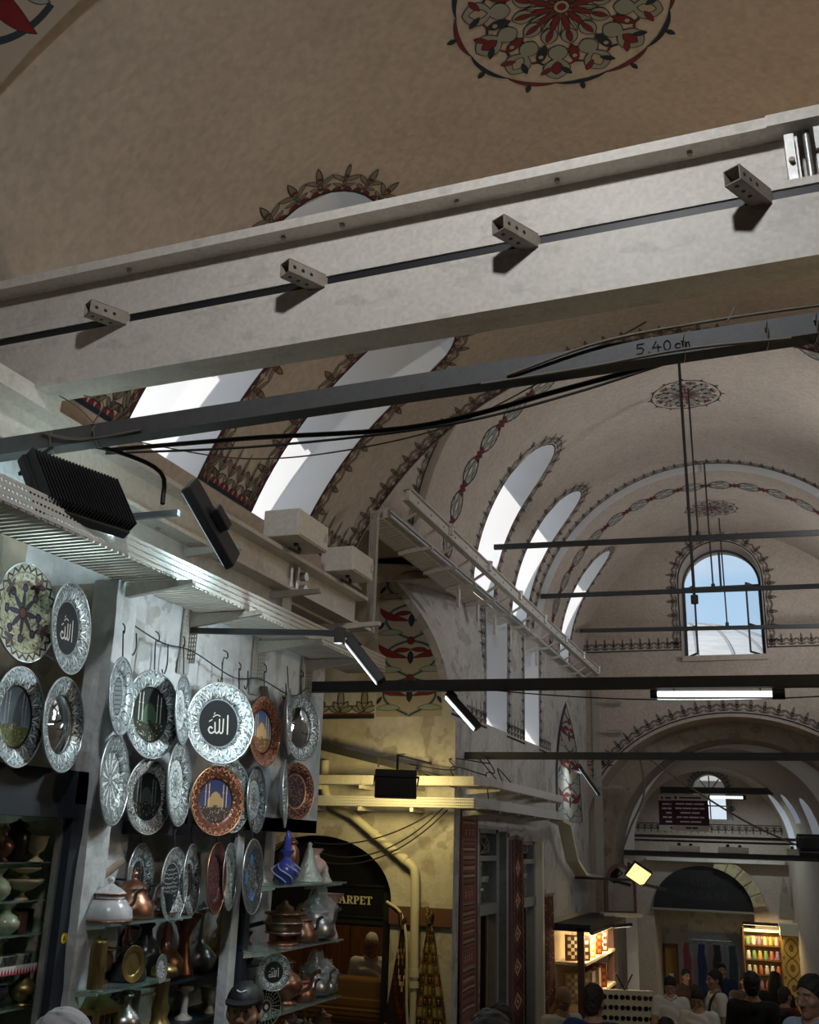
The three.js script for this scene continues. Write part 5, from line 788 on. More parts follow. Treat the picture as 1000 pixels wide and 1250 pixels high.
ware('samovar', 'copper_samovar', MAT.copper, -2.9, 1.64, -5.9, 0.25, 'copper samovar with dark stick handle on the end shelf', { stick: MAT.dark, band: [[0.5, 0.42], [0.28, 0.38]], bandMat: MAT.silver, fat: 1.15 }); ware('tea', 'copper_pot', MAT.copperD, -2.9, 1.64, -6.15, 0.2, 'dark copper pot beside the samovar', { spout: MAT.copper }); ware('flare', 'flared_vase', MAT.pinkish, -2.85, 1.64, -6.46, 0.27, 'flared reddish vase at the end shelf edge', { fat: 0.8 });
function wrapped(x, y, z, h, label) { const g = ware('tea', 'wrapped_teapot', MAT.silver, x, y, z, h, label, { spout: MAT.silver, handle: MAT.silver }); const w = uvm(new THREE.SphereGeometry(0.56, 30, 22)), p = w.attributes.position; for (let i = 0; i < p.count; i++) { const k = 1 + 0.35 * (fbm(p.getX(i) * 5 + 30, p.getY(i) * 5 + p.getZ(i) * 4 + 30, 64, 2, 8) - 0.5); p.setXYZ(i, p.getX(i) * k * 0.9, (p.getY(i) + 0.62) * 0.9 * k + (p.getY(i) > 0.5 ? 0.2 : 0), p.getZ(i) * k * 0.9); } { const mv = new THREE.BufferGeometry(); mv.setAttribute('position', w.attributes.position); const mm = mergeVertices(mv, 1e-4); mm.computeVertexNormals(); w.copy(clean(mm)); } const q = add('plastic_film', w, MAT.film, g); q.scale.setScalar(h); }
wrapped(-2.88, 1.655, -6.32, 0.24, 'silver teapot wrapped in clear plastic on the samovar shelf');
ware('ewer', 'copper_ewer', MAT.copper, -2.9, 1.31, -5.98, 0.26, 'bright copper ewer on the lower end shelf', { handle: MAT.copper, spout: MAT.copper, fat: 1.2 }); ware('tea', 'copper_kettle', MAT.copper, -2.88, 1.31, -6.16, 0.17, 'squat copper kettle on the lower end shelf', { handle: MAT.copper, spout: MAT.copper });
wrapped(-2.88, 1.325, -6.34, 0.2, 'silver teapot in plastic film on the lower end shelf'); wrapped(-2.86, 1.325, -6.47, 0.15, 'small pot in plastic film at the lower shelf end');
for (let k = 0; k < 9; k++) ware(['tea', 'ewer', 'samovar'][k % 3], 'small_pot', [MAT.silver, MAT.brass, MAT.copper, MAT.jade, MAT.silver, MAT.pinkish][k % 6], -2.86 - (k % 2) * 0.08, 1.08, -5.75 - k * 0.085, 0.12 + 0.02 * (k % 3), `${['silver', 'brass', 'copper', 'green', 'polished', 'reddish'][k % 6]} ${['teapot', 'ewer', 'samovar'][k % 3]} in the crowded lowest end shelf${k > 5 ? ', towards the alley' : ''}`, { spout: k % 3 ? 0 : MAT.silver, cat: 'pot' });
// ------------------------------------------------------------------ carpet shop: arch, front, rugs, trays
const font = await new FontLoader().loadAsync('fonts/droid/droid_serif_bold.typeface.json');
const text = (s, size, depth = 0.008) => { const g = new TextGeometry(s, { font, size, depth, curveSegments: 4, bevelEnabled: false }); g.computeBoundingBox(); return g; };
const brownWood = std({ color: C(0.30, 0.13, 0.045), roughness: 0.5, map: dataTex(256, (u, v) => { const k = 0.75 + 0.35 * (fbm(u * 40, v * 3, 8, 3, 61) - 0.5); return [k, k * 0.95, k * 0.9]; }, true, 1) });
const creamPaint = std({ color: C(0.62, 0.58, 0.44), roughness: 0.6 });
// woven rugs
function rugTex(w, h, draw) { return std({ map: canvasTex(w, h, draw), roughness: 1, bumpMap: plasterBump, bumpScale: 0.003 }); }
const weave = (g, w, h) => { for (let i = 0; i < w * h / 26; i++) { g.fillStyle = rnd() < 0.5 ? 'rgba(0,0,0,0.14)' : 'rgba(255,240,220,0.08)'; g.fillRect(rnd() * w, rnd() * h, 3, 1.2); } };
seed = 4242;
const rugStripe = rugTex(128, 1024, (g, w, h) => { g.fillStyle = '#80594a'; g.fillRect(0, 0, w, h); const cols = ['#a88668', '#5a3028', '#8e5844', '#3a2a26', '#b09478', '#6c3a30', '#6d5e50']; for (let y = 8; y < h; y += 64) { const red = ((y / 64) | 0) % 4 === 1; for (let k = 0; k < 9; k++) { g.fillStyle = red ? (k % 2 ? '#8a5048' : '#7a443c') : cols[(k * 3 + y) % cols.length]; g.fillRect(18, y + k * 6, w - 36, 4 + (k % 3)); } if (red) for (let k = 0; k < 4; k++) { g.fillStyle = '#c7a184'; g.fillRect(28 + k * 20, y + 16, 10, 4); g.fillRect(31 + k * 20, y + 24, 4, 16); } } g.fillStyle = '#6a3e32'; g.fillRect(0, 0, 12, h); g.fillRect(w - 12, 0, 12, h); weave(g, w, h); });
const rugDiamond = rugTex(128, 1024, (g, w, h) => { g.fillStyle = '#3a1614'; g.fillRect(0, 0, w, h); g.fillStyle = '#4c3140'; g.fillRect(0, 0, 40, h); g.fillStyle = '#8f8078'; for (let y = 0; y < h; y += 12) { g.fillRect(6, y, 4, 5); g.fillRect(30, y + 6, 4, 5); } for (let y = 160; y < h; y += 176) { const d = (r, c) => { g.fillStyle = c; g.beginPath(); g.moveTo(84, y - r * 1.9); g.lineTo(84 + r, y); g.lineTo(84, y + r * 1.9); g.lineTo(84 - r, y); g.fill(); }; d(42, '#7a2a20'); d(34, '#2c1412'); d(26, '#a88a68'); d(14, '#5c2a26'); d(6, '#c8b494'); } g.strokeStyle = '#9a7a5c'; g.lineWidth = 3; g.beginPath(); for (let y = 0; y < h; y += 22) g.lineTo(46 + ((y / 22) % 2) * 8, y); g.stroke(); g.beginPath(); for (let y = 0; y < h; y += 22) g.lineTo(118 + ((y / 22) % 2) * 7, y); g.stroke(); weave(g, w, h); });
const rugBrick = rugTex(128, 512, (g, w, h) => { g.fillStyle = '#4a2018'; g.fillRect(0, 0, w, h); for (let i = 0; i < 260; i++) { g.fillStyle = ['#7c3424', '#2c1410', '#94694c', '#5c2a1c'][i % 4]; g.fillRect(Math.floor(rnd() * 16) * 8, Math.floor(rnd() * 64) * 8, 14, 6); } weave(g, w, h); });
const rugSteps = rugTex(256, 512, (g, w, h) => { g.fillStyle = '#2c1618'; g.fillRect(0, 0, w, h); for (let k = -2; k < 7; k++) { g.strokeStyle = ['#c9b08a', '#6a1f22', '#1b2336', '#9a7a4a'][((k % 4) + 4) % 4]; g.lineWidth = 12; g.beginPath(); for (let i = 0; i < 14; i++) { const x = i * 22, y = k * 90 + (i < 7 ? -i : i - 14) * -22 + 60; g.lineTo(x, y); g.lineTo(x + 22, y); } g.stroke(); } weave(g, w, h); });
const rugBlocks = rugTex(256, 512, (g, w, h) => { g.fillStyle = '#5a4a2c'; g.fillRect(0, 0, w, h); const c = ['#7d6a3a', '#4a2a1c', '#33402a', '#8a5a34', '#a08a5a', '#2c1c16']; for (let y = 0; y < h; y += 34) for (let x = 0; x < w; x += 40) { g.fillStyle = c[((x / 40 | 0) * 2 + (y / 34 | 0)) % 6]; g.fillRect(x + 3, y + 3, 34, 28); g.fillStyle = '#b8a06c'; g.fillRect(x + 13, y + 10, 14, 4); g.fillRect(x + 18, y + 8, 4, 16); } weave(g, w, h); });
const rugGold = rugTex(256, 256, (g, w, h) => { g.fillStyle = '#6a4c22'; g.fillRect(0, 0, w, h); for (let i = 0; i < 60; i++) { g.save(); g.translate(rnd() * w, rnd() * h); g.rotate(rnd() * 7); g.strokeStyle = ['#2c1a10', '#9a7436', '#4a2c18'][i % 3]; g.lineWidth = 5; g.beginPath(); g.moveTo(-24, 0); g.lineTo(0, -16); g.lineTo(24, 0); g.lineTo(0, 16); g.closePath(); g.stroke(); g.restore(); } weave(g, w, h); });
// a hanging runner: slightly wavy sheet with thickness, facing +x
function runner(name, z0, z1, y0, y1, x, mat, label, wave = 0.012) {
  const W = Math.abs(z1 - z0), H = y1 - y0, mk = (dx) => { const g = new THREE.PlaneGeometry(W, H, 8, 24).rotateY(Math.PI / 2), p = g.attributes.position; for (let i = 0; i < p.count; i++) p.setX(i, dx + wave * Math.sin(p.getZ(i) * 9 + p.getY(i) * 1.3)); g.computeVertexNormals(); return g; };
  const t = thing(name, label, 'rug', [x, (y0 + y1) / 2, (z0 + z1) / 2]); add('pile', [mk(0.008), mk(-0.002)], mat, t);
  const f = []; for (let k = 0; k < 14; k++) { const z = -W / 2 + W * (k + 0.5) / 14; f.push(rod([0, -H / 2 - 0.07, z + 0.01], [0, -H / 2, z], 0.005, 4)); } add('fringe', f, std({ color: C(0.5, 0.42, 0.34) }), t).userData.kind = 'stuff';
  add('hanging_batten', box(-0.02, 0.012, H / 2 - 0.01, H / 2 + 0.02, -W / 2 - 0.02, W / 2 + 0.02), MAT.wood, t); return t;
}
runner('hanging_rug', -11.22, -11.92, 0.0, 2.62, -3.43, rugStripe, 'red and tan striped runner hanging at the shop corner');
runner('hanging_rug', -13.18, -14.08, 0.0, 2.32, -3.42, rugDiamond, 'dark runner with a row of diamonds and purple edge');
runner('hanging_rug', -15.3, -16.0, -0.4, 1.56, -3.42, rugBrick, 'small-patterned brown runner beside the game-board stall');
one('wool_tuft', [tube([[-3.42, 2.36, -13.2], [-3.38, 2.4, -13.5], [-3.4, 2.37, -13.8], [-3.38, 2.42, -14.05]], 0.045, 24)], std({ color: C(0.5, 0.49, 0.46), roughness: 1 }), 'pale wool tuft along the top of the diamond runner', 'wool');
// two rugs gathered to a point on the alley wall
function gathered(x0, x1, yb, xt, yt, mat, label) {
  const n = 14, m = 10, pos = [], uv = [], ix = []; for (let j = 0; j <= m; j++) for (let i = 0; i <= n; i++) { const t = j / m, k = Math.pow(t, 0.8), a = xt + (x0 - xt) * (1 - t) - 0.02 * t, b = xt + (x1 - xt) * (1 - t) + 0.02 * t, u = i / n; pos.push(a + (b - a) * u, yb + (yt - yb) * t, -10.965 + 0.02 * Math.sin(u * 18) * (0.5 + t * 0.5) + 0.02); uv.push(u, t); }
  for (let j = 0; j < m; j++) for (let i = 0; i < n; i++) { const a = j * (n + 1) + i; ix.push(a, a + 1, a + n + 2, a, a + n + 2, a + n + 1); }
  const g = new THREE.BufferGeometry(); g.setAttribute('position', new THREE.Float32BufferAttribute(pos, 3)); g.setAttribute('uv', new THREE.Float32BufferAttribute(uv, 2)); g.setIndex(ix); g.computeVertexNormals(); const b = g.clone(); b.translate(0, 0, -0.012);
  const t = thing('gathered_rug', label, 'rug'); add('pile', [g, b], mat, t); add('knot', [tube([[xt, yt - 0.02, -10.92], [xt - 0.015, yt + 0.05, -10.9], [xt - 0.03, yt + 0.14, -10.92]], 0.022, 10), tube([[xt, yt, -10.92], [xt + 0.02, yt + 0.06, -10.9], [xt + 0.03, yt + 0.1, -10.92]], 0.016, 10)], mat, t);
}
gathered(-4.24, -3.82, -0.1, -3.97, 1.38, rugSteps, 'dark stepped-pattern rug gathered to a point on the alley wall'); gathered(-3.97, -3.37, -0.1, -3.67, 1.45, rugBlocks, 'olive block-pattern rug gathered to a point beside the pipe');
one('wall_batten', box(-4.14, -3.44, 1.40, 1.58, -10.95, -11.0), MAT.wood, 'brown wooden batten across the alley wall behind the rugs', 'batten');
// downpipe
{
  const p = thing('downpipe', 'cream drain pipe bending down the alley wall', 'pipe', [0, 0, 0]);
  add('pipe_run', [tube([[-4.98, 3.1, -10.92], [-4.96, 2.78, -10.92], [-4.86, 2.62, -10.92], [-4.6, 2.5, -10.92]], 0.05, 30, 10), rod([-4.62, 2.51, -10.92], [-3.92, 2.02, -10.92], 0.048, 12), tube([[-3.94, 2.04, -10.92], [-3.86, 1.97, -10.92], [-3.84, 1.86, -10.92]], 0.048, 14, 10), rod([-3.84, 1.88, -10.92], [-3.82, 0.88, -10.92], 0.048, 12)], creamPaint, p);
  add('lower_run', rod([-3.82, 0.9, -10.92], [-3.84, -0.75, -10.92], 0.036, 12), creamPaint, p);
  for (const [a, b] of [[[-4.0, 2.08], [-3.95, 2.045]], [[-4.35, 2.325], [-4.3, 2.29]], [[-3.822, 0.98], [-3.822, 0.9]], [[-3.822, 0.86], [-3.822, 0.8]]]) add('collar', rod([a[0], a[1], -10.92], [b[0], b[1], -10.92], 0.056, 12), creamPaint, p);
}
one('cable', tube([[-4.17, 1.62, -10.95], [-4.0, 1.52, -10.93], [-3.93, 1.3, -10.93], [-3.9, 0.6, -10.94], [-3.86, 0.2, -10.94]], 0.018, 30), creamPaint, 'cream cable curving from the shop frame to the drain pipe', 'cable');
// arched shop front in the alley
{
  const s = thing('arched_storefront', 'black wooden arched carpet shop front in the alley', 'shop front', [-5.06, 0, -11.2]);
  const ty = new THREE.Shape(); ty.moveTo(-0.92, 1.62); ty.absellipse(0, 1.62, 0.92, 0.66, Math.PI, 0, true); ty.lineTo(-0.92, 1.62); const tg = extr(ty, 0.03, 24); tg.translate(0, 0, -0.06); add('tympanum', tg, M.blackGloss, s);
  add('sign_board', [rbox(1.84, 0.3, 0.04, 0.006, 0, 1.6, 0)], M.blackGloss, s); add('moulding', [box(-0.92, 0.92, 1.75, 1.775, 0.0, 0.04), box(-0.92, 0.92, 1.425, 1.445, 0, 0.04), box(-0.92, 0.92, 1.36, 1.38, 0, 0.04), box(-0.92, 0.92, 1.34, 1.45, -0.02, 0.02)], M.black, s);
  add('jamb', box(0.78, 0.92, -1, 1.7, -0.05, 0.05), M.black, s); add('jamb', box(-0.92, -0.78, -1, 1.7, -0.05, 0.05), M.black, s);
  const t = text('CARPET', 0.085); t.translate(0.63 - t.boundingBox.max.x, 1.565, 0.021); add('lettering', t, creamPaint, s);
  add('rib', [tube(Array.from({ length: 9 }, (_, i) => { const a = i / 8 * Math.PI; return [0.93 * Math.cos(a), 1.62 + 0.67 * Math.sin(a), 0.04]; }), 0.022, 30)], M.black, s);
  add('shop_pane', new THREE.PlaneGeometry(1.56, 1.36).translate(0, 0.66, 0), M.glass, s); add('sill', box(-0.8, 0.8, -1.0, -0.02, -0.05, 0.05), M.black, s);
}
// shop interior with warm lamps and stacked rugs
struct('wall_shop_inside', [box(-6.4, -3.97, -1.4, 2.6, -13.55, -13.6), box(-6.4, -6.35, -1.4, 2.6, -11.4, -16.2), box(-6.4, -3.95, 2.6, 2.66, -11.4, -16.2), box(-6.4, -3.95, -1.5, -1.35, -11.4, -16.2), box(-6.4, -3.95, -1.4, 2.6, -16.1, -16.2)], brownWood, 'wood-lined inside of the carpet shop');
function ceilingLamp(x, y, z, power, label) { const g = lampGroup('ceiling_lamp', label, [x, y, z], [x + 0.001, y - 1, z]); add('housing', rbox(0.34, 0.34, 0.04, 0.01, 0, 0, -0.024), M.steelW, g); glow(g, 0.3, 0.3, new THREE.Color().setRGB(1, 0.68, 0.3), power, 3); }
ceilingLamp(-4.9, 2.5, -12.4, 20, 'warm square lamp in the carpet shop ceiling behind the arch'); ceilingLamp(-4.5, 2.5, -14.8, 22, 'warm square lamp in the carpet shop behind the second window');
for (let k = 0; k < 6; k++) one('wood_panel', [rbox(0.22, 1.6, 0.03, 0.01, -5.9 + k * 0.36, 1.0, -13.52)], brownWood, 'upright wooden panel lining the shop back wall', 'panel', 'panels of the shop back wall');
one('rug_roll', [uvm(new THREE.CylinderGeometry(0.1, 0.1, 1.6, 16).translate(-4.35, 0.2, -13.3))], rugBrick, 'dark rolled rug standing at the back of the shop', 'rug');
{ const g = uvm(rbox(1.3, 1.3, 0.3, 0.04, -4.85, 0.12, -11.62), 1); one('rug_stack', [g], rugGold, 'golden brown patterned rugs stacked behind the shop glass', 'rugs'); one('hanging_rug', [rbox(0.12, 1.0, 0.03, 0.01, -4.24, 0.3, -11.45)], rugStripe, 'narrow striped rug edge at the shop glass', 'rug'); }
// carpet front on the street: two tall windows with frames, lettered panes and fanlights
const frameGrey = std({ color: C(0.24, 0.26, 0.26), roughness: 0.6, map: metalMap });
const paneText = canvasTex(256, 128, (g) => { g.clearRect(0, 0, 256, 128); g.fillStyle = '#c9cfc4'; g.font = 'bold 44px serif'; g.fillText('CARPET', 30, 50); g.fillRect(36, 86, 30, 14); g.fillRect(72, 86, 22, 14); });
[[-12.2, -13.1, 2.42], [-14.25, -15.15, 2.3]].forEach(([a, b, top], i) => {
  const w = new THREE.Group(); w.name = `window_${3 + i}`; w.userData = { kind: 'structure', label: i ? 'second tall grey-framed window of the carpet shop' : 'first tall grey-framed window of the carpet shop' }; scene.add(w);
  const x = -3.56, fl = floorY(a) + 0.1;
  add('window_frame', [box(x - 0.05, x + 0.05, fl, top, a, a - 0.07), box(x - 0.05, x + 0.05, fl, top, b + 0.07, b), box(x - 0.05, x + 0.05, top - 0.05, top, a, b)], frameGrey, w);
  add('transom', box(x - 0.06, x + 0.06, 2.05 - i * 0.05, 2.11 - i * 0.05, a, b), frameGrey, w); add('transom', box(x - 0.06, x + 0.07, 1.44, 1.56, a, b), frameGrey, w);
  add('mullion', box(x - 0.03, x + 0.03, fl, 1.45, (a + b) / 2 - 0.03, (a + b) / 2 + 0.03), M.black, w);
  const pg = (y0, y1) => new THREE.PlaneGeometry(a - b - 0.1, y1 - y0).rotateY(Math.PI / 2).translate(x, (y0 + y1) / 2, (a + b) / 2);
  add('window_pane', pg(1.56, 2.05), M.glass, w); add('window_pane', pg(fl, 1.45), M.glass, w);
  add('lettering', new THREE.PlaneGeometry(0.5, 0.25).rotateY(Math.PI / 2).translate(x + 0.012, 1.78, (a + b) / 2), paint(paneText), w);
  const wr = []; for (let k = 0; k < 7; k++) wr.push(tube([[x, 2.12, a - 0.12 - k * 0.1], [x + 0.02, 2.2 + 0.06 * (k % 3), b + 0.3 + 0.08 * (k % 4)], [x - 0.02, 2.34, a - 0.5 + 0.08 * k]], 0.012, 14)); add('wire_tangle', wr, M.wireBrown, w).userData.kind = 'stuff';
  add('backing', box(x - 0.2, x - 0.16, 1.5, top, a, b), std({ color: C(0.30, 0.31, 0.25), map: metalMap }), w);
  one('post_casing', box(-3.5, -3.4, floorY(b) - 0.05, 2.4 - i * 0.1, b - 0.02, b - 0.12), i ? creamPaint : frameGrey, i ? 'cream casing post beside the small-patterned runner' : 'grey casing post beside the diamond runner', 'post');
});
for (const [z, y0, y1, m, l] of [[-12.5, -0.6, 1.3, rugStripe, 'folded red striped rug behind the first window'], [-14.55, -0.9, 1.2, rugBlocks, 'folded olive rug behind the second window'], [-14.9, -0.9, 1.35, brownWood, 'tall brown board behind the second window']]) one('folded_rug', rbox(0.05, y1 - y0, 0.3, 0.02, -4.05, (y0 + y1) / 2, z), m, l, 'rug');
// trays that wrap the corner of the shop
{
  for (const [y, h, lab] of [[2.6, 0.1, 'perforated cable tray wrapping the carpet shop corner above the rugs'], [2.83, 0.09, 'upper cable channel wrapping the carpet shop corner']]) {
    const g = thing('cable_tray', lab, 'cable tray'); const m = y < 2.7 ? perfMat : M.steelW;
    const path = [[-6.0, -10.62], [-3.1, -10.6], [-2.98, -10.75], [-3.0, -14.7]];
    for (let i = 0; i < 3; i++) { const a = path[i], b = path[i + 1]; add('street_side', y < 2.7 ? perfStrip([a[0], y, a[1]], [b[0], y, b[1]], h) : bar([a[0], y + h / 2, a[1]], [b[0], y + h / 2, b[1]], 0.03, h), m, g); }
    add('tray_floor', [box(-6.0, -3.05, y - 0.006, y, -10.62, -10.85), box(-3.28, -2.99, y - 0.006, y, -10.75, -14.7)], M.steelW, g);
    for (let z = -11.3; z > -14.7; z -= 0.85) add('support_arm', arm(-3.5, -3.0, y - 0.006, z, 0.07, 0.02), M.steelW, g); for (let x = -5.6; x < -3.5; x += 0.6) add('support_arm', box(x - 0.02, x + 0.02, y - 0.05, y, -11.0, -10.62), M.steelW, g);
  }
  const d = thing('cable_duct', 'cream cable duct stepping down from the shop trays', 'duct'); const seg = [[-3.1, 2.6, -14.7], [-3.28, 2.58, -16.2], [-3.3, 2.05, -16.85], [-3.3, 1.82, -17.6], [-3.3, 1.74, -19.2]];
  for (let i = 0; i < 4; i++) add('duct_run', bar(seg[i], seg[i + 1], 0.2, 0.05), creamPaint, d);
}
// loose wiring on the alley wall
[[[-5.0, 2.2, -10.8], [-3.6, 2.55, -10.75], 0.12, 'upper'], [[-4.95, 2.1, -10.8], [-3.5, 2.6, -10.8], 0.22, 'middle'], [[-4.9, 2.0, -10.85], [-3.45, 2.58, -10.8], 0.2, 'lowest']].forEach(([a, b, s, l]) => one('cable', tube(sag(a, b, s, 8), 0.008, 40), M.wire, `${l} loose black wire looping across the yellow-lit wall`, 'cable'));
[[[-3.8, 3.0, -10.7], [-3.05, 2.95, -10.9]], [[-3.9, 3.05, -10.75], [-3.1, 3.1, -11.2]], [[-3.2, 3.2, -11.38], [-3.05, 2.7, -11.0]], [[-3.35, 3.2, -11.6], [-3.1, 2.9, -12.4]], [[-4.1, 2.95, -10.7], [-3.4, 2.9, -10.65]]].forEach(([a, b], i) => one('cable', tube([a, [(a[0] + b[0]) / 2 + 0.1, (a[1] + b[1]) / 2 - 0.16 + 0.1 * (i % 3), (a[2] + b[2]) / 2 + 0.05], [(a[0] + b[0]) / 2, (a[1] + b[1]) / 2 + 0.05, (a[2] + b[2]) / 2], b], 0.007, 30), M.wire, ['tangled black wire above the corner of the trays', 'black wire drooping behind the square floodlight', 'black wire dropping from the tie bar to the tray', 'black wire looping along the upper tray', 'thin wire lying along the upper channel'][i], 'cable'));
one('cable', tube(sag([-1.9, 3.2, -6.25], [1.2, 3.19, -6.25], 0.1, 8), 0.004, 30), M.wire, 'thin wire trailing from the bar lamp across the street', 'cable');
one('flood_bracket', [bar([-4.15, 3.0, -10.5], [-4.15, 3.12, -10.5], 0.015, 0.015), bar([-4.15, 3.12, -10.5], [-3.85, 3.14, -10.5], 0.015, 0.015), bar([-3.72, 3.08, -9.94], [-3.72, 3.08, -11.0], 0.02, 0.02), bar([-3.72, 2.92, -9.94], [-3.72, 3.08, -9.94], 0.02, 0.02)], M.bar, 'wire bracket above the square floodlight', 'bracket');
// ------------------------------------------------------------------ hall beyond the street arch
const bend = ([x, y, z]) => [x - 0.9 * Math.max(0, Math.min(1.2, (-21.5 - z) / 6.5)), y, z];
{
  const pf = profile([[-2.95, -4], [-2.95, 0], [-2.95, 1.4], ...archPts(-1.1, 2.35, 1.85, 0, Math.PI, 40), [0.75, 1.4], [0.75, 0], [0.75, -4]]);
  const base = 4 + 1.5, S = pf.S, win = (z0, z1, y0, y1) => [{ z0, z1, s0: 4 + y0, s1: 4 + y1 }], winR = (z0, z1, y0, y1) => [{ z0, z1, s0: S - 4 - y1, s1: S - 4 - y0, down: true }];
  const [a, b] = shell(pf, -21.5, -28, 0.5, [...win(-22.4, -23.0, 1.85, 3.3), ...win(-24.2, -24.8, 1.85, 3.3), ...winR(-22.7, -23.7, 2.2, 3.4), ...winR(-24.7, -25.4, 2.9, 3.6), ...winR(-26.2, -27.2, 2.3, 3.7)], bend);
  const c = struct('ceiling_006', a, M.vault, 'low barrel vault and walls beyond the street arch'); add('window_reveal', b, M.white, c);
  const arch = (cx, hw, y0, ys, ry) => { const h = new THREE.Path(); h.moveTo(cx - hw, y0); h.lineTo(cx + hw, y0); h.lineTo(cx + hw, ys); h.absellipse(cx, ys, hw, ry, 0, Math.PI, false); h.lineTo(cx - hw, y0); return h; };
  const s = poly([[-6, -4], [3, -4], [3, 6], [-6, 6]]); s.holes.push(arch(-1.9, 0.4, 3.02, 3.72, 0.4), arch(-2.2, 1.2, -3.9, 0.86, 1.02)); const g = extr(s, 0.4, 30); g.translate(0, 0, -28.3);
  const w = struct('wall_far_end', g, M.vault, 'far end wall with small window over the dark arch');
  const flat = (pts, wd, rep) => { const pos = [], uv = [], ix = [], n = pts.length - 1; pts.forEach(([x, y, nx, ny], i) => { pos.push(x, y, -27.89, x + nx * wd, y + ny * wd, -27.89); uv.push(i / n * rep, 0, i / n * rep, 1); if (i < n) ix.push(i * 2, i * 2 + 2, i * 2 + 3, i * 2, i * 2 + 3, i * 2 + 1); }); const q = new THREE.BufferGeometry(); q.setAttribute('position', new THREE.Float32BufferAttribute(pos, 3)); q.setAttribute('uv', new THREE.Float32BufferAttribute(uv, 2)); q.setIndex(ix); q.computeVertexNormals(); return q; };
  const wp = [[-2.32, 3.0, -1, 0], [-2.32, 3.72, -1, 0]]; for (let i = 1; i < 12; i++) { const t = Math.PI * (1 - i / 12); wp.push([-1.9 + 0.42 * Math.cos(t), 3.72 + 0.42 * Math.sin(t), Math.cos(t), Math.sin(t)]); } wp.push([-1.48, 3.72, 1, 0], [-1.48, 3.0, 1, 0]); add('painted_crest', flat(wp, 0.22, 9), P.crestB, w);
  add('painted_border', flat([[-3.8, 2.9, 0, -1], [0.2, 2.9, 0, -1]], 0.26, 12), P.crestB, w);
  const wn = new THREE.Group(); wn.name = 'window_5'; wn.userData = { kind: 'structure', label: 'small round-headed window in the far hall' }; scene.add(wn); const fm = std({ color: C(0.2, 0.2, 0.2) });
  add('window_frame', [bar([-2.3, 3.7, -28.1], [-1.5, 3.7, -28.1], 0.04, 0.04), bar([-1.9, 3.02, -28.1], [-1.9, 4.1, -28.1], 0.03, 0.03), bar([-2.3, 3.35, -28.1], [-1.5, 3.35, -28.1], 0.03, 0.03), bar([-1.9, 3.7, -28.1], [-1.65, 4.02, -28.1], 0.03, 0.03), bar([-1.9, 3.7, -28.1], [-2.15, 4.02, -28.1], 0.03, 0.03)], fm, wn); const up = new THREE.Shape(); up.moveTo(-2.3, 3.02); up.lineTo(-1.5, 3.02); up.lineTo(-1.5, 3.72); up.absellipse(-1.9, 3.72, 0.4, 0.4, 0, Math.PI, false); const ug = new THREE.ShapeGeometry(up); ug.translate(0, 0, -28.12); add('window_pane', ug, M.glass, wn);
}
// dark lettered lunette over the far doorway
{
  const b = thing('shop_sign', 'black half-round shop sign over the far doorway', 'sign', [-2.2, 0.86, -27.86]);
  const sh = new THREE.Shape(); sh.moveTo(-1.2, 0); sh.lineTo(1.2, 0); sh.absellipse(0, 0, 1.2, 1.02, 0, Math.PI, false); add('panel', extr(sh, 0.04, 30), M.black, b);
  const ink = std({ color: C(0.03, 0.022, 0.018), roughness: 0.6 }); const a = text('OLD', 0.2); a.translate(-0.27, 0.55, 0.04); const c = text('BAZAAR', 0.2); c.translate(-0.55, 0.22, 0.04); add('lettering', a, ink, b); add('lettering', c, ink, b); add('ledge', box(-1.25, 1.25, -0.05, 0, 0, 0.07), M.steelD, b);
}
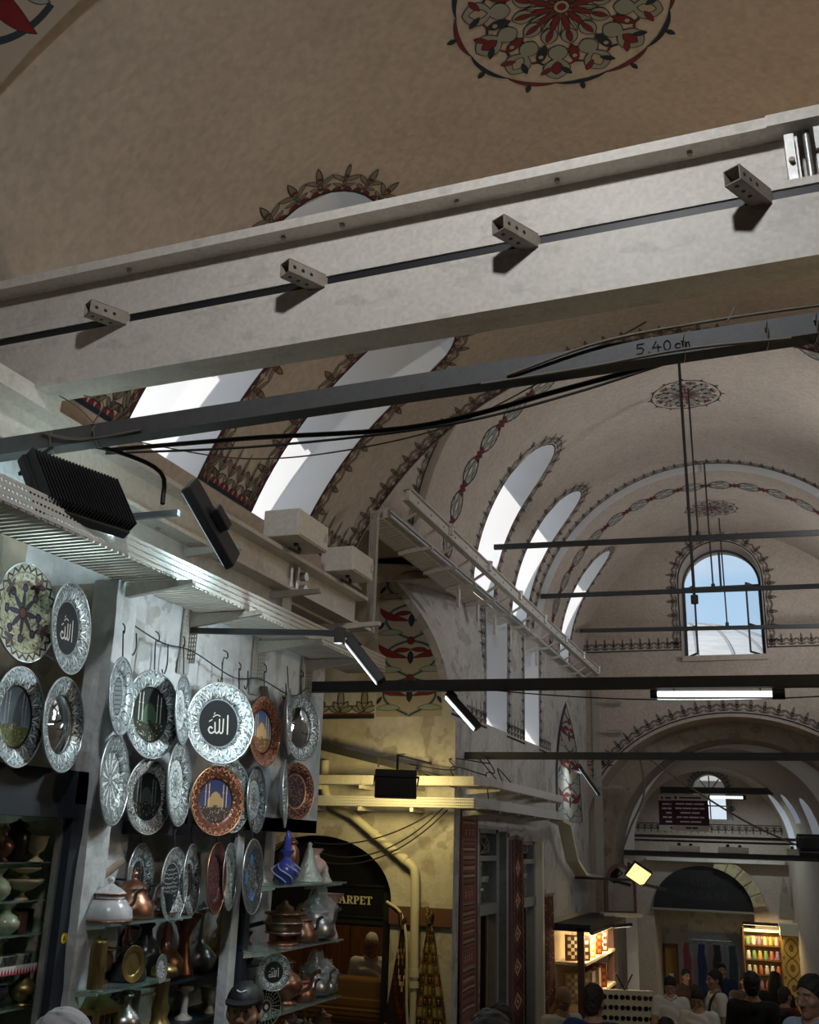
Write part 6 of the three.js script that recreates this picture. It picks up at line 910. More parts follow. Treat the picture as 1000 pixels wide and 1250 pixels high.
// street seen through the doorway
{
  struct('wall_passage', [box(-3.9, -3.4, -4, 1.9, -28.3, -34), box(-0.98, -0.5, -4, 1.9, -28.3, -34), box(-3.9, -0.5, 1.9, 2.1, -28.3, -34), box(-3.9, -0.5, -4, 2, -34, -34.2)], M.wall, 'dim passage behind the far doorway');
  const inner = extr((() => { const s = poly([[-3.4, -3], [-1, -3], [-1, 1.9], [-3.4, 1.9]]); const h = new THREE.Path(); h.moveTo(-2.95, -2.9); h.lineTo(-1.5, -2.9); h.lineTo(-1.5, -0.3); h.absellipse(-2.22, -0.3, 0.72, 0.5, 0, Math.PI, false); h.lineTo(-2.95, -2.9); s.holes.push(h); return s; })(), 0.2, 20); inner.translate(0, 0, -30); struct('trim_4', inner, M.wall, 'inner arch of the passage');
  const ck = thing('wall_clock', 'round wall clock on the dim passage wall', 'clock', [-1.28, 0.3, -29.78]); add('rim', new THREE.TorusGeometry(0.14, 0.02, 8, 28), M.black, ck); add('dial', new THREE.CircleGeometry(0.14, 28), std({ color: C(0.5, 0.45, 0.36) }), ck); add('hand', [bar([0, 0, 0.01], [0.05, 0.06, 0.01], 0.008, 0.008)], M.black, ck); add('hand', [bar([0, 0, 0.01], [-0.02, -0.1, 0.01], 0.006, 0.006)], M.black, ck);
  const cab = thing('display_cabinet', 'lit yellow display cabinet inside the far doorway', 'cabinet', [-3.2, -2.4, -29.4]); add('frame', [box(-0.18, -0.15, 0, 2.3, -0.1, 0.1), box(0.15, 0.18, 0, 2.3, -0.1, 0.1), box(-0.18, 0.18, 2.25, 2.3, -0.1, 0.1), box(-0.18, 0.18, 1.0, 1.03, -0.1, 0.1), box(-0.18, 0.18, 0, 0.4, -0.1, 0.1)], MAT.wood, cab); add('back', box(-0.15, 0.15, 0.4, 2.25, -0.1, -0.08), std({ color: C(0.5, 0.32, 0.08) }), cab); add('notice', box(-0.05, 0.06, 1.3, 1.6, 0.1, 0.105), M.white, cab);
  const cols = [[0.5, 0.12, 0.2], [0.6, 0.58, 0.55], [0.08, 0.12, 0.3], [0.55, 0.5, 0.42], [0.1, 0.1, 0.11], [0.62, 0.62, 0.66], [0.14, 0.2, 0.22]], nm = ['crimson', 'ivory', 'navy', 'oatmeal', 'black', 'white', 'teal'];
  for (let k = 0; k < 7; k++) { const t = thing('hanging_garment', `${nm[k]} garment hanging in the passage shop`, 'garment', [-2.9 + k * 0.2, -0.75, -30.4 - (k % 2) * 0.3]); const g = uvm(new THREE.BoxGeometry(0.22, 1.2, 0.1, 6, 6, 2)), p = g.attributes.position; for (let i = 0; i < p.count; i++) { const yy = p.getY(i); p.setX(i, p.getX(i) * (yy > 0.4 ? 0.75 : 1) + 0.015 * Math.sin(yy * 9 + k)); p.setZ(i, p.getZ(i) + 0.02 * Math.sin(p.getX(i) * 40)); } g.computeVertexNormals(); add('cloth', g, std({ color: C(...cols[k]), roughness: 0.9 }), t); add('hanger', [bar([-0.09, 0.61, 0], [0.09, 0.61, 0], 0.015, 0.015), rod([0, 0.61, 0], [0, 0.7, 0], 0.006, 5)], M.bar, t); }
  one('garment_rail', rod([-3.35, -0.05, -30.5], [-1.1, -0.05, -30.5], 0.02, 8), M.galv, 'chrome garment rail across the passage', 'rail');
  const lp = lampGroup('ceiling_lamp', 'cool white strip lamp deep in the passage', [-2.2, 1.7, -31.5], [-2.2, 0, -31.4]); add('housing', rbox(1.0, 0.2, 0.05, 0.01, 0, 0, -0.03), M.steelW, lp); glow(lp, 0.95, 0.16, TUBEC, 12, 3);
  const sc = thing('lit_screen', 'small glowing blue-white screen by the passage', 'screen', [-1.3, -1.3, -29.2]); add('lit_face', rbox(0.34, 0.1, 0.02, 0.004), std({ color: 0x222222, emissive: 0xbfd8ff, emissiveIntensity: 2.2 }), sc); add('casing', rbox(0.38, 0.14, 0.03, 0.006, 0, 0, -0.02), M.black, sc); add('stand', rod([0, -1.0, -0.02], [0, -0.06, -0.02], 0.02, 8), M.black, sc);
}
// spice and sweets stall glowing beside the far doorway
{
  const st = thing('goods_rack', 'brightly lit rack of jars and packets beside the far doorway', 'rack', [-0.85, -2.4, -27.6]);
  add('back_panel', box(-0.42, 0.42, 0.3, 2.9, -0.2, -0.17), std({ color: C(0.62, 0.46, 0.2) }), st); for (let k = 0; k < 7; k++) add('rack_shelf', box(-0.42, 0.42, 0.6 + k * 0.32, 0.62 + k * 0.32, -0.18, 0.06), brownWood, st); for (const x of [-0.42, 0.42]) add('upright', box(x - 0.02, x + 0.02, 0, 2.95, -0.18, 0.06), brownWood, st);
  seed = 99; const cm = [[0.6, 0.5, 0.3], [0.5, 0.15, 0.1], [0.2, 0.35, 0.15], [0.65, 0.6, 0.5], [0.6, 0.4, 0.1], [0.3, 0.18, 0.3]].map((c) => std({ color: C(...c), roughness: 0.4 })), jn = ['tan', 'red', 'green', 'cream', 'amber', 'plum'];
  for (let r = 0; r < 7; r++) for (let k = 0; k < 6; k++) { const i = Math.floor(rnd() * 6), row = ['lowest', 'second', 'third', 'fourth', 'fifth', 'sixth', 'topmost'][r]; tag(add('goods_jar', lathe([[0.04, 0], [0.05, 0.01], [0.05, 0.12], [0.035, 0.15], [0.04, 0.16], [0.04, 0.19], [0, 0.19]], 8, -1.18 + k * 0.132, -2.4 + 0.625 + r * 0.32, -27.62), cm[i]), `${jn[i]} jar on the ${row} shelf of the bright rack`, 'jar', 'jars on the bright far rack'); }
  const aw = thing('awning_panel', 'yellow-lit panelled arch ribs over the bright rack', 'canopy', [-0.9, 0.5, -27.8]); { const mt = std({ color: C(0.6, 0.52, 0.3), map: oldMap }); for (let k = 0; k < 5; k++) { const a0 = 0.12 + k * 0.24, a1 = a0 + 0.225, sh = new THREE.Shape(), n = 5, R0 = [1.21, 1.03], R1 = [1.5, 1.32], pt = (R, a) => [R[0] * Math.cos(a) - 1.3, 0.36 + R[1] * Math.sin(a)]; for (let i = 0; i <= n; i++) { const p = pt(R0, a0 + (a1 - a0) * i / n); sh[i ? 'lineTo' : 'moveTo'](...p); } for (let i = n; i >= 0; i--) sh.lineTo(...pt(R1, a0 + (a1 - a0) * i / n)); add('panel', extr(sh, 0.16, 2), mt, aw); } } add('ledge', box(-0.35, 0.6, -0.06, 0, -0.05, 0.3), M.steelW, aw);
  const g = lampGroup('strip_lamp', 'warm strip lamp lighting the bright jar rack', [-0.85, 0.62, -27.1], [-0.8, -1.0, -27.6]); add('housing', rbox(0.8, 0.08, 0.05, 0.01, 0, 0, -0.03), M.black, g); glow(g, 0.76, 0.06, new THREE.Color().setRGB(1, 0.76, 0.36), 120, 4);
  one('tray_table', [rbox(0.9, 0.05, 0.4, 0.01, -0.85, -1.55, -27.0), box(-1.25, -0.45, -2.3, -1.57, -27.15, -26.85)], brownWood, 'low table of packets below the bright rack', 'table');
  const tp = canvasTex(128, 512, (c, w, h) => { c.fillStyle = '#c9a95c'; c.fillRect(0, 0, w, h); for (let y = 50; y < h; y += 84) { for (const q of [-1, 1]) curve(c, [64, y - 42, 64 + q * 60, y - 20, 64 + q * 60, y + 20, 64, y + 42], '#6a5020', 6); disc(c, 64, y, 13, '#8a6a2c', '#5c4418', 4); disc(c, 10, y - 42, 8, '#8a6a2c'); disc(c, 118, y - 42, 8, '#8a6a2c'); } });
  one('wall_hanging', [rbox(0.42, 2.6, 0.03, 0.005, -0.2, -0.9, -27.15)].map((q) => { const p = q.attributes.position, u = q.attributes.uv; for (let i = 0; i < p.count; i++) u.setXY(i, (p.getX(i) + 0.41) / 0.42, (p.getY(i) + 2.2) / 2.6); return q; }), std({ map: tp, roughness: 0.9 }), 'yellow-lit pillar panel with looping medallion pattern', 'panel');
  one('capital_block', rbox(0.42, 0.28, 0.3, 0.02, -0.22, 0.55, -27.2), creamPaint, 'pale block capital above the looping panel', 'block');
  const sh = new THREE.Shape(); sh.moveTo(-0.18, 0); sh.lineTo(0.18, 0); sh.quadraticCurveTo(0.12, 0.6, 0, 1.0); sh.quadraticCurveTo(-0.12, 0.6, -0.18, 0); const pg = extr(sh, 0.03, 10); pg.translate(-0.25, 0.75, -27.5); one('carved_relief', pg, M.stone, 'pointed carved stone panel above the pale block', 'panel');
}
// hall furniture: tie bars, tube lamp, hanging signs, tray over the doorway
tie(-2.9, 0.0, 3.62, -26, 0.13, 'thick black tie bar carrying the maroon notice boards'); tubeLamp('white tube lamp beside the maroon notice boards', [-1.75, 3.47, -26], [-1.0, 3.47, -26], 300, 0.03);
tie(-3.0, 1.3, 2.5, -21.7, 0.05, 'thin dark tie bar at the mouth of the far hall'); tie(-3.0, 1.3, 2.42, -21.9, 0.035, 'thinner second tie bar at the mouth of the far hall');
one('cable_beam', [box(-3.1, 1.4, 2.12, 2.2, -21.0, -21.2), box(-3.1, 1.4, 2.2, 2.22, -20.95, -21.25)], M.bar, 'dark cable beam crossing the street arch', 'beam');
for (const [x, w, l] of [[-1.95, 0.55, 'grey junction box on the cable beam below the notice boards'], [-1.05, 0.55, 'second grey junction box along the cable beam'], [0.1, 0.4, 'grey junction box on the cable beam near the bright rack']]) { const g = thing('junction_box', l, 'box', [x, 2.22, -21.1]); add('body', rbox(w, 0.11, 0.2, 0.01, 0, 0.055, 0), M.steelW, g); add('cable_gland', [rod([-0.1, 0.11, 0], [-0.1, 0.16, 0], 0.03, 8)], M.wire, g); add('cable_gland', [rod([0.12, 0.11, 0], [0.12, 0.15, 0], 0.03, 8)], M.wire, g); }
one('cable_channel', [box(-3.5, -0.2, 1.98, 2.06, -27.6, -27.85)], M.steelW, 'pale cable channel above the dark shop sign', 'channel');
const signTex = (a) => canvasTex(256, 256, (g) => { g.fillStyle = '#c9c2bc'; g.fillRect(0, 0, 256, 256); g.fillStyle = '#3a141f'; g.fillRect(0, 44, 256, 172); g.fillStyle = '#5c2430'; g.fillRect(24, 14, 16, 20); g.fillRect(58, 18, 150, 12); g.fillStyle = '#d8c8cc'; [[60, 50, 70], [44, 60, 40, 36], [70, 56], [40, 34, 66, 30], [64, 74]].forEach((row, i) => { let x = 128 - (row.reduce((a, b) => a + b + 7, -7)) / 2; for (const w of row) { g.fillRect(x, 62 + i * 31, w, 11); x += w + 7; } }); g.fillStyle = '#3a141f'; g.fillRect(92, 228, 40, 12); g.fillRect(138, 228, 36, 12); });
{ const m = std({ map: signTex(), roughness: 0.7 }); for (const [x, z, w, l] of [[-2.22, -25.9, 0.86, 'maroon and white notice board hanging beside the tube lamp'], [-2.62, -26.1, 0.7, 'second maroon notice board behind the first']]) { const s = thing('notice_board', l, 'sign', [x, 3.1, z]); add('board', box(-w / 2, w / 2, -0.42, 0.42, -0.02, 0), creamPaint, s); add('print', new THREE.PlaneGeometry(w, 0.84).translate(0, 0, 0.004), m, s); add('hanging_wire', rod([-w / 2.4, 0.42, -0.01], [-w / 2.4, 0.52, -0.01], 0.008, 4), M.wire, s); add('hanging_wire', rod([w / 2.4, 0.42, -0.01], [w / 2.4, 0.52, -0.01], 0.008, 4), M.wire, s); } }
// wiring and conduits round the street arch
one('cable_conduit', [post(-3.3, 1.75, 5.15, -19.44, 0.14, 'x'), box(-3.37, -3.23, 1.75, 5.15, -19.49, -19.45)], perfDark, 'upright perforated conduit on the end wall', 'conduit');
one('cable', tube([[-2.5, 4.0, -19.2], [-2.45, 3.2, -19.3], [-2.7, 2.6, -19.2], [-2.9, 2.1, -19.2]], 0.02, 24), M.wireBrown, 'brown cable hanging down beside the street arch', 'cable'); one('cable', tube([[-2.6, 4.0, -19.3], [-1.6, 3.3, -20.0], [-0.6, 2.7, -20.6], [0.6, 2.2, -20.8]], 0.018, 30), M.wireBrown, 'cable running slantwise across the street arch', 'cable');
for (const [y, l] of [[4.85, 'upper'], [4.3, 'middle'], [3.3, 'lower']]) one('wall_fitting', [box(-3.1, -2.85, y - 0.05, y + 0.05, -19.44, -19.5), bar([-3.3, y, -19.42], [-2.8, y, -19.42], 0.02, 0.03)], M.steelD, `${l} cable clip beside the upright conduit`, 'clip');
// ------------------------------------------------------------------ game-board stall under the wall
{
  const wx = -3.2, F = floorY(-17.5);
  struct('wall_stall_back', [box(-3.48, -3.44, F - 0.2, 1.2, -16.1, -19.3)], std({ color: C(0.5, 0.4, 0.26), roughness: 0.8 }), 'tan back of the game-board stall');
  const s = thing('stall_shelves', 'pale wooden shelves of the game-board stall', 'shelves', [0, 0, 0]); for (const y of [-1.0, -0.45, 0.1, 0.62]) add('shelf_board', box(-3.44, -2.98, y - 0.04, y, -16.15, -18.9), std({ color: C(0.62, 0.5, 0.32), roughness: 0.6 }), s); add('top_beam', box(-3.44, -2.9, 1.05, 1.15, -16.1, -19.2), M.black, s); add('upright', box(-3.1, -3.0, F, 1.1, -18.86, -18.94), MAT.wood, s); add('upright', box(-3.1, -3.0, F, 1.1, -16.1, -16.16), MAT.wood, s);
  const chk = (a, b) => std({ roughness: 0.5, map: canvasTex(128, 128, (g) => { g.fillStyle = a; g.fillRect(0, 0, 128, 128); g.fillStyle = b; for (let i = 0; i < 6; i++) for (let j = 0; j < 6; j++) if ((i + j) % 2) g.fillRect(10 + i * 18, 10 + j * 18, 18, 18); }) });
  const c1 = chk('#4a2c18', '#e0cfa4'), c2 = chk('#caa060', '#f0e2bc'), c3 = chk('#6a2c14', '#a8682c'); const lab = ['dark walnut', 'pale inlaid', 'reddish', 'small walnut', 'light maple', 'chestnut'];
  [[-16.45, 0.62, c1], [-16.95, 0.62, c2], [-17.55, 0.62, c3], [-18.1, 0.62, c1], [-16.4, 0.1, c2], [-17.9, 0.1, c3]].forEach(([z, y, m], i) => { const g = uvm(rbox(0.03, 0.36, 0.4, 0.004, 0, 0.18, 0)), p = g.attributes.position, u = g.attributes.uv; for (let k = 0; k < p.count; k++) u.setXY(k, (p.getZ(k) + 0.2) / 0.4, p.getY(k) / 0.36); const t = one('game_board', g, m, `${lab[i]} chequered game board standing on the stall shelf`, 'game board'); t.position.set(-3.16, y, z); t.rotation.y = -0.95; });
  seed = 31; for (let k = 0; k < 12; k++) one('game_box', rbox(0.1, 0.3, 0.12, 0.005, -3.12, 0.25, -16.75 - k * 0.155), [std({ color: C(0.8, 0.7, 0.5), map: perfTex }), MAT.wood, brownWood, std({ color: C(0.72, 0.62, 0.42) })][k % 4], `${['speckled ivory', 'dark', 'brown', 'pale'][k % 4]} upright domino box in the row below the game boards`, 'box', 'domino boxes in a row');
  const rack = thing('sunglasses_rack', 'white rack of dark round sunglasses at the stall', 'rack', [-2.5, -1.25, -16.6]); rack.rotation.y = 0.25; add('panel', box(-0.42, 0.42, 0.3, 1.5, -0.03, 0), creamPaint, rack); add('post', rod([0, 0, -0.05], [0, 0.4, -0.05], 0.03, 8), M.galv, rack); add('top_bracket', [rod([0, 1.5, 0], [0.12, 1.72, 0], 0.012, 6), rod([0, 1.5, 0], [-0.12, 1.72, 0], 0.012, 6)], M.wire, rack);
  for (let r = 0; r < 8; r++) for (let k = 0; k < 5; k++) add('sunglasses', [new THREE.CircleGeometry(0.036, 10).translate(-0.34 + k * 0.17 - 0.038, 0.42 + r * 0.14, 0.008), new THREE.CircleGeometry(0.036, 10).translate(-0.34 + k * 0.17 + 0.042, 0.42 + r * 0.14, 0.008), box(-0.34 + k * 0.17 - 0.01, -0.34 + k * 0.17 + 0.01, 0.43 + r * 0.14, 0.437 + r * 0.14, 0.0, 0.01)], M.blackGloss, rack);
  const counter = thing('stall_counter', 'counter of pale figurines at the end of the game-board stall', 'counter', [-2.55, F, -18.3]); add('body', box(-0.35, 0.35, 0, 0.85, -0.6, 0.6), brownWood, counter); add('top', box(-0.4, 0.4, 0.85, 0.9, -0.65, 0.65), creamPaint, counter);
  const ps = [MAT.marble, MAT.onyx, MAT.porcelain, MAT.pinkish, MAT.copper, MAT.silver, MAT.jade]; const pn = ['marble', 'onyx', 'white', 'pink', 'copper', 'silver', 'green'];
  for (let k = 0; k < 14; k++) ware(['vase', 'jar', 'goblet', 'ewer', 'column'][k % 5], 'counter_ornament', ps[k % 7], -2.72 + (k % 3) * 0.16, F + 0.9, -17.75 - Math.floor(k / 3) * 0.22, 0.2 + 0.04 * (k % 4), `${pn[k % 7]} ${['vase', 'jar', 'goblet', 'ewer', 'column'][k % 5]} standing on the stall counter`, { cat: 'ornament' });
  for (let k = 0; k < 8; k++) ware(['ewer', 'candle', 'vase'][k % 3], 'shelf_ornament', ps[(k * 2 + 1) % 7], -3.15, [-0.45, 0.1][k % 2], -18.15 - (k >> 1) * 0.18, 0.26, `${pn[(k * 2 + 1) % 7]} ${['ewer', 'candlestick', 'vase'][k % 3]} on the ${k % 2 ? 'middle' : 'lower'} stall shelf`, { cat: 'ornament' });
  { const c = lampGroup('strip_lamp', 'warm lamp over the ornament counter', [-2.75, 1.0, -18.25], [-2.6, -0.5, -18.2]); add('housing', rbox(0.6, 0.08, 0.05, 0.01, 0, 0, -0.03), M.black, c); glow(c, 0.56, 0.06, new THREE.Color().setRGB(1, 0.82, 0.55), 110, 2.5); }
  const g = lampGroup('strip_lamp', 'warm strip lamp under the top beam of the game-board stall', [-2.93, 1.0, -17.4], [-3.3, 0.1, -17.4]); add('housing', rbox(2.2, 0.05, 0.04, 0.008, 0, 0, -0.024), M.black, g); glow(g, 2.1, 0.04, new THREE.Color().setRGB(1, 0.76, 0.42), 130, 2.2);
  const a = thing('mirror_niche', 'arched mirror in dark frame above the stall counter', 'mirror', [-2.85, 1.2, -18.7]); a.rotation.y = 0.5; const ms = new THREE.Shape(); ms.moveTo(-0.28, 0); ms.lineTo(0.28, 0); ms.lineTo(0.28, 0.4); ms.absellipse(0, 0.4, 0.28, 0.4, 0, Math.PI, false); add('frame', extr(ms, 0.06, 20), MAT.wood, a); const ms2 = new THREE.ShapeGeometry(ms, 20); ms2.scale(0.8, 0.88, 1); ms2.translate(0, 0.03, 0.064); add('glass', ms2, std({ color: C(0.8, 0.82, 0.84), metalness: 1, roughness: 0.06 }), a); add('ledge', rbox(0.7, 0.06, 0.24, 0.02, 0, -0.03, 0.06), creamPaint, a);
}
// ------------------------------------------------------------------ people
const len3 = (x, y, z) => Math.sqrt(x * x + y * y + z * z);
const cap = (p, a, b, ra, rb) => { const bx = b[0] - a[0], by = b[1] - a[1], bz = b[2] - a[2], px = p[0] - a[0], py = p[1] - a[1], pz = p[2] - a[2]; const t = Math.max(0, Math.min(1, (px * bx + py * by + pz * bz) / (bx * bx + by * by + bz * bz))); return len3(px - bx * t, py - by * t, pz - bz * t) - (ra + (rb - ra) * t); };
const ell = (p, c, r) => { const x = (p[0] - c[0]) / r[0], y = (p[1] - c[1]) / r[1], z = (p[2] - c[2]) / r[2], k = len3(x, y, z); return (k - 1) * Math.min(r[0], r[1], r[2]); };
const smin = (a, b, k) => { const h = Math.max(0, Math.min(1, 0.5 + 0.5 * (b - a) / k)); return b + (a - b) * h - k * h * (1 - h); };
function march(res, lo, hi, f) {
  const mc = new MarchingCubes(res, new THREE.MeshBasicMaterial(), false, false, 60000), half = res / 2, p = [0, 0, 0]; mc.isolation = 0;
  for (let k = 0; k < res; k++) for (let j = 0; j < res; j++) for (let i = 0; i < res; i++) { p[0] = lo[0] + (hi[0] - lo[0]) * i / res; p[1] = lo[1] + (hi[1] - lo[1]) * j / res; p[2] = lo[2] + (hi[2] - lo[2]) * k / res; mc.field[i + j * res + k * res * res] = -f(p); }
  mc.update(); const n = mc.count, pos = new Float32Array(n * 3); for (let i = 0; i < n; i++) for (let c = 0; c < 3; c++) pos[i * 3 + c] = lo[c] + (hi[c] - lo[c]) * (mc.positionArray[i * 3 + c] + 1) / 2;
  let g = new THREE.BufferGeometry(); g.setAttribute('position', new THREE.BufferAttribute(pos, 3)); g = mergeVertices(g, 1e-5); g.computeVertexNormals(); return clean(g);
}
const headF = (p) => {
  const q = [Math.abs(p[0]), p[1], p[2]];
  let d = ell(p, [0, 0.025, -0.012], [0.076, 0.105, 0.096]); d = smin(d, ell(p, [0, -0.055, 0.022], [0.057, 0.068, 0.062]), 0.03); d = smin(d, ell(p, [0, -0.098, 0.058], [0.026, 0.022, 0.024]), 0.02);
  d = smin(d, cap(q, [0, 0.032, 0.082], [0.04, 0.03, 0.07], 0.012, 0.01), 0.014); d = smin(d, ell(q, [0.045, -0.02, 0.055], [0.026, 0.022, 0.024]), 0.02);
  d = Math.max(d, -(len3(q[0] - 0.031, q[1] - 0.008, q[2] - 0.1) - 0.02) * 0.8 - 0.004); d = smin(d, len3(q[0] - 0.031, q[1] - 0.008, q[2] - 0.074) - 0.014, 0.006);
  d = smin(d, cap(p, [0, 0.012, 0.086], [0, -0.028, 0.108], 0.009, 0.015), 0.012); d = smin(d, len3(q[0] - 0.014, q[1] + 0.034, q[2] - 0.094) - 0.01, 0.008); d = smin(d, cap(q, [0, -0.062, 0.083], [0.022, -0.063, 0.074], 0.008, 0.004), 0.005);
  d = smin(d, ell(q, [0.078, -0.005, -0.012], [0.012, 0.033, 0.02]), 0.008); return smin(d, cap(p, [0, -0.07, -0.025], [0, -0.22, -0.035], 0.05, 0.06), 0.03);
};
const headGeo = march(60, [-0.13, -0.22, -0.14], [0.13, 0.16, 0.14], headF);
const hairF = (p) => { const q = fbm(p[0] * 60 + 40, p[1] * 60 + p[2] * 30 + 40, 64, 2, 3); let d = ell(p, [0, 0.03, -0.016], [0.085, 0.112, 0.105]); d = smin(d, ell(p, [0, -0.05, -0.06], [0.06, 0.07, 0.05]), 0.03); return Math.max(d - (q - 0.5) * 0.014, -(p[1] - Math.max(-0.095, -0.012 + 1.05 * p[2])) * 0.68); };
const hairGeo = march(44, [-0.13, -0.16, -0.14], [0.13, 0.17, 0.14], hairF);
// skin with painted-in eyes, brows and lips on the head
function skinned(tone) {
  const g = headGeo.clone(), p = g.attributes.position, c = new Float32Array(p.count * 3);
  for (let i = 0; i < p.count; i++) { const x = Math.abs(p.getX(i)), y = p.getY(i), z = p.getZ(i); let k = tone; if (z > 0.05 && Math.hypot(x - 0.031, (y - 0.008) * 1.7) < 0.0125) k = Math.hypot(x - 0.031, y - 0.008) < 0.006 ? [0.02, 0.015, 0.012] : [0.5, 0.46, 0.42]; else if (z > 0.05 && Math.abs(y - 0.034 + x * 0.1) < 0.006 && x > 0.014 && x < 0.05) k = [0.05, 0.035, 0.03]; else if (z > 0.06 && Math.abs(y + 0.062) < 0.009 && x < 0.024) k = [tone[0] * 0.8, tone[1] * 0.55, tone[2] * 0.55]; c.set(k, i * 3); }
  g.setAttribute('color', new THREE.BufferAttribute(c, 3)); return g;
}
// poses: joints in metres for a 1.75 m figure that faces +z
const POSES = {
  stand: { eL: [0.24, 1.1, -0.03], hL: [0.26, 0.86, 0.06], eR: [-0.24, 1.1, -0.03], hR: [-0.26, 0.86, 0.06], tilt: 0.05, turn: 0 },
  phone: { eL: [0.25, 1.12, 0.02], hL: [0.08, 1.1, 0.24], eR: [-0.25, 1.12, 0.02], hR: [-0.07, 1.08, 0.24], tilt: 0.5, turn: 0 },
  bag: { eL: [0.24, 1.12, 0.0], hL: [0.2, 1.0, 0.2], eR: [-0.24, 1.1, -0.03], hR: [-0.26, 0.86, 0.06], tilt: 0.1, turn: 0.3 },
};
function poseGeo(k) {
  const P0 = POSES[k]; if (P0.body) return P0;
  const shL = [0.19, 1.41, -0.02], shR = [-0.19, 1.41, -0.02];
  const torso = (p, o) => { let d = ell(p, [0, 1.26, 0], [0.175 + o, 0.23, 0.115 + o]); d = smin(d, ell(p, [0, 1.02, 0.005], [0.155 + o, 0.17, 0.105 + o]), 0.08); d = smin(d, cap(p, [-0.15, 1.4, -0.02], [0.15, 1.4, -0.02], 0.062 + o, 0.062 + o), 0.05); return smin(d, cap(p, [0, 1.4, -0.02], [0, 1.5, -0.01], 0.085 + o * 0.5, 0.055 + o * 0.3), 0.05); };
  const armU = (p, o) => Math.min(cap(p, shL, P0.eL, 0.056 + o, 0.043 + o), cap(p, shR, P0.eR, 0.056 + o, 0.043 + o)), armF = (p, o) => Math.min(cap(p, P0.eL, P0.hL, 0.042 + o, 0.028 + o), cap(p, P0.eR, P0.hR, 0.042 + o, 0.028 + o));
  const legs = (p, o) => { const q = [Math.abs(p[0]), p[1], p[2]]; let d = ell(p, [0, 0.92, -0.01], [0.165 + o, 0.13, 0.115 + o]); d = smin(d, cap(q, [0.095, 0.88, 0], [0.1, 0.48, 0.015], 0.085 + o, 0.06 + o), 0.05); return smin(d, cap(q, [0.1, 0.48, 0.015], [0.105, 0.09, -0.02], 0.058 + o, 0.04 + o), 0.03); };
  const hand = (w, s) => { const fwd = k === 'stand' ? [0, -1, 0.15] : [-s * 0.5, -0.1, 0.85], L = len3(...fwd), f = fwd.map((v) => v / L), side = k === 'stand' ? [0, 0, 1] : [0.5 * 0, 1, 0.1]; const at = (a, b, c = 0) => [w[0] + f[0] * a + side[0] * b - s * c, w[1] + f[1] * a + side[1] * b, w[2] + f[2] * a + side[2] * b]; return (p) => { let d = smin(cap(p, at(0, 0), at(0.07, 0.02), 0.022, 0.02), cap(p, at(0.02, -0.01), at(0.075, -0.022), 0.02, 0.018), 0.02); [[0.028, 0.07], [0.009, 0.085], [-0.01, 0.078], [-0.028, 0.058]].forEach(([b, l]) => { d = Math.min(d, Math.min(cap(p, at(0.07, b), at(0.07 + l * 0.6, b * 1.1, 0.012), 0.0095, 0.009), cap(p, at(0.07 + l * 0.6, b * 1.1, 0.012), at(0.07 + l, b * 1.1, 0.034), 0.009, 0.0075))); }); return smin(d, Math.min(cap(p, at(0.015, 0.025), at(0.05, 0.05, 0.01), 0.012, 0.011), cap(p, at(0.05, 0.05, 0.01), at(0.08, 0.056, 0.02), 0.0105, 0.009)), 0.01); }; };
  const lo = [-0.42, -0.02, -0.3], hi = [0.42, 1.62, 0.42];
  const body = march(60, lo, hi, (p) => smin(smin(smin(torso(p, 0), armU(p, 0), 0.04), armF(p, 0), 0.02), legs(p, 0), 0.05)); const hands = [[P0.hL, 1], [P0.hR, -1]].map(([w, s]) => march(34, [w[0] - 0.13, w[1] - 0.2, w[2] - 0.08], [w[0] + 0.13, w[1] + 0.1, w[2] + 0.2], hand(w, s)));
  P0.body = merge([body, ...hands]);
  const fold = (p) => 0.007 * Math.sin(p[1] * 38 + p[0] * 20 + Math.sin(p[2] * 30) * 2);
  P0.shirt = march(60, lo, hi, (p) => { const sl = Math.max(armU(p, 0.02), -(p[1] - (1.2 + (k === 'stand' ? 0 : 0.02)))); return Math.max(smin(torso(p, 0.016) + fold(p), sl, 0.04), -(p[1] - 0.9), p[1] - (1.475 + (p[2] > 0 ? -0.35 * p[2] : 0) + Math.abs(p[0]) * 0.1)); });
  P0.sleeve = march(60, lo, hi, (p) => Math.max(smin(smin(torso(p, 0.018) + fold(p), armU(p, 0.018), 0.04), armF(p, 0.014), 0.02), -(p[1] - 0.9), p[1] - (1.5 + Math.abs(p[0]) * 0.1), Math.min(cap(p, P0.hL, P0.hL.map((v, i) => v + (v - P0.eL[i]) * 0.5), 0.05, 0.05), cap(p, P0.hR, P0.hR.map((v, i) => v + (v - P0.eR[i]) * 0.5), 0.05, 0.05)) * -1));
  P0.pants = march(60, lo, hi, (p) => Math.max(legs(p, 0.014) + fold(p) * 0.6, p[1] - 0.97)); return P0;
}
const shoeGeo = merge([-1, 1].map((s) => new THREE.SphereGeometry(1, 14, 10).scale(0.05, 0.05, 0.13).translate(s * 0.105, 0.04, 0.045)));
const skinTones = { a: [0.42, 0.24, 0.16], b: [0.34, 0.19, 0.12], c: [0.5, 0.31, 0.22] };
const HAIR = { black: std({ color: C(0.012, 0.01, 0.009), roughness: 0.7 }), brown: std({ color: C(0.03, 0.02, 0.015), roughness: 0.7 }), grey: std({ color: C(0.5, 0.5, 0.52), roughness: 0.8 }) };
const cloth = (r, g, b) => std({ color: C(r, g, b), roughness: 0.95, bumpMap: plasterBump, bumpScale: 0.003 });
const skinMats = {}, headGeos = {};
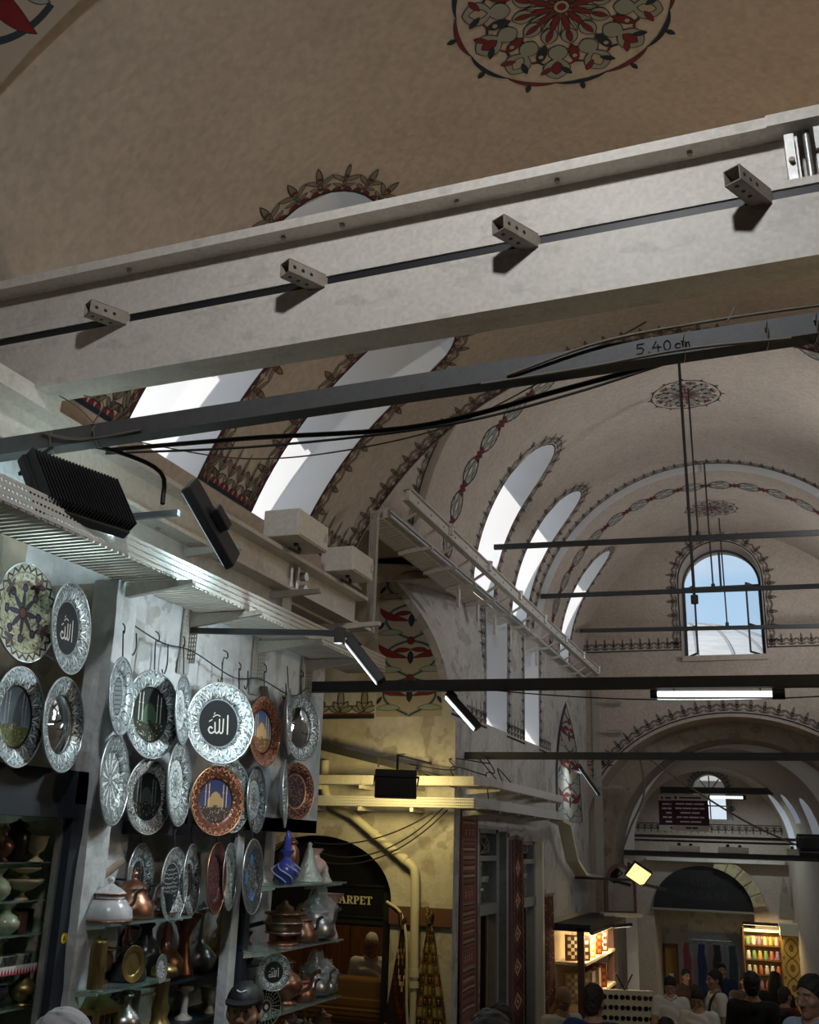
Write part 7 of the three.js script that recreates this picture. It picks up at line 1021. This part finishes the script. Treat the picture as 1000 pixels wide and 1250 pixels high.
function person(x, z, H, face, o) {
  const pg = poseGeo(o.pose ?? 'stand'), s = H / 1.75, tone = o.tone ?? 'a', g = thing('person', o.label, 'person', [x, floorY(z), z]); g.rotation.y = face; g.scale.setScalar(s);
  skinMats[tone] ??= [std({ color: C(...skinTones[tone]), roughness: 0.6 }), std({ vertexColors: true, roughness: 0.6 })]; headGeos[tone] ??= skinned(skinTones[tone]);
  add('body', pg.body, skinMats[tone][0], g); const h = add('head', headGeos[tone], skinMats[tone][1], g); h.position.set(0, 1.622, 0.005); h.rotation.set(o.tilt ?? POSES[o.pose ?? 'stand'].tilt, o.look ?? POSES[o.pose ?? 'stand'].turn, 0);
  if (o.hair !== null) { const q = add('hair', o.long ? merge([hairGeo, march(24, [-0.13, -0.3, -0.16], [0.13, 0.1, 0.1], (p) => Math.max(ell(p, [0, -0.08, -0.05], [0.1, 0.19, 0.085]), p[2] - 0.03))]) : hairGeo, HAIR[o.hair ?? 'black'], g); q.position.copy(h.position); q.rotation.copy(h.rotation); }
  add(o.sleeves ? 'long_sleeved_shirt' : 'shirt', o.sleeves ? pg.sleeve : pg.shirt, o.shirt, g); add('trousers', pg.pants, o.pants ?? cloth(0.03, 0.035, 0.05), g); add('shoes', shoeGeo, M.black, g);
  if (o.cap) { const c = add('cap', [new THREE.SphereGeometry(0.108, 22, 12, 0, 7, 0, Math.PI / 2).scale(0.86, 0.86, 1.0).translate(0, 0.048, -0.014), extr((() => { const b = new THREE.Shape(); b.moveTo(-0.08, 0); b.bezierCurveTo(-0.08, 0.15, 0.08, 0.15, 0.08, 0); return b; })(), 0.012).rotateX(Math.PI / 2 + 0.22).translate(0, 0.062, 0.062)], o.cap, g); c.position.copy(h.position); c.rotation.copy(h.rotation); add('cap_mark', tube([[-0.03, 0.1, 0.072], [-0.01, 0.092, 0.08], [0.02, 0.1, 0.076]], 0.004, 8), M.white, c); }
  if (o.pack) { add('backpack', rbox(0.28, 0.42, 0.16, 0.05, 0, 1.2, -0.2), M.black, g); for (const q of [-1, 1]) add('strap', tube([[q * 0.12, 1.42, -0.13], [q * 0.13, 1.485, 0.0], [q * 0.135, 1.36, 0.125], [q * 0.14, 1.1, 0.12], [q * 0.15, 1.03, -0.1]], 0.018, 24), M.black, g); }
  if (o.patch) { const b = new THREE.CircleGeometry(0.045, 20); b.rotateY(o.patch[1]); b.translate(...o.patch[0]); add('sleeve_badge', b, std({ map: canvasTex(64, 64, (c) => { c.fillStyle = '#15171c'; c.fillRect(0, 0, 64, 64); c.strokeStyle = '#c9ccd0'; c.lineWidth = 5; c.beginPath(); c.arc(32, 30, 13, 0.6, 5.2); c.stroke(); c.fillStyle = '#c9ccd0'; c.fillRect(26, 44, 12, 6); }) }), g); }
  if (o.collar) add('collar', [tube([[-0.075, 1.5, -0.03], [-0.07, 1.49, 0.05], [0, 1.45, 0.09], [0.07, 1.49, 0.05], [0.075, 1.5, -0.03]], 0.014, 20)], o.shirt, g);
  if (o.phone) add('phone', rbox(0.07, 0.14, 0.01, 0.004, 0, 1.14, 0.31), M.blackGloss, g);
  return g;
}
const wht = cloth(0.62, 0.61, 0.58), blk = cloth(0.012, 0.012, 0.014);
person(-2.2, -2.97, 1.70, 2.3, { label: 'grey-haired man in a pale shirt under the shop window', hair: 'grey', shirt: cloth(0.4, 0.4, 0.42), tone: 'c' });
person(-2.5, -4.72, 1.68, 0.42, { label: 'man in black cap and dark red shirt before the stall', cap: M.black, shirt: cloth(0.16, 0.02, 0.03), tone: 'c', look: -0.12, tilt: -0.1 });
person(-0.99, -3.62, 1.72, 2.9, { label: 'dark-haired head close in front of the striped runner', hair: 'black', shirt: blk, tone: 'b' });
person(-1.72, -6.5, 1.58, 3.0, { label: 'dark-haired person in front of the diamond runner', hair: 'black', shirt: blk, tone: 'b' });
person(-2.15, -10.4, 1.56, 0.9, { label: 'bald man in white shirt bending his head by the carpet front', hair: null, shirt: wht, tone: 'b', pose: 'phone', tilt: 0.6 });
person(-1.53, -8.58, 1.66, 2.95, { label: 'man in dark blue shirt seen from behind at the sunglasses rack', hair: 'brown', shirt: cloth(0.02, 0.035, 0.12), tone: 'a' });
person(-1.68, -15.18, 1.60, 0.1, { label: 'man in white polo shirt looking down at his hands', hair: 'black', shirt: wht, pose: 'phone', collar: true, phone: true, tone: 'a' });
person(-1.18, -13.5, 1.53, -0.15, { label: 'man in white round-neck shirt with bowed head', hair: 'black', shirt: wht, pose: 'phone', tilt: 0.55, tone: 'b' });
person(-1.11, -15.3, 1.72, -1.15, { label: 'bearded man in white shirt with a black backpack', hair: 'black', shirt: wht, pack: true, pose: 'stand', tone: 'b' });
person(-0.51, -12.26, 1.77, 3.1, { label: 'man in black shirt seen from behind in the street', hair: 'black', shirt: blk, tone: 'b' });
person(-0.24, -15.7, 1.56, 2.4, { label: 'person in dark red shirt near the yellow looping panel', hair: 'brown', shirt: cloth(0.12, 0.02, 0.02), tone: 'a' });
person(0.05, -7.9, 1.84, -0.75, { label: 'officer in light blue shirt with round sleeve badge', hair: 'black', shirt: cloth(0.3, 0.36, 0.47), collar: true, tone: 'b', patch: [[-0.255, 1.33, 0.045], -0.7] });
person(-0.98, -8.5, 1.47, 3.0, { label: 'short dark-haired person seen from behind before the white-shirted men', hair: 'black', shirt: blk, tone: 'a' });
person(-0.15, -10.5, 1.5, 2.8, { label: 'person with short black hair before the red-shirted one', hair: 'black', shirt: cloth(0.03, 0.02, 0.02), tone: 'b' });
person(-0.85, -18, 1.66, 0.2, { label: 'woman with long hair in a tan coat in the far crowd', hair: 'brown', long: true, sleeves: true, shirt: cloth(0.12, 0.09, 0.06), tone: 'a' });
person(-0.38, -17, 1.72, 2.9, { label: 'person in dark coat and long black hair in the far crowd', hair: 'black', long: true, sleeves: true, shirt: blk, tone: 'a' });
person(-1.45, -22, 1.74, 0.2, { label: 'person in navy jacket at the far doorway', hair: 'black', sleeves: true, shirt: cloth(0.02, 0.03, 0.09), tone: 'a' });
person(-1.95, -20.2, 1.62, 0.6, { label: 'person in dark brown jacket beside the far doorway', hair: 'black', sleeves: true, shirt: cloth(0.06, 0.035, 0.025), tone: 'a' });
{ const p = person(-4.88, -12.35, 1.7, 0.5, { label: 'shopkeeper in white shirt behind the carpet shop glass', hair: 'grey', shirt: wht, collar: true, pose: 'phone', tone: 'b' }); p.position.y = -0.53; }
one('shop_platform', box(-5.9, -4.2, -1.3, -0.53, -11.9, -13.1), brownWood, 'raised wooden floor behind the carpet shop glass', 'platform');
scene.traverse((o) => { if (o.isLight && o.shadow) o.castShadow = true; });
renderer.render(scene, camera);
